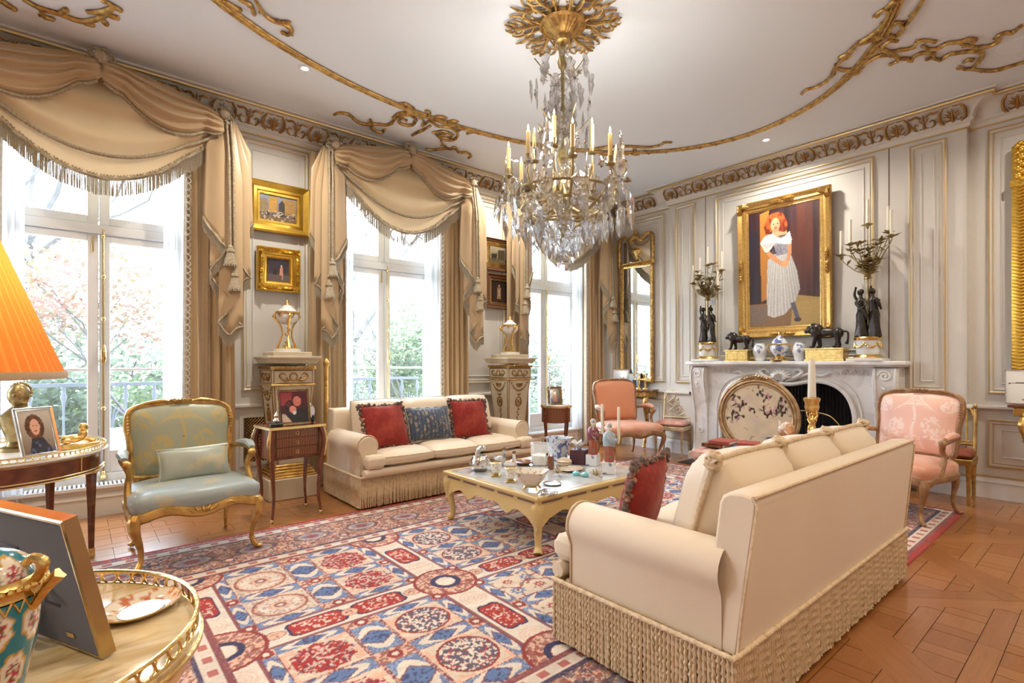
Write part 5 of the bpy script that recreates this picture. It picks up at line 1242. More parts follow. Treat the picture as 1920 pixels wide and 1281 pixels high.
# ---- hearth tools, spark guard, gilt chenet
def firetool(label, y, h, kind):
    t = thing('fire_tool', label, 'fire tool', (6.66, y, .007), 0, 'fire irons in the hearth'); b = MB(); b.tube([(0, 0, .02), (.05, 0, h-.14)], .006, 6); b.build('shaft', 'brass', t)
    b = MB(); b.lathe([(.006, 0), (.018, .02), (.012, .06), (.022, .1), (.02, .13), (0, .14)], 10, (.05, 0, h-.14)); b.build('handle', 'palegilt', t)
    b = MB()
    if kind: b.prism([(-.02, -.03), (.02, -.03), (.02, .03), (-.02, .03)], 0, .004); b.m = T(0, 0, 0); b.tube([(.035, 0, h-.32), (.045, 0, h-.22)], [.03, .012], 8, sec=(.3, 1)); b.build('shovel_blade', 'silver', t)
    else: b.tube([(0, 0, 0), (0, 0, .04)], .009, 6); b.build('tip', 'brass', t)
firetool('brass fire shovel leaning in the left of the hearth', 3.36, .84, 1); firetool('thin brass poker leaning beside the fire shovel', 3.25, .76, 0)
SG = thing('spark_guard', 'arched brass spark guard behind the fire screen', 'fire guard', (6.58, 2.63, .012))
b = MB(); b.tube(smooth_pts([(0, .56, 0), (0, .56, .5), (0, .52, .62), (0, .38, .70), (0, 0, .72), (0, -.38, .70), (0, -.52, .62), (0, -.56, .5), (0, -.56, 0)], 5), .008, 8); b.build('outer_bow', 'brass', SG)
for y in (-.2, .2): b = MB(); b.tube([(0, y, 0), (0, y, .71)], .005, 6); b.build('upright', 'brass', SG)
b = MB(); b.ball((0, -.56, .66), (.012, .012, .03), 8, 6); b.ball((0, .56, .66), (.012, .012, .03), 8, 6)
def lion(b, L=.24, sph=False):
    """standing lion along +y, feet on z=0"""
    k = L/.24
    b.ball((0, 0, .10*k), (.032*k, .082*k, .034*k), 12, 8); b.ball((0, .06*k, .118*k), (.044*k, .045*k, .05*k), 12, 8); b.ball((0, .095*k, .128*k), (.028*k, .032*k, .03*k), 10, 7); b.ball((0, .125*k, .116*k), (.017*k, .016*k, .015*k), 8, 6)
    b.ball((0, -.068*k, .098*k), (.034*k, .034*k, .036*k), 10, 7)
    for sx, y0, y1 in ((-1, .055, .075), (1, .06, .045), (-1, -.065, -.085), (1, -.07, -.05)):
        b.tube([(sx*.02*k, y0*k, .10*k), (sx*.024*k, (y0+y1)/2*k, .05*k), (sx*.022*k, y1*k, .012*k)], [.02*k, .014*k, .011*k], 7); b.ball((sx*.022*k, (y1+.008)*k, .009*k), (.013*k, .018*k, .009*k), 7, 5)
    b.tube(smooth_pts([(0, -.10*k, .11*k), (0, -.125*k, .10*k), (0, -.125*k, .05*k), (.01*k, -.115*k, .03*k)], 3), [.007*k, .006*k, .006*k, .012*k], 6)
    for i in range(16): a = i*.9; b.ball((.036*k*math.cos(a), .062*k+.02*k*math.sin(i), .118*k+.042*k*math.sin(a)), .013*k, 6, 4)
def recumbent(b, k=1.0):
    """small recumbent sphinx along +y"""
    b.ball((0, -.02*k, .028*k), (.026*k, .06*k, .026*k), 10, 7); b.ball((0, .03*k, .05*k), (.022*k, .024*k, .032*k), 10, 7); b.ball((0, .038*k, .092*k), (.02*k, .021*k, .024*k), 10, 7); b.ball((0, .03*k, .095*k), (.026*k, .022*k, .024*k), 9, 6)
    for s in (-1, 1): b.tube([(s*.018*k, .03*k, .03*k), (s*.02*k, .06*k, .012*k), (s*.02*k, .085*k, .01*k)], [.012*k, .011*k, .01*k], 6); b.ball((s*.026*k, -.055*k, .018*k), (.014*k, .024*k, .018*k), 8, 5)
CH = thing('gilt_chenet', 'gilt bronze sphinx firedog on a box plinth in the left hearth', 'firedog', (6.20, 3.40, .012), -.25)
b = MB(); b.bx((-.10, -.12, 0), (.10, .12, .02)); b.bx((-.085, -.105, .02), (.085, .105, .10)); b.bx((-.1, -.12, .1), (.1, .12, .118)); b.build('plinth', 'gilt', CH, bevel=.004)
b = MB(); b.m = T(0, -.01, .118, rz=PI); recumbent(b, 1.15); b.build('sphinx', 'gilt', CH)
# ================================================================ things on the shelf
ZS = 1.316
def lily_branch(b, root, tip, sag, leaves=5, seed=0, g=1.0):
    rr = random.Random(seed); r0, t0 = Vector(root), Vector(tip); mid = r0.lerp(t0, .5)+V(0, 0, -sag); P = smooth_pts([r0, r0.lerp(mid, .6)+(t0-r0).cross(V(0, 0, 1)).normalized()*.01, mid, t0+V(0, 0, -.05), t0], 4); b.tube(P, [.006, .005, .004], 6)
    for i in range(leaves):
        p = P[int((i+1)*len(P)/(leaves+1.5))]; a = rr.uniform(0, 6.3); d = V(math.cos(a), math.sin(a), rr.uniform(.1, .8)).normalized(); b.tube([p, p+d*.03*g+V(0, 0, .006), p+d*.062*g], [.003, .011*g, .001], 5, sec=(1, .35))
    for i in range(6):
        a = i*PI/3; b.tube([t0+V(0, 0, -.02), t0+V(.02*g*math.cos(a), .02*g*math.sin(a), 0), t0+V(.038*g*math.cos(a), .038*g*math.sin(a), .004)], [.004, .010*g, .003], 5, sec=(1, .4))
def figure(b, k, arm_up, lean, tw=0):
    """draped standing figure of height ~k, feet at origin"""
    b.lathe([(.001, 0), (.15*k, 0), (.155*k, .03*k), (.12*k, .2*k), (.105*k, .36*k), (.11*k, .46*k), (.085*k, .56*k)], 20, (0, 0, 0), sy=.8, flute=lambda a, z: .10*math.cos(7*a+z*14))
    m0 = b.m.copy(); b.m = m0 @ T(0, 0, .55*k, ry=lean)
    b.tube([(0, 0, -.03*k), (0, 0, .1*k), (0, 0, .2*k), (0, 0, .27*k)], [.085*k, .07*k, .088*k, .04*k], 12, sec=(1.1, .8)); b.tube([(0, 0, .25*k), (.01*k, 0, .33*k)], [.035*k, .03*k], 8)
    b.ball((.015*k, -.01*k, .385*k), (.055*k, .058*k, .068*k), 10, 8); b.ball((.005*k, .015*k, .40*k), (.06*k, .058*k, .06*k), 9, 7); b.ball((-.02*k, .05*k, .40*k), .03*k, 7, 5); b.ball((.02*k, -.066*k, .378*k), .012*k, 6, 4)
    for s, up in ((-1, arm_up[0]), (1, arm_up[1])):
        sh_ = V(s*.085*k, 0, .22*k)
        el_, ha = ((V(s*.14*k, -.02*k, .36*k), V(s*.07*k, -.03*k, .5*k)) if up else (V(s*.13*k, -.03*k, .07*k), V(s*.06*k, -.1*k, .02*k)))
        b.tube(smooth_pts([sh_, el_, ha], 4), [.034*k, .027*k, .018*k], 7); b.ball(ha, .022*k, 7, 5)
        for f in range(3): b.tube([ha, ha+V((f-1)*.012*k, -.012*k, .02*k if up else -.02*k)], .007*k, 4)
    b.tube(smooth_pts([(-.09*k, -.05*k, .2*k), (0, -.09*k, .12*k), (.1*k, -.06*k, -.02*k), (.12*k, .02*k, -.2*k)], 3), [.02*k, .035*k, .03*k, .04*k], 7)
    b.m = m0
def candelabrum(label, y, k, seed, heights, zs=1.0):
    c = thing('candelabrum', label, 'candelabra', (6.42, y, ZS), 0, 'bronze figure candelabra on the chimneypiece'); z1 = .255
    b = MB(); b.bx((-.14, -.165, 0), (.14, .165, .028)); b.build('marble_plinth', 'whitemarble', c, bevel=.003)
    b = MB(); b.lathe([(.001, .028), (.128, .028), (.132, .04), (.118, .058), (.11, .065), (.104, .07)], 32); b.build('gilt_foot', 'gilt', c)
    b = MB(); b.lathe([(.106, z1-.04), (.124, z1-.032), (.13, z1-.014), (.118, z1), (.0, z1)], 32); b.build('gilt_rim', 'gilt', c)
    b = MB(); b.lathe([(.10, .065), (.106, .11), (.114, z1-.03)], 32, cap=False); b.build('marble_drum', 'whitemarble', c)
    b = MB()
    for i in range(6):
        a = i*PI/3
        for j in range(7): t = a+j*PI/21; dz = -.045*math.sin(j/7*PI); b.ball((.116*math.cos(t), .116*math.sin(t), .19+dz), (.011, .011, .013), 6, 4)
    tag(b.build('gilt_garland', 'gilt', c), kind='stuff')
    for (yy, rz, ar, le, nm) in ((-.055, .9, (0, 1), .10, 'bronze_figure'), (.055, -2.2, (1, 0), -.12, 'bronze_figure')):
        b = MB(); b.m = T(0, yy, z1, rz=rz); figure(b, .49*k, ar, le); b.ball((0, 0, .01), (.07, .07, .02), 12, 6); b.build(nm, 'bronze', c)
    zt = z1+.62*k
    b = MB(); b.tube([(0, 0, z1+.1), (0, 0, zt)], .012, 8); b.lathe([(.01, 0), (.04, .01), (.025, .04), (.04, .07), (.012, .09)], 12, (0, 0, zt-.04)); st = b.build('gilt_stem', 'palegold', c)
    rr = random.Random(seed)
    for i, (dx, dy, dz) in enumerate(heights):
        tip = V(dx*.6, dy*1.25, zt+dz*1.8); b = MB(); lily_branch(b, (0, 0, zt), tip, .05, 7, seed+i, 1.6); br = b.build('lily_branch', 'palegold', c)
        b = MB(); b.lathe([(.008, -.015), (.02, 0), (.022, .016), (.016, .018)], 10, tuple(tip)); b.build('candle_cup', 'palegold', br)
        b = MB(); b.lathe([(.015, 0), (.0135, .24*k), (.005, .245*k), (0, .248*k)], 10, tuple(tip+V(0, 0, .014))); b.build('candle', 'candle', br)
    for i in range(13):
        a = rr.uniform(0, 6.3); q_ = rr.uniform(.05, .22); b = MB(); lily_branch(b, (0, 0, zt), (q_*.25*math.cos(a)-.02, q_*math.sin(a), zt+rr.uniform(.10, .46)), .03, 8, seed+40+i, 1.6); b.build('lily_spray', 'palegold', c)
mdef('palegold', (.42, .32, .15), .38, .85, layers=[('noise', (.20, .13, .05), 30, .45, .7, .6)])
candelabrum('candelabrum with dark bronze figures and lily branches at the left end of the mantel', 3.58, .95, 1, [(0, .17, .12), (0, .09, .17), (0, .0, .24), (.03, -.15, .19), (-.06, -.13, .05)], 1)
candelabrum('candelabrum with two dark bronze figures and lily branches at the right end of the mantel', 1.76, 1.05, 2, [(0, .20, .14), (0, .13, .20), (0, .0, .30), (.04, -.14, .24), (-.04, -.17, .21)], 1.1)
def lion_box(label, y, ry, L, gm):
    c = thing('lion_box', label, 'ornament', (6.41, y, ZS), 0, 'bronze lions on gilt boxes')
    b = MB(); b.bx((-.10, -ry, 0), (.10, ry, .02)); b.bx((-.09, -ry+.01, .02), (.09, ry-.01, .128)); b.bx((-.10, -ry, .128), (.10, ry, .145)); bx_ = b.build('gilt_box', gm, c, bevel=.003)
    b = MB(); b.m = Matrix.Translation((-.091, 0, .074)) @ WALLX; b.frame(2*ry-.06, .08, [(0, 0), (0, .003), (.004, .003), (.004, 0)]); b.add([(0, .016, .002), (.016, 0, .002), (0, -.016, .002), (-.016, 0, .002)], [(0, 1, 2, 3)]); b.build('engraved_panel', 'gilt', bx_)
    b = MB(); b.m = T(0, 0, .145, rz=0); lion(b, L); b.build('bronze_lion', 'bronze', c)
lion_box('dark bronze lion on a gilt box beside the left candelabrum', 3.14, .15, .32, 'gilt')
lion_box('larger bronze lion striding on a long gilt box right of the portrait centre', 2.15, .20, .40, 'gilt')
mdef('delft', (.74, .76, .80), .18, coat=.5, layers=[('noise', (.06, .10, .28), 26, .52, .58, .9), ('noise', (.15, .22, .42), 55, .55, .62, .5)])
mdef('delftpale', (.76, .77, .78), .18, coat=.5, layers=[('noise', (.10, .14, .30), 17, .58, .63, .85)])
def jar(name, label, loc, prof, mat, extra=None, group='blue and white porcelain on the mantel', n=24):
    c = thing(name, label, 'vase', loc, 0, group); c.scale = (1.5, 1.5, 1.5); b = MB(); b.lathe(prof, n); b.build('body', mat, c)
    if extra: extra(c)
    return c
VP = [(.03, 0), (.036, .005), (.045, .04), (.055, .075), (.05, .11), (.034, .14), (.036, .15), (.03, .15), (.028, .14)]
jar('porcelain_vase', 'small blue and white vase left of the lidded jar', (6.43, 2.895, ZS), VP, 'delftpale')
jar('porcelain_vase', 'small blue and white vase right of the lidded jar', (6.43, 2.435, ZS), VP, 'delftpale')
def urn_mounts(c):
    b = MB(); b.lathe([(.066, 0), (.07, .008), (.05, .02), (.036, .035), (.04, .045)], 24); b.lathe([(.064, .128), (.068, .134), (.064, .14)], 24, cap=False)
    for s in (-1, 1): b.tube(smooth_pts([(0, s*.06, .13), (0, s*.092, .125), (0, s*.09, .09), (0, s*.07, .07)], 4), .006, 6)
    b.ball((0, 0, .222), (.01, .01, .018), 8, 6); b.build('gilt_mounts', 'gilt', c)
    b = MB(); b.lathe([(.062, .138), (.05, .165), (.03, .185), (.012, .205), (.0, .212)], 24); b.build('lid', 'delft', c)
jar('lidded_jar', 'blue and white lidded jar with gilt mounts below the portrait', (6.42, 2.66, ZS), [(.036, .04), (.05, .06), (.068, .09), (.068, .115), (.06, .135)], 'delft', urn_mounts)
# ================================================================ pictures
class Art:
    def __init__(s, co, w, h, ax):
        s.u = co[:, ax]/w+.5; s.v = co[:, 1 if ax != 1 else 2]/h+.5; s.n = len(co); s.c = np.zeros((s.n, 3), 'f')
    def bg(s, c0, c1): s.c[:] = S3(*c0)+(S3(*c1)-S3(*c0))*s.v[:, None]
    def mix(s, m, col, a=1.0):
        a = np.asarray(a); a = a[m][:, None] if a.ndim else a; s.c[m] = s.c[m]*(1-a)+S3(*col)*a
    def ell(s, x, y, a, b_, col, al=1.0, rot=0):
        dx, dy = s.u-x, s.v-y; c_, n_ = math.cos(rot), math.sin(rot); m = ((dx*c_+dy*n_)/a)**2+((-dx*n_+dy*c_)/b_)**2 < 1; s.mix(m, col, al); return m
    def poly(s, P, col, al=1.0):
        ins = np.zeros(s.n, bool); j = len(P)-1
        for i in range(len(P)):
            (xi, yi), (xj, yj) = P[i], P[j]
            cond = ((yi > s.v) != (yj > s.v)) & (s.u < (xj-xi)*(s.v-yi)/((yj-yi) or 1e-9)+xi); ins ^= cond; j = i
        s.mix(ins, col, al); return ins
    def grain(s, k, amp, sd=0): s.c *= (1-amp/2+amp*vnoise(s.u*k, s.v*k*1.3, sd))[:, None]
def picture(name, label, m, w, h, fw, mat, art, depth=.045, inner=None, group=None, res=90, corner=0, cat='painting', glassy=False):
    p = thing(name, label, cat, group=group); p.matrix_local = m
    prof = [(0, 0), (0, depth*.8), (fw*.12, depth), (fw*.25, depth*.85), (fw*.5, depth*.55), (fw*.72, depth*.62), (fw*.8, depth*.4), (fw*.97, depth*.32), (fw, .004), (fw, 0)]
    b = MB(); b.frame(w, h, prof); f = b.build('frame', mat, p, ang=30)
    iw, ih = w-2*fw+.004, h-2*fw+.004
    if inner: b = MB(); b.frame(iw, ih, [(0, 0), (0, .012), (inner*.5, .016), (inner, .009), (inner, 0)]); b.build('slip', 'gilt', p); iw -= 2*inner-.003; ih -= 2*inner-.003
    nx_ = max(8, int(res*min(1, iw/ih))); ny_ = max(8, int(res*min(1, ih/iw)))
    b = MB(); b.grid(lambda u, v: ((u-.5)*iw, (v-.5)*ih, .006), nx_, ny_); o = b.build('picture', 'photoprint' if glassy else 'canvas', p, smooth=False)
    def fn(co): A_ = Art(co, iw, ih, 0); art(A_); return np.clip(A_.c, 0, 1)
    paint(o, fn); MB().bx((-w/2+.006, -h/2+.006, -.004), (w/2-.006, h/2-.006, .004)).build('backboard', 'mahogany', p, smooth=False)
    if corner:
        b = MB()
        for sx in (-1, 1):
            for sy in (-1, 1):
                for i in range(9):
                    t = i/8*PI/2; L = corner*(.6+.4*abs(math.cos(2*t))); x, y = sx*(w/2-.015-L*math.cos(t)*.8), sy*(h/2-.015-L*math.sin(t)*.8)
                    b.tube([(sx*(w/2-fw*.35), sy*(h/2-fw*.35), depth), ((sx*(w/2-fw*.35)+x)/2, (sy*(h/2-fw*.35)+y)/2, depth+.02), (max(-w/2, min(w/2, x)), max(-h/2, min(h/2, y)), depth*.6)], [.016, .018, .006], 5)
        for (x, y) in ((0, h/2-fw*.4), (0, -h/2+fw*.4), (w/2-fw*.4, 0), (-w/2+fw*.4, 0)):
            for i in range(-3, 4): dx, dy = (i*.035, 0) if x == 0 else (0, i*.035); b.tube([(x+dx*.6, y+dy*.6, depth*.9), (x+dx, y+dy, depth+.008), (x+dx*1.4, y+dy*1.4, depth*.8)], [.01, .016, .005], 5)
        b.build('carved_ornament', mat, f)['kind'] = 'stuff'
    return p
mdef('photoprint', (1, 1, 1), .12, vc=1, coat=.6)
def portrait(A):
    A.bg((70, 48, 44), (58, 34, 38)); st = vnoise(A.u*26, A.v*2.2+A.u*3, 3); A.c *= (.55+.9*st)[:, None]
    m = (A.u > .62) & (A.u < .92); A.mix(m, (122, 62, 38), .55*np.clip(vnoise(A.u*18, A.v*2, 6)*1.4-.2, 0, 1)*np.clip((A.v-.15)*2, 0, 1))
    A.poly([(.17, .98), (.31, 1), (.30, .25), (.18, .22)], (206, 138, 58), .8); A.poly([(.0, .85), (.15, .85), (.16, .2), (0, .2)], (40, 36, 52), .7)
    A.mix(A.v < .20, (146, 112, 76), .8); A.poly([(.64, .26), (1, .22), (1, .0), (.6, 0)], (186, 156, 92), .75); A.poly([(0, .19), (.3, .17), (.25, .05), (0, .02)], (120, 108, 104), .6)
    A.poly([(.28, .57), (.36, .62), (.60, .62), (.70, .45), (.735, .30), (.66, .19), (.52, .10), (.36, .075), (.27, .10), (.26, .3)], (206, 202, 196)); gm = (A.v < .61) & (A.c[:, 0] > .55) & (A.c[:, 2] > .5); A.c[gm] *= (.70+.30*np.sin((A.u[gm]-.47)/(.35+.65*(.62-A.v[gm]))*42+3*A.v[gm])**2)[:, None]*(1.05-.35*np.clip((A.u[gm]-.5)*3, 0, 1))[:, None]
    for i in range(10): x = .29+i*.042; A.poly([(x, .10+.01*i), (x+.014, .10), (.38+i*.02+.012, .58), (.38+i*.02, .58)], (158, 156, 162) if i % 2 else (228, 224, 216), .22)
    A.poly([(.60, .19), (.66, .2), (.73, .06), (.68, .04)], (96, 92, 104)); A.ell(.70, .05, .05, .018, (70, 66, 78))
    A.poly([(.34, .76), (.58, .76), (.60, .61), (.42, .60)], (150, 146, 156)); A.mix((A.u > .34) & (A.u < .6) & (A.v > .6) & (A.v < .76) & (vnoise(A.u*50, A.v*60, 2) > .6), (96, 92, 104), .5)
    A.poly([(.36, .83), (.55, .83), (.57, .77), (.34, .76)], (222, 164, 124))
    A.poly([(.26, .68), (.36, .62), (.44, .57), (.52, .53), (.50, .50), (.38, .55), (.27, .62)], (214, 150, 106)); A.poly([(.56, .70), (.62, .68), (.62, .60), (.58, .53), (.54, .53), (.57, .61)], (210, 144, 100)); A.ell(.53, .525, .05, .03, (224, 164, 118))
    A.poly([(.17, .73), (.24, .78), (.34, .795), (.46, .745), (.50, .74), (.60, .79), (.63, .72), (.62, .68), (.52, .69), (.40, .71), (.30, .645), (.25, .64)], (226, 222, 214)); A.poly([(.2, .72), (.44, .72), (.44, .70), (.25, .67)], (180, 178, 180), .6)
    hm = np.zeros(A.n, bool)
    for (x, y, a, b_) in ((.40, .905, .135, .065), (.31, .86, .075, .055), (.50, .855, .075, .06), (.29, .825, .05, .03), (.52, .82, .045, .03)): hm |= A.ell(x, y, a, b_, (150, 56, 24))
    hn = vnoise(A.u*46+6*A.v, A.v*34, 4); A.mix(hm & (hn > .55), (214, 112, 52), .6); A.mix(hm & (hn < .33), (92, 32, 18), .6)
    fm = A.ell(.40, .865, .066, .058, (232, 176, 134)); A.mix(fm & (A.u > .43), (200, 138, 100), .55); A.mix(fm & (A.v < .835), (210, 148, 110), .5); A.ell(.40, .83, .035, .03, (214, 150, 112))
    for x in (.375, .428): A.ell(x, .873, .013, .005, (70, 44, 34))
    A.ell(.402, .838, .02, .006, (176, 70, 60)); A.ell(.40, .856, .006, .012, (206, 140, 104)); A.grain(90, .2)
picture('portrait_painting', 'large gilt framed portrait of a red-haired woman in a white gown', Matrix.Translation((6.555, 2.675, 2.46)) @ WALLX @ T(rx=math.radians(1.6)), 1.08, 1.70, .115, 'framegold', portrait, .06, .02, res=200, corner=.17)
def street(A):
    A.bg((104, 78, 50), (146, 158, 176)); A.poly([(.25, .95), (.48, .95), (.48, .35), (.25, .35)], (196, 150, 70)); A.poly([(.0, .8), (.22, .85), (.22, .3), (0, .3)], (150, 128, 96)); A.poly([(.6, .9), (.98, .95), (.98, .3), (.6, .3)], (176, 138, 80)); A.poly([(.52, .72), (.60, .86), (.68, .72), (.68, .2), (.52, .2)], (66, 56, 50))
    A.mix((A.v < .38) & (vnoise(A.u*14, A.v*9, 5) > .48), (40, 32, 30), .85); A.mix((A.v < .2), (132, 104, 70), .7); A.mix((A.v < .4) & (vnoise(A.u*22, A.v*18, 8) > .72), (206, 190, 160), .8); A.grain(40, .5)
def moor(A):
    A.bg((92, 72, 60), (46, 34, 38)); A.poly([(.1, .95), (.9, .95), (.9, .4), (.1, .4)], (54, 44, 52)); A.mix(A.v < .3, (104, 92, 84)); A.poly([(.55, .28), (.72, .28), (.70, .62), (.58, .62)], (206, 150, 126)); A.ell(.64, .68, .045, .05, (206, 190, 180)); A.poly([(.6, .28), (.64, .28), (.64, .08), (.58, .08)], (150, 70, 56)); A.poly([(.66, .28), (.7, .28), (.7, .08), (.66, .08)], (190, 170, 150)); A.poly([(.25, .3), (.45, .3), (.43, .55), (.28, .55)], (40, 36, 44)); A.grain(40, .4)
def mill(A): A.bg((110, 96, 60), (150, 138, 112)); A.poly([(.5, .8), (.9, .85), (.9, .25), (.5, .25)], (72, 60, 46)); A.poly([(.1, .55), (.45, .6), (.4, .2), (.12, .2)], (46, 40, 34)); A.mix((A.v < .3), (84, 70, 44), .7); A.grain(20, .6)
def monk(A): A.bg((58, 38, 28), (40, 28, 24)); A.poly([(.38, .7), (.6, .7), (.62, .15), (.36, .15)], (150, 112, 84)); A.ell(.49, .76, .06, .06, (176, 130, 96)); A.poly([(.44, .6), (.54, .6), (.54, .3), (.44, .3)], (196, 172, 140), .7); A.grain(18, .5)
mdef('brightgold', (.82, .53, .09), .3, .85, layers=[('noise', (.62, .34, .04), 10, .4, .7, .6)], bump=(40, .001))
mdef('brownframe', (.16, .07, .03), .35, .2)
WY = lambda x, z, dy=.03: Matrix.Translation((x, YW-dy, z)) @ WALLY @ T(rx=math.radians(1.5))
picture('street_painting', 'small town scene in a broad bright gilt frame, upper of two beside the first window', WY(1.585, 2.87), .60, .50, .125, 'brightgold', street, .06, None, res=100)
picture('figure_painting', 'little painting of a robed figure in carved gilt frame above the pedestal urn', WY(1.585, 2.245), .42, .44, .095, 'brightgold', moor, .055, .012, res=80, corner=.06)
picture('mill_painting', 'painting with bright yellow slip in dark frame, upper of two beside the middle window', WY(4.46, 2.78), .50, .44, .05, 'brownframe', mill, .04, .055, res=60)
picture('monk_painting', 'dim brown figure painting in a wooden frame, lower of two beside the middle window', WY(4.48, 2.28), .46, .48, .075, 'brownframe', monk, .04, .02, res=60)
# ================================================================ mirrors and consoles
MR = thing('pier_mirror', 'tall gilt mirror with urn crest in the left bay', 'mirror'); MR.matrix_local = Matrix.Translation((XB-.03, 4.90, 0)) @ WALLX
b = MB(); b.frame(.62, 1.86, [(0, 0), (0, .04), (.02, .05), (.05, .035), (.06, .02), (.07, 0)], 0, 1.93); b.build('frame', 'oldgold', MR)
MB().bx((-.25, 1.06, .002), (.25, 2.80, .012)).build('mirror_glass', 'mirror', MR, smooth=False)
MB().bx((-.25, 2.86, .002), (.25, 3.20, .012)).build('upper_glass', 'mirror', MR, smooth=False)
b = MB(); b.bx((-.30, 2.78, .012), (.30, 2.86, .045))
for i in range(14): b.tube([(-.27+i*.04, 2.80, .045), (-.255+i*.04, 2.825, .058), (-.24+i*.04, 2.845, .045)], [.006, .013, .005], 5)
b.build('carved_band', 'gilt', MR)
b = MB(); b.tube(smooth_pts([(-.31, 2.8, .03), (-.31, 3.15, .03), (-.29, 3.25, .03), (-.2, 3.27, .03), (-.1, 3.2, .03), (0, 3.25, .04), (.1, 3.2, .03), (.2, 3.27, .03), (.29, 3.25, .03), (.31, 3.15, .03), (.31, 2.8, .03)], 4), .03, 8)
for i in range(12): t = -.28+i*.05; b.ball((t, 3.25+.02*math.cos(i*1.3), .05), .02, 7, 5)
b.ball((0, 3.33, .04), (.03, .045, .025), 8, 6); b.tube([(-.05, 3.28, .04), (0, 3.30, .05), (.05, 3.28, .04)], .018, 6); b.build('crest', 'oldgold', MR)
b = MB(); b.m = Matrix(((1,0,0,0),(0,0,1,2.87),(0,-1,0,.02),(0,0,0,1))); b.lathe([(.02, 0), (.06, .01), (.02, .05), (.03, .09), (.09, .14), (.10, .17), (.05, .19), (.04, .21)], 16, sy=.4); b.build('urn_relief', 'gilt', MR)
M2 = thing('carved_mirror', 'mirror in a chevron-carved gilt frame at the right edge of the picture', 'mirror'); M2.matrix_local = Matrix.Translation((XB-.03, .13, 0)) @ WALLX
b = MB(); b.frame(1.10, 2.10, [(0, 0), (0, .05), (.03, .065), (.10, .055), (.115, .02), (.12, 0)], 0, 2.25); b.build('frame', 'brightgold', M2)
MB().bx((-.45, 1.30, .002), (.45, 3.2, .012)).build('mirror_glass', 'mirror', M2, smooth=False)
b = MB()
for s in (-1, 1):
    for i in range(56): z = 1.24+i*.031; b.tube([(s*.545, z+.02, .05), (s*.49, z, .075), (s*.435, z+.02, .055)], [.006, .010, .006], 5)
    for i in range(16): b.ball((s*.49+.02*math.cos(i*2), 2.98+i*.022, .07), .026, 7, 5)
    b.bx((s*.42, 2.92, .04), (s*.56, 2.98, .075))
tag(b.build('chevron_carving', 'brightgold', M2), kind='stuff')
def console(label, y, w, zt, mat):
    c = thing('console_table', label, 'table', (XB-.02, y, 0), 0, 'gilt console tables'); n_ = 24; d = .32
    ol = [(0, -w/2)]+[(-d*(.75+.25*math.cos(t*PI/2)), t*w/2) for t in [-1+2*i/n_ for i in range(n_+1)]]+[(0, w/2)]
    b = MB(); b.prism(ol, zt-.03, zt); b.build('top', 'brocatelle', c, bevel=.006); b = MB(); b.prism([(x*.9, y_*.94) for x, y_ in ol], zt-.11, zt-.03); b.build('frieze', mat, c, bevel=.006)
    for s in (-1, 1):
        b = MB(); b.tube(smooth_pts([(-d*.62, s*w*.40, zt-.1), (-d*.75, s*w*.41, zt-.2), (-d*.5, s*w*.36, zt-.38), (-d*.25, s*w*.3, zt-.55), (-d*.3, s*w*.28, .2), (-d*.5, s*w*.3, .02)], 5), [.03, .045, .035, .025, .022, .03], 8)
        for i in range(6): b.ball((-d*.72+.02*i, s*w*.41, zt-.16-i*.035), .024, 7, 5)
        b.ball((-d*.7, s*w*.4, zt-.1), (.035, .03, .045), 8, 6); b.build('scroll_leg', mat, c)
    return c
mdef('brocatelle', (.16, .07, .045), .2, coat=.5, layers=[('veins', (.42, .26, .16), 8, .5, .62, .7)])
console('gilt console table under the pier mirror in the left bay', 4.90, .78, .90, 'oldgold')
console('carved gilt console table at the right edge of the picture', .08, 1.22, .925, 'gold')
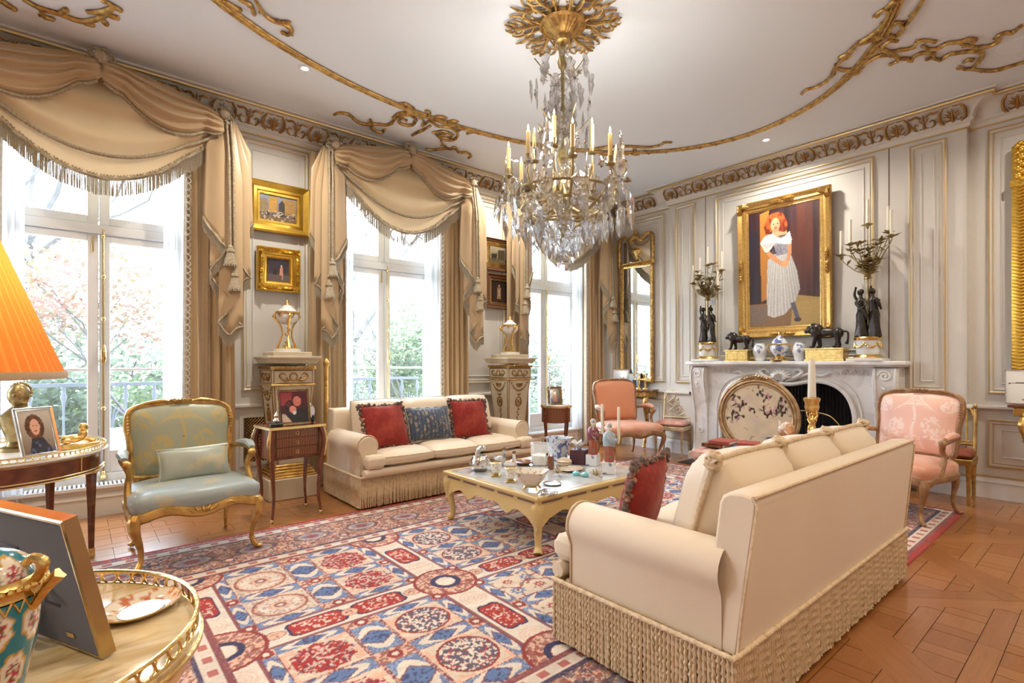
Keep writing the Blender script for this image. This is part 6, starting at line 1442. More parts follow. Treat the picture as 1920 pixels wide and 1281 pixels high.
# ================================================================ pedestals and urns
mdef('pedestal', (.60, .52, .38), .5, layers=[('noise', (.50, .41, .27), 5, .4, .7, .6)])
def pedestal(label, x, y):
    c = thing('pedestal', label, 'pedestal', (x, y, 0), 0, 'white and gilt tapering pedestals')
    MB().bx((-.23, -.23, 0), (.23, .23, .20)).build('plinth', 'pedestal', c, bevel=.008)
    b = MB()
    for z, s_ in ((.21, .215), (.235, .20), (.26, .185), (.285, .165), (.31, .15)): b.box((0, 0, z), (2*s_, 2*s_, .022))
    b.build('gilt_collar', 'gold', c, bevel=.006)
    b = MB(); b.box((0, 0, .70), (.38, .38, .76), taper=.66); b.build('shaft', 'pedestal', c, bevel=.004)
    MB().bx((-.195, -.195, 1.09), (.195, .195, 1.24)).build('frieze_block', 'pedestal', c, bevel=.004)
    b = MB(); b.box((0, 0, 1.085), (.41, .41, .016)); b.box((0, 0, 1.25), (.42, .42, .03)); b.build('gilt_band', 'gold', c, bevel=.004)
    b = MB(); b.box((0, 0, 1.315), (.48, .48, .05), taper=.9); b.box((0, 0, 1.35), (.50, .50, .025)); b.box((0, 0, 1.38), (.36, .36, .05)); b.build('cap', 'pedestal', c, bevel=.006)
    for a in (0, -PI/2):      # gilded relief on the two faces seen
        m = T(rz=a); b = MB(); b.m = m
        for i in range(9): x_ = -.17+i*.0425; b.tube([(x_-.02, -.215, 1.25), (x_, -.222, 1.262), (x_+.02, -.215, 1.25), (x_, -.222, 1.238)], .004, 4, cyc=True)
        for s in (-1, 1):
            b.tube(smooth_pts([(s*.02, -.198, 1.14), (s*.08, -.2, 1.13), (s*.13, -.2, 1.17), (s*.10, -.2, 1.2), (s*.07, -.2, 1.18)], 3), [.008, .011, .009, .006, .004], 5); b.tube([(s*.05, -.199, 1.14), (s*.07, -.2, 1.16)], [.004, .009], 5)
        b.tube([(.035*math.cos(t), -.199, 1.165+.035*math.sin(t)) for t in [2*PI*k/12 for k in range(12)]], .007, 5, cyc=True)
        f = lambda z: -.19*(.66+.34*(z-.32)/.76)-.006
        for k in range(13): t = -1+k/6; z = 1.04-.10*(1-t*t); b.ball((t*.13, f(z), z), (.012, .008, .012), 6, 4)
        for k in range(9): t = k/8*PI; b.tube([(.0, f(1.0), 1.03), (.05*math.cos(t), f(1.0)-.004, 1.03-.045*math.sin(t))], [.004, .007], 4)
        b.tube([(.045*math.cos(t), f(.8), .80+.06*math.sin(t)) for t in [2*PI*k/14 for k in range(14)]], .009, 5, cyc=True); b.ball((0, f(.8), .80), (.022, .008, .03), 8, 5)
        for k in range(9): b.ball((.008*(-1)**k, f(.7-k*.035), .70-k*.035), (.014-.0008*k, .007, .016), 6, 4)
        for s in (-1, 1): b.tube([(s*.03, f(.9), .90), (0, f(.9), .885)], [.006, .010], 5)
        for s in (-1, 1): b.tube([(s*.122, f(.33), .33), (s*.175, f(1.07), 1.07)], .005, 4); b.tube([(s*.18, -.199, 1.105), (s*.18, -.199, 1.225)], .004, 4)
        for zz in (1.105, 1.225): b.tube([(-.18, -.199, zz), (.18, -.199, zz)], .004, 4)
        tag(b.build('gilt_relief', 'friezegold', c), kind='stuff')
    return c
pedestal('white and gilt tapering pedestal between the first and middle windows', 1.60, 5.34); pedestal('white and gilt tapering pedestal right of the far sofa', 4.36, 5.21)
def cassolette(label, x, y, k=1.0):
    c = thing('cassolette', label, 'urn', (x, y, 1.405), .4, 'marble and gilt urns'); c.scale = (k, k, k)
    MB().lathe([(.0, 0), (.125, 0), (.125, .028), (0, .028)], 3 if False else 24).build('marble_base', 'whitemarble', c)
    b = MB(); b.lathe([(.11, .028), (.112, .036), (.05, .04), (.03, .07), (0, .075)], 24)
    b.build('gilt_base', 'gilt', c)
    for i in range(3):
        a = 2*PI*i/3; d = V(math.cos(a), math.sin(a), 0); b = MB(); b.tube(smooth_pts([d*.10+V(0, 0, .035), d*.075+V(0, 0, .09), d*.05+V(0, 0, .16), d*.06+V(0, 0, .24), d*.105+V(0, 0, .31), d*.13+V(0, 0, .335)], 4), [.014, .009, .008, .009, .013, .01], 7); b.ball(d*.125+V(0, 0, .345), (.02, .02, .024), 8, 6); b.build('gilt_leg', 'gilt', c)
    b = MB(); b.tube([(.02*math.cos(t), .02*math.sin(t), .07+t*.012) for t in [k_*.6 for k_ in range(24)]], .007, 5); b.build('serpent', 'gilt', c)
    MB().lathe([(.0, .265), (.05, .27), (.095, .31), (.105, .35), (.098, .37)], 28).build('bowl', 'whitemarble', c)
    b = MB(); b.lathe([(.095, .366), (.11, .37), (.112, .385), (.1, .39)], 28, cap=False)
    for i in range(6): a = i*PI/3; b.tube([(.1*math.cos(a), .1*math.sin(a), .375), (.112*math.cos(a+.26), .112*math.sin(a+.26), .335), (.1*math.cos(a+.52), .1*math.sin(a+.52), .375)], .009, 5)
    b.build('gilt_rim', 'gilt', c)
    MB().lathe([(.096, .388), (.075, .41), (.05, .425), (.045, .44), (.02, .455)], 24).build('lid', 'whitemarble', c)
    b = MB(); b.lathe([(.02, .45), (.024, .46), (.016, .475), (.012, .5), (0, .51)], 12); b.build('finial', 'gilt', c)
cassolette('white marble and gilt urn on the pedestal left of the far sofa', 1.60, 5.34, 1.02); cassolette('white marble and gilt urn on the pedestal right of the far sofa', 4.36, 5.21, 1.0)
# ================================================================ photo frames
def easel_photo(label, base, rz, w, h, fw, mat, art, tilt=14, group='framed photographs', stand=True, res=60, name='photo_frame'):
    p = picture(name, label, Matrix.Translation(base) @ Matrix.Rotation(rz, 4, 'Z') @ Matrix.Rotation(math.radians(90-tilt), 4, 'X') @ T(0, h/2, 0), w, h, fw, mat, art, .016, None, group, res, 0, 'photo frame', True)
    if stand:
        L = h*.72; b = MB(); b.prism([(-w*.12, -h/2+.01), (w*.12, -h/2+.01), (w*.07, h*.2), (-w*.07, h*.2)], -.003, .0); o = b.build('easel_strut', 'black', p); o.matrix_local = Matrix.Translation((0, h*.2, -.005)) @ Matrix.Rotation(math.radians(26), 4, 'X') @ Matrix.Translation((0, -h*.2, 0))
    return p
def ph_lady(A): A.bg((120, 96, 74), (196, 188, 172)); A.ell(.45, .62, .30, .30, (84, 52, 34)); A.mix((vnoise(A.u*16, A.v*16, 2) > .55) & (((A.u-.45)/.3)**2+((A.v-.62)/.3)**2 < 1), (120, 78, 50), .7); A.ell(.46, .62, .15, .19, (222, 170, 140)); A.poly([(.15, 0), (.3, .36), (.65, .36), (.95, 0)], (46, 44, 58)); A.ell(.46, .53, .05, .015, (170, 60, 56)); A.ell(.41, .65, .02, .012, (60, 40, 32)); A.ell(.51, .65, .02, .012, (60, 40, 32)); A.mix((A.v < .3) & (vnoise(A.u*12, A.v*12, 6) > .6), (90, 100, 130), .7)
def ph_pair(A): A.bg((40, 22, 28), (96, 40, 48)); A.poly([(.02, .98), (.45, .98), (.4, .6), (.02, .55)], (150, 60, 64)); A.ell(.33, .55, .16, .17, (30, 22, 26)); A.ell(.3, .6, .10, .11, (96, 44, 48)); A.ell(.62, .68, .15, .16, (206, 120, 104)); A.poly([(.3, .45), (.95, .45), (.95, 0), (.2, 0)], (36, 34, 36)); A.ell(.45, .42, .13, .12, (214, 130, 112)); A.ell(.5, .32, .07, .06, (226, 220, 214)); A.poly([(.05, .3), (.15, .3), (.4, .02), (.05, .02)], (206, 180, 160)); A.grain(12, .3)
def ph_bw(A): A.bg((96, 110, 128), (206, 214, 220)); A.poly([(.3, 0), (.4, .6), (.7, .6), (.8, 0)], (44, 50, 66)); A.ell(.54, .68, .12, .14, (168, 172, 178)); A.grain(10, .3)
def ph_gown(A): A.bg((34, 24, 26), (52, 36, 40)); A.poly([(.35, .1), (.42, .62), (.62, .62), (.75, .1)], (150, 44, 44)); A.ell(.52, .7, .10, .10, (206, 150, 126)); A.grain(10, .4)
def ph_dancer(A):
    A.bg((222, 220, 212), (234, 232, 226)); A.poly([(.40, .56), (.60, .56), (.66, .36), (.36, .36)], (60, 40, 44)); A.ell(.5, .70, .05, .05, (70, 50, 50)); A.poly([(.05, .62), (.95, .68), (.95, .65), (.05, .59)], (70, 52, 52)); A.poly([(.44, .36), (.48, .36), (.40, .12), (.36, .12)], (70, 50, 54)); A.poly([(.52, .36), (.56, .36), (.58, .12), (.54, .12)], (70, 50, 54)); A.ell(.4, .1, .1, .02, (150, 60, 60))
mdef('darkgilt', (.30, .19, .08), .4, .7, layers=[('noise', (.12, .07, .03), 30, .45, .65, .7)])
easel_photo('dark gilt photo frame of an embracing couple on the mahogany side table', (1.42, 4.53, .774), .10, .27, .30, .020, 'darkgilt', ph_pair, 10)
easel_photo('silver photo frame of a smiling curly-haired woman on the round table', tuple(at(78, 856, Z=.757)), .62, .20, .29, .022, 'silver', ph_lady, 16)
easel_photo('small gilt photo frame on the oval table by the corner window', (4.97, 4.98, .718), -.55, .20, .26, .03, 'darkgilt', ph_gown, 14)
easel_photo('silver framed black and white photograph, left one on the console below the pier mirror', (6.53, 5.09, .902), -1.0, .26, .30, .025, 'silver', ph_bw, 12)
easel_photo('silver framed photograph leaning right of another on the console below the pier mirror', (6.55, 4.87, .902), -1.25, .20, .24, .02, 'silver', ph_bw, 12)
easel_photo('white mounted picture of a dancer in thin silver frame on the right console', (6.52, .54, .927), -1.35, .34, .31, .012, 'silver', ph_dancer, 10)
# big frame seen from behind, foreground
VF = thing('velvet_backed_frame', 'gilt-edged photo frame with dark velvet back on the marble table', 'photo frame')
ux = V(-.44, .898, 0); nb = V(-.898, -.44, 0); br_ = V(.040, 1.262, .731); W_f, H_f = .50, .29; ln = math.radians(13)
up = V(0, 0, 1)*math.cos(ln)+nb*math.sin(ln); nn = ux.cross(up).normalized(); nn = nn if nn.dot(nb) > 0 else -nn
VF.matrix_local = Matrix(((ux.x, up.x, nn.x, br_.x), (ux.y, up.y, nn.y, br_.y), (ux.z, up.z, nn.z, br_.z), (0, 0, 0, 1)))
mdef('velvetgrey', (.05, .042, .058), .85, sheen=.25, layers=[('noise', (.08, .068, .09), 6, .4, .7, .7)])
mdef('bevelgold', (.52, .40, .22), .22, .85, layers=[('noise', (.32, .18, .07), 5, .45, .65, .6)])
b = MB(); b.frame(W_f, H_f, [(0, -.024), (0, -.001), (.003, .002), (.007, .002), (.007, -.018), (.004, -.026)], W_f/2, H_f/2); b.build('gilt_frame', 'bevelgold', VF, smooth=False)
MB().bx((.006, .006, -.02), (W_f-.006, H_f-.006, .001)).build('velvet_back', 'velvetgrey', VF, smooth=False)
b = MB(); b.prism([(.16, .018), (.30, .018), (.27, .21), (.19, .21)], -.001, .004); st = b.build('velvet_strut', 'velvetgrey', VF, bevel=.002); st.matrix_local = Matrix.Translation((0, .21, 0)) @ Matrix.Rotation(math.radians(-9), 4, 'X') @ Matrix.Translation((0, -.21, 0))
b = MB(); b.tube([(.09, .10+.0, .004), (.11, .115, .016), (.12, .13, .004)], .006, 6, sec=(1, .4)); b.build('ribbon_tab', 'velvetgrey', VF)
MB().bx((.075, .03, -.001), (.10, .04, .003)).build('clasp', 'brass', VF)
# ================================================================ foreground vase and dish
mdef('turquoise', (1, 1, 1), .12, vc=1, coat=.6)
def sevres(co):
    a = np.arctan2(co[:, 1], co[:, 0]); z = co[:, 2]; c = np.tile(S3(22, 128, 146), (len(a), 1)); s = a/(2*PI)*7; z2 = z/.075; row = np.floor(z2); s2 = s+.5*(row % 2); du, dv = (s2 % 1)-.5, (z2 % 1)-.5; d = np.sqrt((du/.40)**2+(dv/.44)**2)+.06*np.cos(8*np.arctan2(dv, du))
    c[d < 1.0] = S3(206, 156, 54); c[d < .86] = S3(236, 226, 206); fl = (d < .55) & (vnoise(s2*30, z2*30, 3) > .45); c[fl] = S3(186, 66, 84); c[(d < .5) & (vnoise(s2*26, z2*26, 7) > .68)] = S3(70, 92, 60); return c
TV = thing('porcelain_urn', 'turquoise porcelain urn with flower medallions and gilt mounts, lower left', 'vase', (-.105, 1.125, .721)); TV.scale = (.9, .9, .97)
b = MB(); b.grid(lambda u, v: ((lambda r_: (r_*math.cos(2*PI*u), r_*math.sin(2*PI*u), .03+.195*v))(.034+.036*math.sin(v*1.5)+.002)), 120, 60, cu=True); o = b.build('body', 'turquoise', TV); paint(o, sevres)
b = MB(); b.grid(lambda u, v: ((lambda r_: (r_*math.cos(2*PI*u), r_*math.sin(2*PI*u), .255+.045*math.sin(v*PI/2)))(.064*math.cos(v*PI/2)+.001)), 90, 30, cu=True); o = b.build('lid', 'turquoise', TV); paint(o, sevres)
b = MB(); b.lathe([(.066, .222), (.074, .228), (.072, .24), (.076, .248), (.068, .256), (.064, .257)], 48, cap=False)
for i in range(40): a = 2*PI*i/40; b.ball((.076*math.cos(a), .076*math.sin(a), .244), .006, 6, 4)
for i in range(24): a = 2*PI*i/24; b.tube([(.071*math.cos(a), .071*math.sin(a), .228), (.073*math.cos(a+.13), .073*math.sin(a+.13), .21), (.071*math.cos(a+.26), .071*math.sin(a+.26), .228)], .003, 4)
b.build('gilt_collar', 'gilt', TV)
for s in (.35, .35+PI):
    d = V(math.cos(s-.9), math.sin(s-.9), 0); b = MB(); b.tube(smooth_pts([d*.07+V(0, 0, .205), d*.088+V(0, 0, .232), d*.112+V(0, 0, .258)], 4), [.006, .008, .010], 8, lobes=5); b.tube(smooth_pts([d*.072+V(0, 0, .245), d*.088+V(0, 0, .275), d*.072+V(0, 0, .285), d*.058+V(0, 0, .275)], 4), [.007, .009, .008, .006], 8); b.build('gilt_handle', 'gilt', TV)
b = MB(); b.lathe([(.05, 0), (.05, .008), (.03, .016), (.032, .032)], 32); b.build('gilt_foot', 'gilt', TV)
DP = thing('porcelain_dish', 'oval porcelain dish painted with orange flowers on the marble table', 'dish', tuple(at(266, 1150, Z=.722)), .75)
b = MB(); b.lathe([(.0, .006), (.055, .008), (.065, .012), (.075, .016), (.083, .021), (.088, .024), (.09, .022), (.06, .004), (0, .0)], 72, sy=.8); o = b.build('plate', 'tapestry', DP); o.data.materials[0] = M('turquoise')
def dishcol(co):
    r_ = np.sqrt(co[:, 0]**2+(co[:, 1]/.8)**2); c = np.tile(S3(232, 222, 200), (len(r_), 1)); c[r_ > .084] = S3(200, 160, 80); m = (r_ > .05) & (r_ < .084) & (vnoise(co[:, 0]*90, co[:, 1]*90, 3) > .70); c[m] = S3(196, 110, 62); return c
paint(o, dishcol)
b = MB(); b.lathe([(.0, .0085), (.05, .0095)], 48, sy=.8, cap=False); o = b.build('painted_centre', 'dishpaint', DP) if mdef('dishpaint', (.80, .76, .66), .15, coat=.5, layers=[('noise', (.60, .26, .10), 30, .58, .63, .9), ('noise', (.25, .30, .42), 40, .62, .66, .8)]) is None else 0
# ================================================================ lamp, bust, sphinx, tureen
mdef('shade', (.74, .34, .09), .7, translucent=.45, tcol=(.9, .40, .10), layers=[('noise', (.62, .27, .06), 4, .4, .7, .6)])
mdef('shadetrim', (.62, .46, .28), .7)
LP = thing('floor_lamp', 'floor lamp with a large pleated amber silk shade at the left edge', 'lamp', (-.40, 2.38, .009)); nP = 66
def pleat(u, v): a = 2*PI*u; r_ = (.175+(.372-.175)*v)*(1+.022*math.sin(nP*a)); return (r_*math.cos(a), r_*math.sin(a), 1.78-.54*v)
b = MB(); b.grid(pleat, nP*6, 3, cu=True); b.build('pleated_shade', 'shade', LP)
b = MB(); b.lathe([(.378, 1.262), (.382, 1.25), (.378, 1.238), (.372, 1.238)], 72, cap=False); b.build('shade_binding', 'shadetrim', LP); b = MB(); b.lathe([(.178, 1.79), (.182, 1.78), (.178, 1.77)], 48, cap=False); b.build('shade_binding', 'shadetrim', LP)
b = MB(); b.lathe([(.0, 0), (.15, 0), (.155, .02), (.10, .035), (.04, .06), (.018, .1), (.014, .7), (.022, .72), (.014, .75), (.012, 1.5)], 24); b.build('stand', 'brass', LP)
b = MB(); b.ball((0, 0, 1.47), (.03, .03, .045), 12, 8); b.build('bulb', 'bulbglow', LP) if mdef('bulbglow', (1, .9, .7), .4, emit=((1, .72, .38), 30)) is None else 0
l = bpy.data.lights.new('lamp_bulb', 'POINT'); l.energy = 9; l.color = (1, .70, .40); l.shadow_soft_size = .06; o = bpy.data.objects.new('lamp_bulb', l); C.objects.link(o); o.parent = LP; o.location = (0, 0, 1.56)
GB = thing('gilt_bust', 'dark gilt bronze bust of a youth on the round table behind the photo frame', 'sculpture', (-.262, 4.46, .753), -.35)
b = MB(); b.lathe([(.0, 0), (.10, 0), (.10, .02), (.07, .03), (.06, .06), (.075, .075)], 20); b.tube([(0, 0, .06), (0, 0, .15), (0, 0, .22), (0, 0, .27)], [.07, .10, .11, .05], 14, sec=(1.25, .8)); b.tube([(0, 0, .25), (.0, -.01, .31)], [.042, .036], 10); b.ball((0, -.018, .345), (.054, .062, .074), 14, 10); b.ball((0, -.074, .345), (.010, .014, .014), 7, 5); b.ball((0, -.062, .315), (.02, .012, .008), 7, 5)
for s in (-1, 1): b.ball((s*.02, -.066, .362), (.011, .008, .006), 6, 4); b.tube([(s*.10, 0, .2), (s*.14, -.02, .12), (s*.10, -.08, .08)], [.04, .034, .02], 8)
for i in range(90):
    d = V(R.gauss(0, 1), R.gauss(0, 1), R.gauss(0, 1)).normalized()
    if d.z > -.75 and (d.y > -.35 or d.z > .62): b.ball((.050*d.x, -.004+.054*d.y, .356+.064*d.z), R.uniform(.009, .012), 6, 4)
b.build('bust', 'palegold', GB)
SX = thing('gilt_sphinx', 'small gilt recumbent sphinx paperweight on the round table edge', 'ornament', tuple(at(146, 840, Z=.753)), -1.2)
MB().bx((-.05, -.10, 0), (.05, .10, .032)).build('base', 'gilt', SX, bevel=.005); b = MB(); b.m = T(0, -.005, .032); recumbent(b, 1.05); b.build('sphinx', 'gilt', SX)
TU = thing('tureen', 'blue and white lidded tureen on the floor under the round table', 'tureen', (-.33, 5.0, 0))
b = MB(); b.lathe([(.08, 0), (.085, .02), (.12, .06), (.14, .11), (.13, .16)], 28); b.build('body', 'delft', TU); b = MB(); b.lathe([(.135, .16), (.12, .19), (.07, .215), (.03, .225), (.035, .24), (0, .25)], 28); b.build('lid', 'iron', TU)
# ================================================================ on the mahogany side table
INK = thing('inkstand', 'small dark inkstand with silver finial on the mahogany side table', 'ornament', (1.262, 4.50, .774), .2)
MB().lathe([(0, 0), (.055, 0), (.055, .02), (.045, .028), (0, .03)], 20, sy=.7).build('base', 'black', INK); b = MB(); b.lathe([(.02, .03), (.028, .05), (.012, .07), (.02, .09), (.006, .11), (0, .13)], 14); b.build('finial', 'silver', INK)
SHL = thing('round_box', 'round pale porcelain plaque behind the couple photo', 'ornament', (1.56, 4.66, .774), .3); b = MB(); b.m = T(0, 0, .09, rx=PI/2); b.lathe([(0, -.01), (.075, -.01), (.082, 0), (.075, .012), (0, .012)], 28); b.build('plaque', 'delftpale', SHL); MB().bx((-.03, -.02, 0), (.03, .03, .012)).build('stand', 'black', SHL)
BLK = thing('bronze_bird', 'small black bronze bird at the right of the mahogany side table', 'ornament', (1.57, 4.545, .774)); b = MB(); b.ball((0, 0, .03), (.014, .028, .022), 9, 6); b.ball((0, -.02, .062), .013, 8, 6); b.tube([(0, -.012, .035), (0, -.02, .06)], .009, 6); b.tube([(0, -.03, .062), (0, -.045, .06)], [.005, .001], 5); b.tube([(0, .02, .035), (0, .05, .05)], [.01, .003], 5); b.ball((0, 0, .004), (.016, .02, .004), 8, 4); b.build('bird', 'black', BLK)
# ================================================================ on the coffee table
ZT = .41
def ct(x, y): p = at(x, y, Z=ZT); return (p.x, p.y, ZT)
AP = thing('silver_box', 'silver fruit-shaped box with lizard finial on the coffee table corner', 'ornament', ct(900, 882), .5); b = MB(); b.lathe([(0, 0), (.05, 0), (.085, .03), (.09, .07), (.06, .12), (.02, .135), (0, .13)], 28); b.build('fruit', 'silver', AP); b = MB(); b.tube(smooth_pts([(-.07, 0, .105), (-.02, .01, .155), (.03, -.01, .185), (.05, -.02, .165)], 4), [.01, .022, .02, .01], 8); b.ball((.045, -.02, .185), (.022, .016, .014), 8, 6); b.build('lizard', 'silver', AP)
mdef('porcelain', (.76, .72, .64), .18, coat=.5, layers=[('noise', (.50, .24, .10), 26, .60, .65, .8), ('noise', (.30, .34, .24), 34, .62, .66, .6)])
def cup(label, p):
    c = thing('porcelain_cup', label, 'cup', p, 0, 'gilt mounted porcelain cups'); b = MB(); b.lathe([(.022, .028), (.03, .032), (.04, .06), (.046, .10), (.048, .105), (.042, .104), (.036, .06), (.0, .045)], 22); b.build('cup', 'porcelain', c); b = MB(); b.lathe([(.044, .10), (.05, .106), (.044, .112)], 22, cap=False); b.build('gilt_rim', 'gilt', c); b = MB()
    b.lathe([(.0, .008), (.045, .008), (.048, .014), (.03, .02), (.024, .03), (0, .03)], 4); b.build('gilt_stand', 'gilt', c)
    for s in range(4): a = s*PI/2; q_ = MB(); q_.ball((.042*math.cos(a), .042*math.sin(a), .007), .008, 7, 5); q_.build('foot', 'gilt', c)
cup('left of two small porcelain cups on gilt stands on the coffee table', ct(930, 893)); cup('right of two small porcelain cups on gilt stands, next to the square bowl', ct(958, 904))
def duck(label, p, m1, rz):
    c = thing('porcelain_bird', label, 'figurine', p, rz, 'porcelain birds on the coffee table'); b = MB(); b.ball((0, 0, .045), (.03, .05, .04), 12, 8); b.tube(smooth_pts([(0, -.03, .06), (0, -.045, .10), (0, -.035, .14)], 3), [.02, .013, .013], 8); b.tube([(0, .035, .05), (0, .08, .065)], [.02, .006], 6); b.lathe([(0, 0), (.03, 0), (.032, .008), (0, .012)], 12); b.build('body', m1, c); b = MB(); b.ball((0, -.04, .15), (.017, .02, .017), 9, 7); b.tube([(0, -.055, .15), (0, -.075, .145)], [.007, .002], 6); b.build('head', 'rosewood', c)
mdef('birdgrey', (.52, .50, .47), .3, layers=[('noise', (.12, .11, .12), 22, .5, .58, .85)])
duck('grey speckled porcelain bird behind the cups on the coffee table', ct(938, 873), 'birdgrey', .3); duck('white and brown porcelain bird beside the brown dish', ct(962, 880), 'porcelain', -.5)
BW = thing('square_bowl', 'square white porcelain bowl on gilt feet at the coffee table edge', 'bowl', ct(997, 919), .60)
def sq(u, v, r0, r1, z0, z1): a = 2*PI*u; r_ = r0+(r1-r0)*v**.6; n_ = (abs(math.cos(a))**5+abs(math.sin(a))**5)**-.2; return (r_*n_*math.cos(a), r_*n_*math.sin(a), z0+(z1-z0)*v)
b = MB(); b.grid(lambda u, v: sq(u, v, .045, .112, .04, .135), 48, 8, cu=True); b.grid(lambda u, v: sq(u, 1-v, .03, .106, .05, .135), 48, 8, cu=True); b.add([sq(i/24, 0, .03, .03, .05, .05) for i in range(24)], [tuple(range(24))]); b.build('bowl', 'porcelain', BW)
b = MB(); b.lathe([(.03, .02), (.045, .03), (.05, .042), (.03, .045)], 20); b.build('gilt_collar', 'gilt', BW)
for s in range(4): a = s*PI/2+PI/4; q_ = MB(); q_.tube(smooth_pts([(.03*math.cos(a), .03*math.sin(a), .03), (.055*math.cos(a), .055*math.sin(a), .025), (.07*math.cos(a), .07*math.sin(a), .006)], 3), [.008, .009, .008], 6); q_.build('foot', 'gilt', BW)
BD = thing('brown_dish', 'low brown lacquer dish behind the square bowl', 'dish', ct(981, 871)); b = MB(); b.lathe([(0, 0), (.05, 0), (.085, .022), (.092, .03), (.086, .028), (.05, .008), (0, .006)], 28); b.build('dish', 'rosewood', BD)
CG = thing('glass_candle', 'white candle in a clear glass cylinder on the coffee table', 'candle', ct(1013, 871)); b = MB(); b.lathe([(0, 0), (.085, 0), (.085, .185), (.08, .185), (.08, .008), (0, .008)], 32); b.build('glass_cylinder', 'glass', CG); b = MB(); b.lathe([(0, .009), (.077, .009), (.077, .085), (.0, .083)], 28); b.build('wax', 'candle', CG); MB().bx((-.02, -.0865, .08), (.02, -.0855, .12)).build('label', 'white', CG, smooth=False)
MB().bx((-.008, -.0872, .09), (.008, -.0868, .11)).build('label_print', 'black', CG, smooth=False)
JD = thing('jardiniere', 'blue and white porcelain jardiniere with handles on the coffee table', 'vase', ct(1047, 862)); b = MB(); b.lathe([(.07, 0), (.085, .01), (.09, .06), (.105, .14), (.115, .20), (.12, .205), (.11, .2), (.095, .1), (0, .06)], 32); b.build('body', 'delft', JD)
for s in (-1, 1): b = MB(); b.tube(smooth_pts([(s*.108, 0, .19), (s*.14, 0, .2), (s*.145, 0, .16), (s*.105, 0, .13)], 4), .009, 6); o = b.build('gilt_handle', 'palegold', JD); o.matrix_local = T(rz=-.7)
TB = thing('tissue_box', 'dark plum tissue box with a white tissue on the coffee table', 'tissue box', ct(1086, 869), .45)
MB().bx((-.068, -.068, 0), (.068, .068, .125)).build('box', 'plum', TB, bevel=.003) if mdef('plum', (.085, .03, .045), .45) is None else 0
b = MB(); b.grid(lambda u, v: ((.012+.055*v)*(1+.35*math.sin(10*PI*u))*math.cos(2*PI*u), (.012+.055*v)*(1+.35*math.sin(10*PI*u))*math.sin(2*PI*u)*.8, .124+.085*v-.03*v*v*abs(math.sin(5*PI*u))), 50, 6, cu=True); b.build('tissue', 'white', TB)
def robed(label, p, robe, top, rz):
    c = thing('figurine_candlestick', label, 'figurine', p, rz, 'pair of robed porcelain candlestick figures')
    MB().bx((-.055, -.05, 0), (.055, .05, .095)).build('base', 'delftpale', c, bevel=.003)
    b = MB(); b.lathe([(.048, .095), (.05, .11), (.046, .16), (.04, .22)], 18, sy=.8, flute=lambda a, z: .07*math.cos(8*a)); b.build('skirt', robe, c)
    b = MB(); b.tube([(0, 0, .215), (0, 0, .27), (0, 0, .315), (0, 0, .335)], [.042, .046, .04, .02], 12, sec=(1.15, .8))
    for s in (-1, 1): b.tube(smooth_pts([(s*.045, 0, .31), (s*.055, -.03, .27), (s*.02, -.06, .265)], 3), [.018, .02, .014], 7); b.ball((s*.016, -.064, .265), .012, 6, 5)
    b.build('tunic', top, c); b = MB(); b.tube([(0, 0, .325), (0, 0, .345)], .013, 7); b.ball((0, -.004, .365), (.022, .024, .028), 10, 8); b.ball((0, -.028, .362), .005, 5, 4); b.build('head', 'candle', c); b = MB(); b.lathe([(.026, .37), (.026, .385), (.014, .40), (0, .404)], 12); b.build('cap', 'birdgrey', c)
    b = MB(); b.lathe([(.012, 0), (.011, .26), (0, .262)], 10, (.02, -.075, .27)); b.build('candle', 'candle', c)
    return c
mdef('redrobe', (.36, .08, .045), .3, layers=[('noise', (.16, .22, .15), 24, .55, .6, .6)]); mdef('bluerobe', (.36, .43, .47), .3); mdef('plumrobe', (.22, .045, .06), .3, layers=[('noise', (.60, .50, .46), 24, .58, .62, .7)])
robed('robed porcelain figure in blue and red holding a candle, nearer of the pair', ct(1142, 887), 'redrobe', 'bluerobe', .6); robed('robed porcelain figure in dark red holding a candle, behind its pair', ct(1112, 872), 'redrobe', 'plumrobe', .4)
SD = thing('shell_dish', 'flat cream shell dish on the coffee table beside the figures', 'dish', ct(1072, 882), .2); b = MB(); b.lathe([(0, .004), (.06, .006), (.115, .018), (.12, .016), (.06, 0), (0, 0)], 40, sy=.75, flute=lambda a, z: .05*math.cos(9*a)); b.build('dish', 'shellcream', SD) if mdef('shellcream', (.68, .56, .42), .3, layers=[('noise', (.50, .33, .20), 9, .5, .65, .7)]) is None else 0
S2 = thing('shell', 'knobbly white shell on the coffee table behind the shell dish', 'shell', ct(1058, 873), .6); b = MB(); b.grid(lambda u, v: ((.02+.035*math.sin(PI*v))*(1+.15*math.sin(14*PI*u))*math.cos(2*PI*u), (v-.5)*.13, .032+(.014+.02*math.sin(PI*v))*(1+.15*math.sin(14*PI*u))*math.sin(2*PI*u)), 28, 12, cu=True); b.build('shell', 'shellcream', S2)
for i, (x, y, l_) in enumerate(((1080, 891, 'left half of a turquoise oval pair of boxes on the coffee table'), (1097, 893, 'right half of a turquoise oval pair of boxes on the coffee table'))):
    tb_ = thing('turquoise_box', l_, 'box', ct(x, y), .4, 'turquoise boxes'); b = MB(); b.lathe([(0, 0), (.03, 0), (.038, .01), (.036, .022), (.0, .03)], 22, sy=.75); b.build('box', 'turq', tb_) if 'turq' in MDEF else None
mdef('turq', (.20, .56, .58), .3)
for tb_ in [o for o in bpy.data.objects if o.name.startswith('turquoise_box')]:
    b = MB(); b.lathe([(0, 0), (.03, 0), (.038, .008), (.038, .014)], 22, sy=.75); b.build('tray', 'turq', tb_); b = MB(); b.lathe([(.038, .0145), (.034, .024), (.015, .03), (0, .031)], 22, sy=.75); b.build('lid', 'turq', tb_)
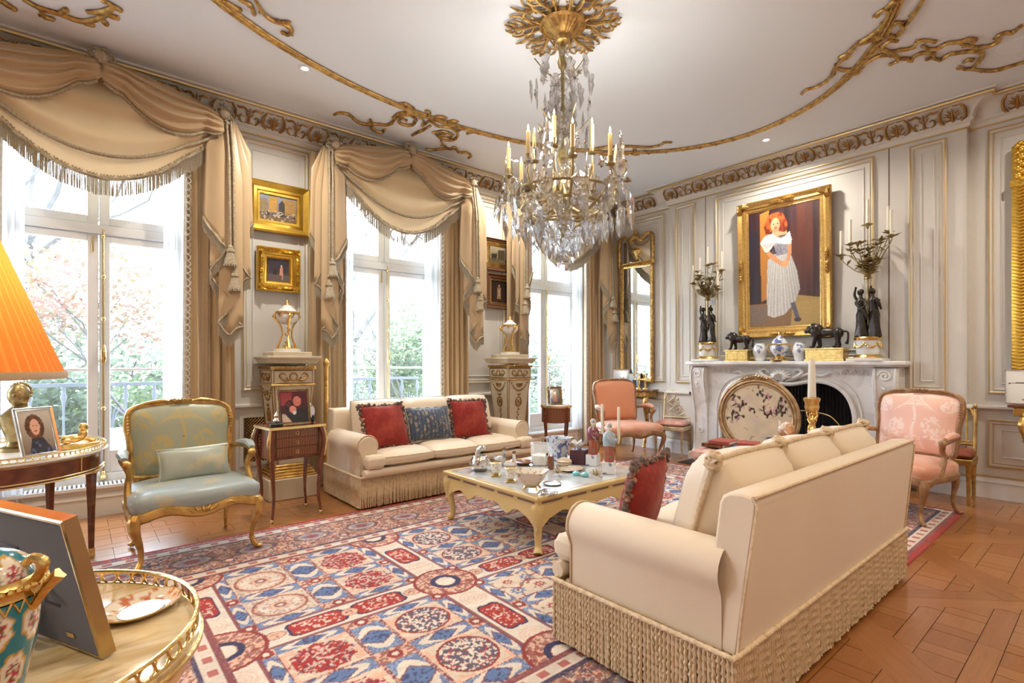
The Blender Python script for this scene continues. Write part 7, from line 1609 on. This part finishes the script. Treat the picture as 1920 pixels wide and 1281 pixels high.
for (x, y, l_, k) in ((1046, 893, 'spiky bronze sea urchin ornament next to the square bowl', 1), (1118, 897, 'spiky metal sea urchin ornament beside the turquoise boxes', .85)):
    u_ = thing('sea_urchin', l_, 'ornament', ct(x, y), 0, 'spiky metal urchins'); b = MB(); b.ball((0, 0, .035*k), .016*k, 8, 6)
    rr = random.Random(int(x))
    for i in range(34): a = rr.uniform(0, 6.3); e_ = rr.uniform(-.5, 1); d = V(math.cos(a)*math.sqrt(1-e_*e_), math.sin(a)*math.sqrt(1-e_*e_), e_); L = .035*k/abs(e_) if e_ < -.3 else .062*k; b.tube([V(0, 0, .035*k), V(0, 0, .035*k)+d*min(L, .065*k)], [.003, .0012], 4)
    b.build('spines', 'palegold', u_)
RG = thing('glass_ring', 'clear glass ring ashtray on the coffee table edge', 'ashtray', ct(1030, 926)); b = MB(); b.tube([(.05*math.cos(t), .05*math.sin(t), .013) for t in [2*PI*i/24 for i in range(24)]], .013, 8, cyc=True); b.build('ring', 'crystal', RG)
SP = thing('silver_plate', 'small round silver plate on the coffee table near the square bowl', 'dish', ct(1036, 908)); b = MB(); b.lathe([(0, .002), (.05, .003), (.068, .009), (.07, .008), (.05, 0), (0, 0)], 30); b.build('plate', 'silver', SP)
OW = thing('wooden_owl', 'small brown carved owl beside the glass candle', 'figurine', ct(1032, 880)); b = MB(); b.lathe([(0, 0), (.026, 0), (.032, .03), (.03, .06), (.024, .075), (.027, .09), (.02, .11), (0, .114)], 16); b.build('body', 'rosewood', OW); b = MB(); [b.tube([(s*.015, -.01, .105), (s*.02, -.01, .122)], [.006, .001], 5) for s in (-1, 1)]; [b.ball((s*.010, -.024, .092), .007, 6, 5) for s in (-1, 1)]; b.build('face', 'mahogany', OW)
# ================================================================ oval table, console candlesticks
GC = thing('glass_candlestick', 'cut glass candlestick on the oval table by the corner window', 'candlestick', (4.84, 4.96, .716)); b = MB(); b.lathe([(0, 0), (.045, 0), (.04, .015), (.015, .03), (.022, .06), (.014, .09), (.026, .13), (.014, .16), (.02, .2), (.024, .21), (0, .21)], 12); b.build('stem', 'crystal', GC); b = MB(); b.lathe([(.011, .21), (.010, .46), (0, .462)], 10); b.build('candle', 'candle', GC)
for i, (y, l_) in enumerate(((4.74, 'left gilt two-branch candlestick on the console below the pier mirror'), (4.62, 'right gilt two-branch candlestick on the console below the pier mirror'))):
    c = thing('gilt_candlestick', l_, 'candlestick', (6.50, y, .902), .5*i, 'gilt console candlesticks'); b = MB(); b.lathe([(0, 0), (.045, 0), (.04, .015), (.015, .03), (.012, .12), (.02, .14), (.01, .16), (.01, .2)], 14); b.build('stem', 'gilt', c)
    for s in (-1, 1): b = MB(); b.tube(smooth_pts([(0, 0, .16), (0, s*.05, .14), (0, s*.085, .17), (0, s*.085, .2)], 4), .007, 6); b.lathe([(.008, 0), (.018, .01), (.02, .03), (.012, .032)], 10, (0, s*.085, .2)); b.build('branch', 'gilt', c)
# ================================================================ on the ottoman
ZO = .447
for i, (x, y, w_, d_, h_, z_, col, l_) in enumerate(((5.0, 2.66, .30, .22, .035, 0, 'rosewood', 'large brown book at the left end of the ottoman'), (5.01, 2.62, .26, .2, .03, .035, 'redcloth', 'red book lying on a brown one on the ottoman'), (5.03, 2.38, .30, .23, .04, 0, 'bluecloth', 'large blue book on the ottoman middle'), (5.02, 2.37, .24, .19, .03, .04, 'redcloth', 'smaller red book on top of the blue one'))):
    if i == 0: mdef('redcloth', (.36, .07, .045), .6); mdef('bluecloth', (.05, .09, .17), .6); mdef('pages', (.76, .71, .60), .8)
    bk = thing('book', l_, 'book', (x, y, ZO+z_+.004), .12*i, 'books on the ottoman'); MB().bx((-w_/2+.006, -d_/2, .004), (w_/2-.004, d_/2-.004, h_-.004)).build('pages', 'pages', bk, smooth=False); b = MB(); b.bx((-w_/2, -d_/2-.002, 0), (w_/2, d_/2, .004)); b.bx((-w_/2, -d_/2-.002, h_-.004), (w_/2, d_/2, h_)); b.bx((-w_/2, -d_/2-.003, 0), (-w_/2+.005, d_/2, h_)); b.build('cover', col, bk, smooth=False)
GK = thing('putto_candlestick', 'gilt putto candlestick with a tall white candle behind the near sofa', 'candlestick', (5.18, 1.86, ZO+.004), .6)
b = MB(); b.lathe([(0, 0), (.075, 0), (.075, .02), (.05, .035), (.045, .08), (.06, .1), (.0, .11)], 20); b.build('base', 'gilt', GK)
for s, rz in ((-1, .5), (1, -2.4)): b = MB(); b.m = T(s*.022, 0, .10, rz=rz); figure(b, .30, (1, 1), .05*s); b.build('putto', 'gilt', GK)
b = MB(); b.lathe([(.02, .38), (.05, .40), (.062, .44), (.055, .47), (.068, .50), (.07, .52), (.05, .53), (.0, .53)], 18, flute=lambda a, z: .06*math.cos(8*a)); b.build('capital', 'gilt', GK)
b = MB(); b.lathe([(.036, .53), (.032, .70), (.026, .86), (.02, .875), (0, .87)], 16); b.build('candle', 'candle', GK)
FX = thing('fox_ornament', 'glazed orange and white fox head cup on the ottoman', 'ornament', (5.02, 2.02, ZO+.004), -.9); FX.scale = (1.35, 1.35, 1.35)
b = MB(); b.lathe([(0, 0), (.05, 0), (.05, .012), (.03, .03), (.035, .12)], 16); b.ball((0, 0, .17), (.055, .06, .055), 12, 9); b.tube([(0, -.04, .16), (0, -.085, .145)], [.035, .012], 9); b.build('head', 'foxglaze', FX) if mdef('foxglaze', (.52, .24, .10), .25, coat=.4, layers=[('noise', (.76, .70, .62), 10, .5, .58, .8)]) is None else 0
for s in (-1, 1): b = MB(); b.tube([(s*.035, .0, .20), (s*.045, .01, .25)], [.022, .003], 7, sec=(1, .5)); b.build('ear', 'foxglaze', FX)
BG = thing('blue_vase', 'small dark blue globular vase beside the fox cup', 'vase', (5.0, 2.16, ZO+.004)); b = MB(); b.lathe([(.03, 0), (.035, .01), (.065, .05), (.062, .10), (.035, .13), (.04, .14), (.03, .14), (.02, .1)], 20); b.build('body', 'bluebrocade', BG)

PO = thing('carved_pole', 'slender gilt carved staff standing behind the left end of the far sofa', 'pole', (1.965, 5.285, 0)); b = MB(); b.lathe([(.022, 0), (.022, 1.26), (.028, 1.27), (.03, 1.3), (.018, 1.33), (.0, 1.35)], 12); b.build('staff', 'gold', PO); b = MB(); [b.ball((.016*math.cos(i*2.1), .016*math.sin(i*2.1), .80+i*.022), .012, 6, 4) for i in range(20)]; b.build('leaf_carving', 'gold', PO)
for (x, y, l_) in ((590, 664, 'upper small white blind pull hanging between the pedestal and curtain'), (593, 728, 'lower small white blind pull hanging between the pedestal and curtain')):
    q_ = at(x, y, Y=YW-.02); bp = thing('blind_pull', l_, 'blind pull', (q_.x, q_.y, q_.z), 0, 'white blind pulls'); b = MB(); b.lathe([(.004, .03), (.012, .01), (.014, -.02), (.006, -.025)], 10); b.build('acorn', 'white', bp); b = MB(); b.tube([(0, 0, .03), (0, 0, 3.56-q_.z)], .0015, 4); b.build('cord', 'white', bp)
# ================================================================ chandelier
CX, CY = 2.75, 2.68
CHN = thing('chandelier', 'large gilt bronze and crystal candle chandelier hanging from the ceiling rose', 'chandelier', (CX, CY, 0))
b = MB(); b.lathe([(.012, 3.66), (.03, 3.62), (.018, 3.58), (.04, 3.52), (.03, 3.48), (.012, 3.46), (.010, 3.2), (.02, 3.15), (.012, 3.1), (.010, 2.9), (.03, 2.86), (.05, 2.8), (.02, 2.74), (.016, 2.6), (.05, 2.54), (.06, 2.48), (.02, 2.42), (.012, 2.2), (.0, 2.12)], 16); b.build('stem', 'palegold', CHN)
for (r_, z, t) in ((.30, 2.44, .013), (.40, 2.52, .010), (.17, 2.34, .010)):
    b = MB(); b.tube([(r_*math.cos(a), r_*math.sin(a), z) for a in [2*PI*i/48 for i in range(48)]], t, 8, cyc=True); b.build('hoop', 'palegold', CHN)
def pendant(w_, L, t):
    b = MB(); b.add([(0, 0, 0), (w_*.5, 0, -L*.18), (w_*.32, 0, -L*.4), (w_*.5, 0, -L*.62), (0, 0, -L), (-w_*.5, 0, -L*.62), (-w_*.32, 0, -L*.4), (-w_*.5, 0, -L*.18), (0, t, -L*.5), (0, -t, -L*.5)], [(i, (i+1) % 8, 8) for i in range(8)]+[((i+1) % 8, i, 9) for i in range(8)]); return b
def bud():
    b = MB(); b.lathe([(0, 0), (.010, -.012), (.016, -.03), (.010, -.05), (0, -.06)], 8); return b
def rosette_c():
    b = MB()
    for i in range(8): a = i*PI/4; b.add([(0, .006, 0), (.034*math.cos(a-.22), 0, .034*math.sin(a-.22)), (.042*math.cos(a), .003, .042*math.sin(a)), (.034*math.cos(a+.22), 0, .034*math.sin(a+.22)), (0, -.006, 0)], [(0, 1, 2), (0, 2, 3), (4, 2, 1), (4, 3, 2), (0, 4, 1), (0, 3, 4)])
    b.ball((0, 0, 0), .011, 8, 6); return b
SRC = {}
def hang(kind, m):
    if kind not in SRC:
        mb = {'L': lambda: pendant(.125, .26, .016), 'M': lambda: pendant(.085, .18, .013), 'S': lambda: pendant(.05, .11, .010), 'B': bud, 'R': rosette_c}[kind]()
        SRC[kind] = mb.build('crystal_rosette' if kind == 'R' else 'crystal_bud' if kind == 'B' else 'crystal_pendant', 'crystal', CHN, smooth=kind in 'B'); SRC[kind].matrix_local = m
    else: dup(SRC[kind], CHN, m)
def ringhang(kind, r_, z, n, a0=0, zj=.02, tilt=0):
    for i in range(n):
        a = a0+2*PI*i/n; hang(kind, T(r_*math.cos(a), r_*math.sin(a), z+R.uniform(-zj, zj), rz=a+PI/2+R.uniform(-.25, .25), ry=R.uniform(-.08, .08)))
ringhang('L', .50, 2.53, 14, .1); ringhang('M', .44, 2.44, 16, .3); ringhang('M', .36, 2.40, 16); ringhang('L', .29, 2.42, 10, .2); ringhang('M', .22, 2.30, 12); ringhang('S', .17, 2.32, 12, .1); ringhang('M', .12, 2.22, 8); ringhang('S', .07, 2.18, 6); ringhang('S', .34, 2.60, 14, .2, .05); ringhang('B', .45, 2.58, 16, 0, .03); ringhang('M', .22, 2.72, 8, .1, .04); ringhang('B', .26, 2.50, 12, 0, .04)
ringhang('S', .12, 2.98, 6, .2, .04); ringhang('M', .15, 3.18, 5, .5, .06); ringhang('M', .20, 3.42, 6, 0, .05); ringhang('S', .09, 3.3, 5, .9, .06); ringhang('L', .17, 3.05, 4, .7, .05)
ringhang('M', .13, 3.34, 6, .3, .05); ringhang('L', .10, 3.24, 4, .1, .05); ringhang('S', .19, 3.26, 6, .4, .06); ringhang('M', .24, 3.46, 5, .9, .04); ringhang('M', .08, 3.12, 5, .6, .05)
for z0_, r0_ in ((3.30, .05), (3.16, .04), (2.96, .055)):
    b = MB(); b.lathe([(.012, 0), (r0_*.7, .015), (r0_, .05), (r0_*.8, .085), (.012, .10)], 12, (0, 0, z0_)); b.build('crystal_baluster', 'crystal', CHN, smooth=False)
for i in range(22):
    a = i*2.4; z = 2.86+i*.032; r_ = .10+.11*abs(math.sin(i*1.7)); hang('R', T(r_*math.cos(a), r_*math.sin(a), z, rz=a+PI/2))
for i in range(10): a = i*2*PI/10+.2; hang('R', T(.43*math.cos(a), .43*math.sin(a), 2.60+.05*(i % 2), rz=a+PI/2))
for i in range(10):     # curled wire branches in the upper tier
    a = 2*PI*i/5+(.6 if i > 4 else 0); z0 = 3.44 if i < 5 else 3.02; d = V(math.cos(a), math.sin(a), 0); b = MB(); b.tube(smooth_pts([V(0, 0, z0), d*.07+V(0, 0, z0-.03), d*.14+V(0, 0, z0+.02), d*.21+V(0, 0, z0+.10)], 4), .004, 6); b.build('wire_branch', 'palegold', CHN)
b = MB(); b.lathe([(0, 2.06), (.03, 2.056), (.052, 2.035), (.06, 2.0), (.052, 1.965), (.03, 1.944), (0, 1.94)], 12, c=(0, 0, .03)); b.build('crystal_ball', 'crystal', CHN, smooth=False)
mdef('chcandle', (.72, .50, .20), .5, sss=.2); mdef('flame', (1, .8, .4), .5, emit=((1, .68, .28), 14))
arms = [(.40, 2.68, 8, .15), (.22, 2.83, 4, .5)]
for (r_, z, n, a0) in arms:
    for i in range(n):
        a = a0+2*PI*i/n; d = V(math.cos(a), math.sin(a), 0); b = MB()
        b.tube(smooth_pts([d*.03+V(0, 0, z-.22), d*(r_*.45)+V(0, 0, z-.30), d*(r_*.85)+V(0, 0, z-.20), d*r_+V(0, 0, z-.1), d*r_+V(0, 0, z-.02)], 4), [.012, .011, .010, .009, .009], 7); b.lathe([(.008, -.03), (.03, -.022), (.036, -.012), (.014, 0), (.018, .02), (.02, .04), (.015, .042)], 12, (r_*d.x, r_*d.y, z))
        am = b.build('candle_arm', 'palegold', CHN)
        b = MB(); b.lathe([(.0155, 0), (.015, .165), (.006, .172), (0, .172)], 12, (r_*d.x, r_*d.y, z+.03)); b.build('candle', 'chcandle', am)
        b = MB(); b.lathe([(0, 0), (.006, .008), (.007, .016), (.003, .032), (0, .042)], 8, (r_*d.x, r_*d.y, z+.203)); b.build('flame_bulb', 'flame', am)
for i in range(4):
    a = .15+PI/8+i*PI/2; p = (.42*math.cos(a), .42*math.sin(a), 2.6); b = MB(); b.lathe([(.0, 0), (.04, .005), (.03, .03), (.05, .06), (.055, .10), (.03, .13), (.035, .15), (.022, .22), (.03, .24), (.012, .30), (.016, .32), (0, .36)], 10, p); b.build('crystal_spire', 'crystal', CHN, smooth=False)
for i in range(4):
    a = .15+i*PI/2; l = bpy.data.lights.new('candle_glow', 'POINT'); l.energy = 7.5; l.color = (1, .96, .90); l.shadow_soft_size = .04; o = bpy.data.objects.new('candle_glow', l); C.objects.link(o); o.parent = CHN; o.location = (.40*math.cos(a), .40*math.sin(a), 2.93)
# ================================================================ outside the windows
mdef('stone', (.60, .60, .58), .8, layers=[('noise', (.50, .50, .48), 5, .4, .7, .6)])
mdef('lawn', (.26, .29, .20), .9, layers=[('noise', (.34, .35, .28), 1.5, .4, .7, .7)])
mdef('bark', (.045, .042, .04), .9, layers=[('noise', (.08, .076, .07), 9, .4, .7, .7)])
for nm, c1, c2 in (('leafgreen', (.035, .07, .016), (.075, .11, .034)), ('leafdark', (.016, .04, .016), (.04, .07, .03)), ('leafpink', (.17, .04, .04), (.14, .10, .045)), ('leafpale', (.055, .08, .04), (.085, .105, .062))):
    mdef(nm, c1, .6, layers=[('noise', c2, 1.2, .4, .6, .9)], translucent=.4, tcol=c2)
struct(MB().bx((-14, 6.9, -1.3), (30, 60, -1.2)).build('garden_ground', 'lawn', smooth=False), 'garden lawn beyond the balcony')
struct(MB().bx((-6.8, 6.0, -.3), (8.5, 6.9, .16)).build('balcony_slab', 'stone', smooth=False), 'stone balcony outside the windows')
def railing(x0, x1, label):
    r_ = thing('balcony_railing', label, 'railing', (0, 6.70, .16), 0, 'cast iron balcony railings')
    for z, h in ((.90, .035), (.08, .03)): MB().bx((x0, -.02, z), (x1, .02, z+h)).build('rail', 'iron', r_, smooth=False)
    n = int((x1-x0)/.24)
    for i in range(n+1):
        x = x0+.02+(x1-x0-.04)*i/n; b = MB(); b.lathe([(.022, .0), (.022, .04), (.010, .12), (.012, .3), (.018, .36), (.010, .44), (.010, .72), (.026, .80), (.014, .84), (.014, .9)], 8, (x, 0, 0)); b.build('baluster', 'iron', r_)
        if i % 3 == 1:
            b = MB()
            for k in range(-2, 3): b.tube(smooth_pts([(x+.12, 0, .4), (x+.12+k*.02, 0, .6), (x+.12+k*.045, 0, .72-abs(k)*.03)], 3), [.008, .011, .004], 5)
            b.build('palmette', 'iron', r_)
for i, x in enumerate(WINX): railing(x-1.0, x+1.0, ['iron balcony railing outside the first window', 'iron balcony railing with palmettes outside the middle window', 'iron balcony railing outside the corner window'][i])
PT = thing('stone_planter', 'pale stone urn planter on the balcony outside the first window', 'planter', (.42, 6.40, .16)); b = MB(); b.lathe([(.11, 0), (.11, .05), (.07, .09), (.09, .13), (.17, .22), (.20, .38), (.23, .44), (.23, .48), (.18, .47), (0, .42)], 24); b.build('urn', 'stone', PT)
def leaves(b, c, r, n, s, rr, flat=1.0):
    for _ in range(n):
        a = rr.uniform(0, 2*PI); e = rr.uniform(-1, 1); q_ = rr.random()**.5; k = math.sqrt(1-e*e)
        p = V(c[0]+r[0]*q_*k*math.cos(a), c[1]+r[1]*q_*k*math.sin(a), c[2]+r[2]*q_*e); d = V(rr.uniform(-1, 1), rr.uniform(-1, 1), rr.uniform(-.6, .6)).normalized(); u = d.orthogonal().normalized(); L = s*rr.uniform(.7, 1.3)
        b.add([p, p+d*L*.5+u*L*.28+V(0, 0, .02*L), p+d*L, p+d*L*.5-u*L*.28+V(0, 0, .02*L)], [(0, 1, 2), (0, 2, 3)])
def branches(b, root, d, L, r_, depth, rr, spread=.55, tips=None):
    e = Vector(root)+Vector(d)*L; m = Vector(root).lerp(e, .5)+V(rr.uniform(-.06, .06), rr.uniform(-.06, .06), rr.uniform(-.03, .05))*L; b.tube([root, m, e], [r_, r_*.8, r_*.6], 5)
    if depth == 0:
        if tips is not None: tips.append(e)
        return
    for i in range(3 if depth > 1 else 2):
        v = (Vector(d)+V(rr.uniform(-1, 1), rr.uniform(-1, 1), rr.uniform(-.5, .7))*spread*1.3).normalized(); branches(b, e if i else m.lerp(e, .6), v, L*rr.uniform(.6, .85), r_*.58, depth-1, rr, spread, tips)
def tree(name, label, x, y, z0, h, rad, leafmat, n, s, seed, trunk=.06, bare=False, crown=None, group='garden trees'):
    t = thing(name, label, 'tree', (x, y, z0), 0, group); rr = random.Random(seed); b = MB(); tips = []
    branches(b, (0, 0, 0), (rr.uniform(-.1, .1), rr.uniform(-.1, .1), 1), h*.42, trunk, 4 if bare else 3, rr, .6, tips); b.build('trunk', 'bark', t)
    if n:
        b = MB()
        if crown:
            for c, r_ in crown: leaves(b, c, r_, n//len(crown), s, rr)
        else:
            for p in tips: leaves(b, tuple(p), (rad, rad, rad*.8), n//len(tips), s, rr)
        tag(b.build('foliage', leafmat, t, smooth=False), kind='stuff')
tree('maple', 'pink-leaved young maple beyond the first window balcony', .62, 8.0, -.9, 3.5, .50, 'leafpink', 3000, .075, 3, .04)
tree('evergreen_shrub', 'glossy green shrub left in the first window', -.55, 7.6, -1.2, 1.6, .4, 'leafdark', 4200, .11, 5, .05, crown=[((-.2, .1, 1.7), (.8, .5, 1.2)), ((.45, .3, 1.4), (.55, .5, 1.0))])
tree('evergreen_shrub', 'pale green shrub right in the first window', 1.35, 8.9, -1.2, 1.8, .4, 'leafgreen', 4200, .10, 6, .05, crown=[((0, 0, 1.6), (1.0, .6, 1.2)), ((-1.0, .3, 1.4), (.9, .5, 1.0))])
tree('plane_tree', 'tall bare-branched plane tree behind the first window', -.9, 13.5, -1.2, 6.8, .4, 'leafpale', 900, .10, 11, .16, True)
tree('plane_tree', 'bare plane tree seen through the middle window', 6.4, 15.0, -1.2, 7.2, .4, 'leafpale', 900, .10, 12, .16, True)
tree('plane_tree', 'bare plane tree seen through the corner window', 12.2, 14.5, -1.2, 7.0, .4, 'leafpale', 900, .10, 15, .16, True)
tree('bay_tree', 'clipped green standard tree on a slim trunk outside the middle window', 4.75, 8.4, -1.2, 3.3, .45, 'leafgreen', 3200, .09, 13, .045, crown=[((0, 0, 2.9), (.75, .6, .95)), ((-.3, 0, 2.3), (.6, .5, .5))])
tree('evergreen_shrub', 'low green shrub outside the middle window', 4.0, 9.2, -1.2, 1.4, .4, 'leafpale', 1800, .10, 14, .04, crown=[((0, 0, 1.2), (1.1, .6, .8))])
tree('evergreen_shrub', 'pale shrub outside the corner window', 8.6, 9.6, -1.2, 1.4, .4, 'leafpale', 1800, .10, 16, .04, crown=[((0, 0, 1.2), (1.0, .6, .9))])
tree('hedge_tree', 'distant pale green tree mass behind the first window shrubs', 1.0, 12.0, -1.2, 2.5, .5, 'leafpale', 5000, .16, 17, .09, crown=[((-1.6, 0, 2.2), (1.8, 1, 1.9)), ((1.2, .3, 2.0), (1.8, 1, 1.7))])
tree('hedge_tree', 'distant pale green tree mass behind the middle window', 6.6, 12.4, -1.2, 2.5, .5, 'leafpale', 4200, .16, 18, .09, crown=[((0, 0, 1.9), (2.2, 1, 1.8))])
tree('hedge_tree', 'distant pale green tree mass behind the corner window', 11.5, 12.5, -1.2, 2.5, .5, 'leafpale', 4200, .16, 19, .09, crown=[((0, 0, 1.9), (2.2, 1, 1.8))])
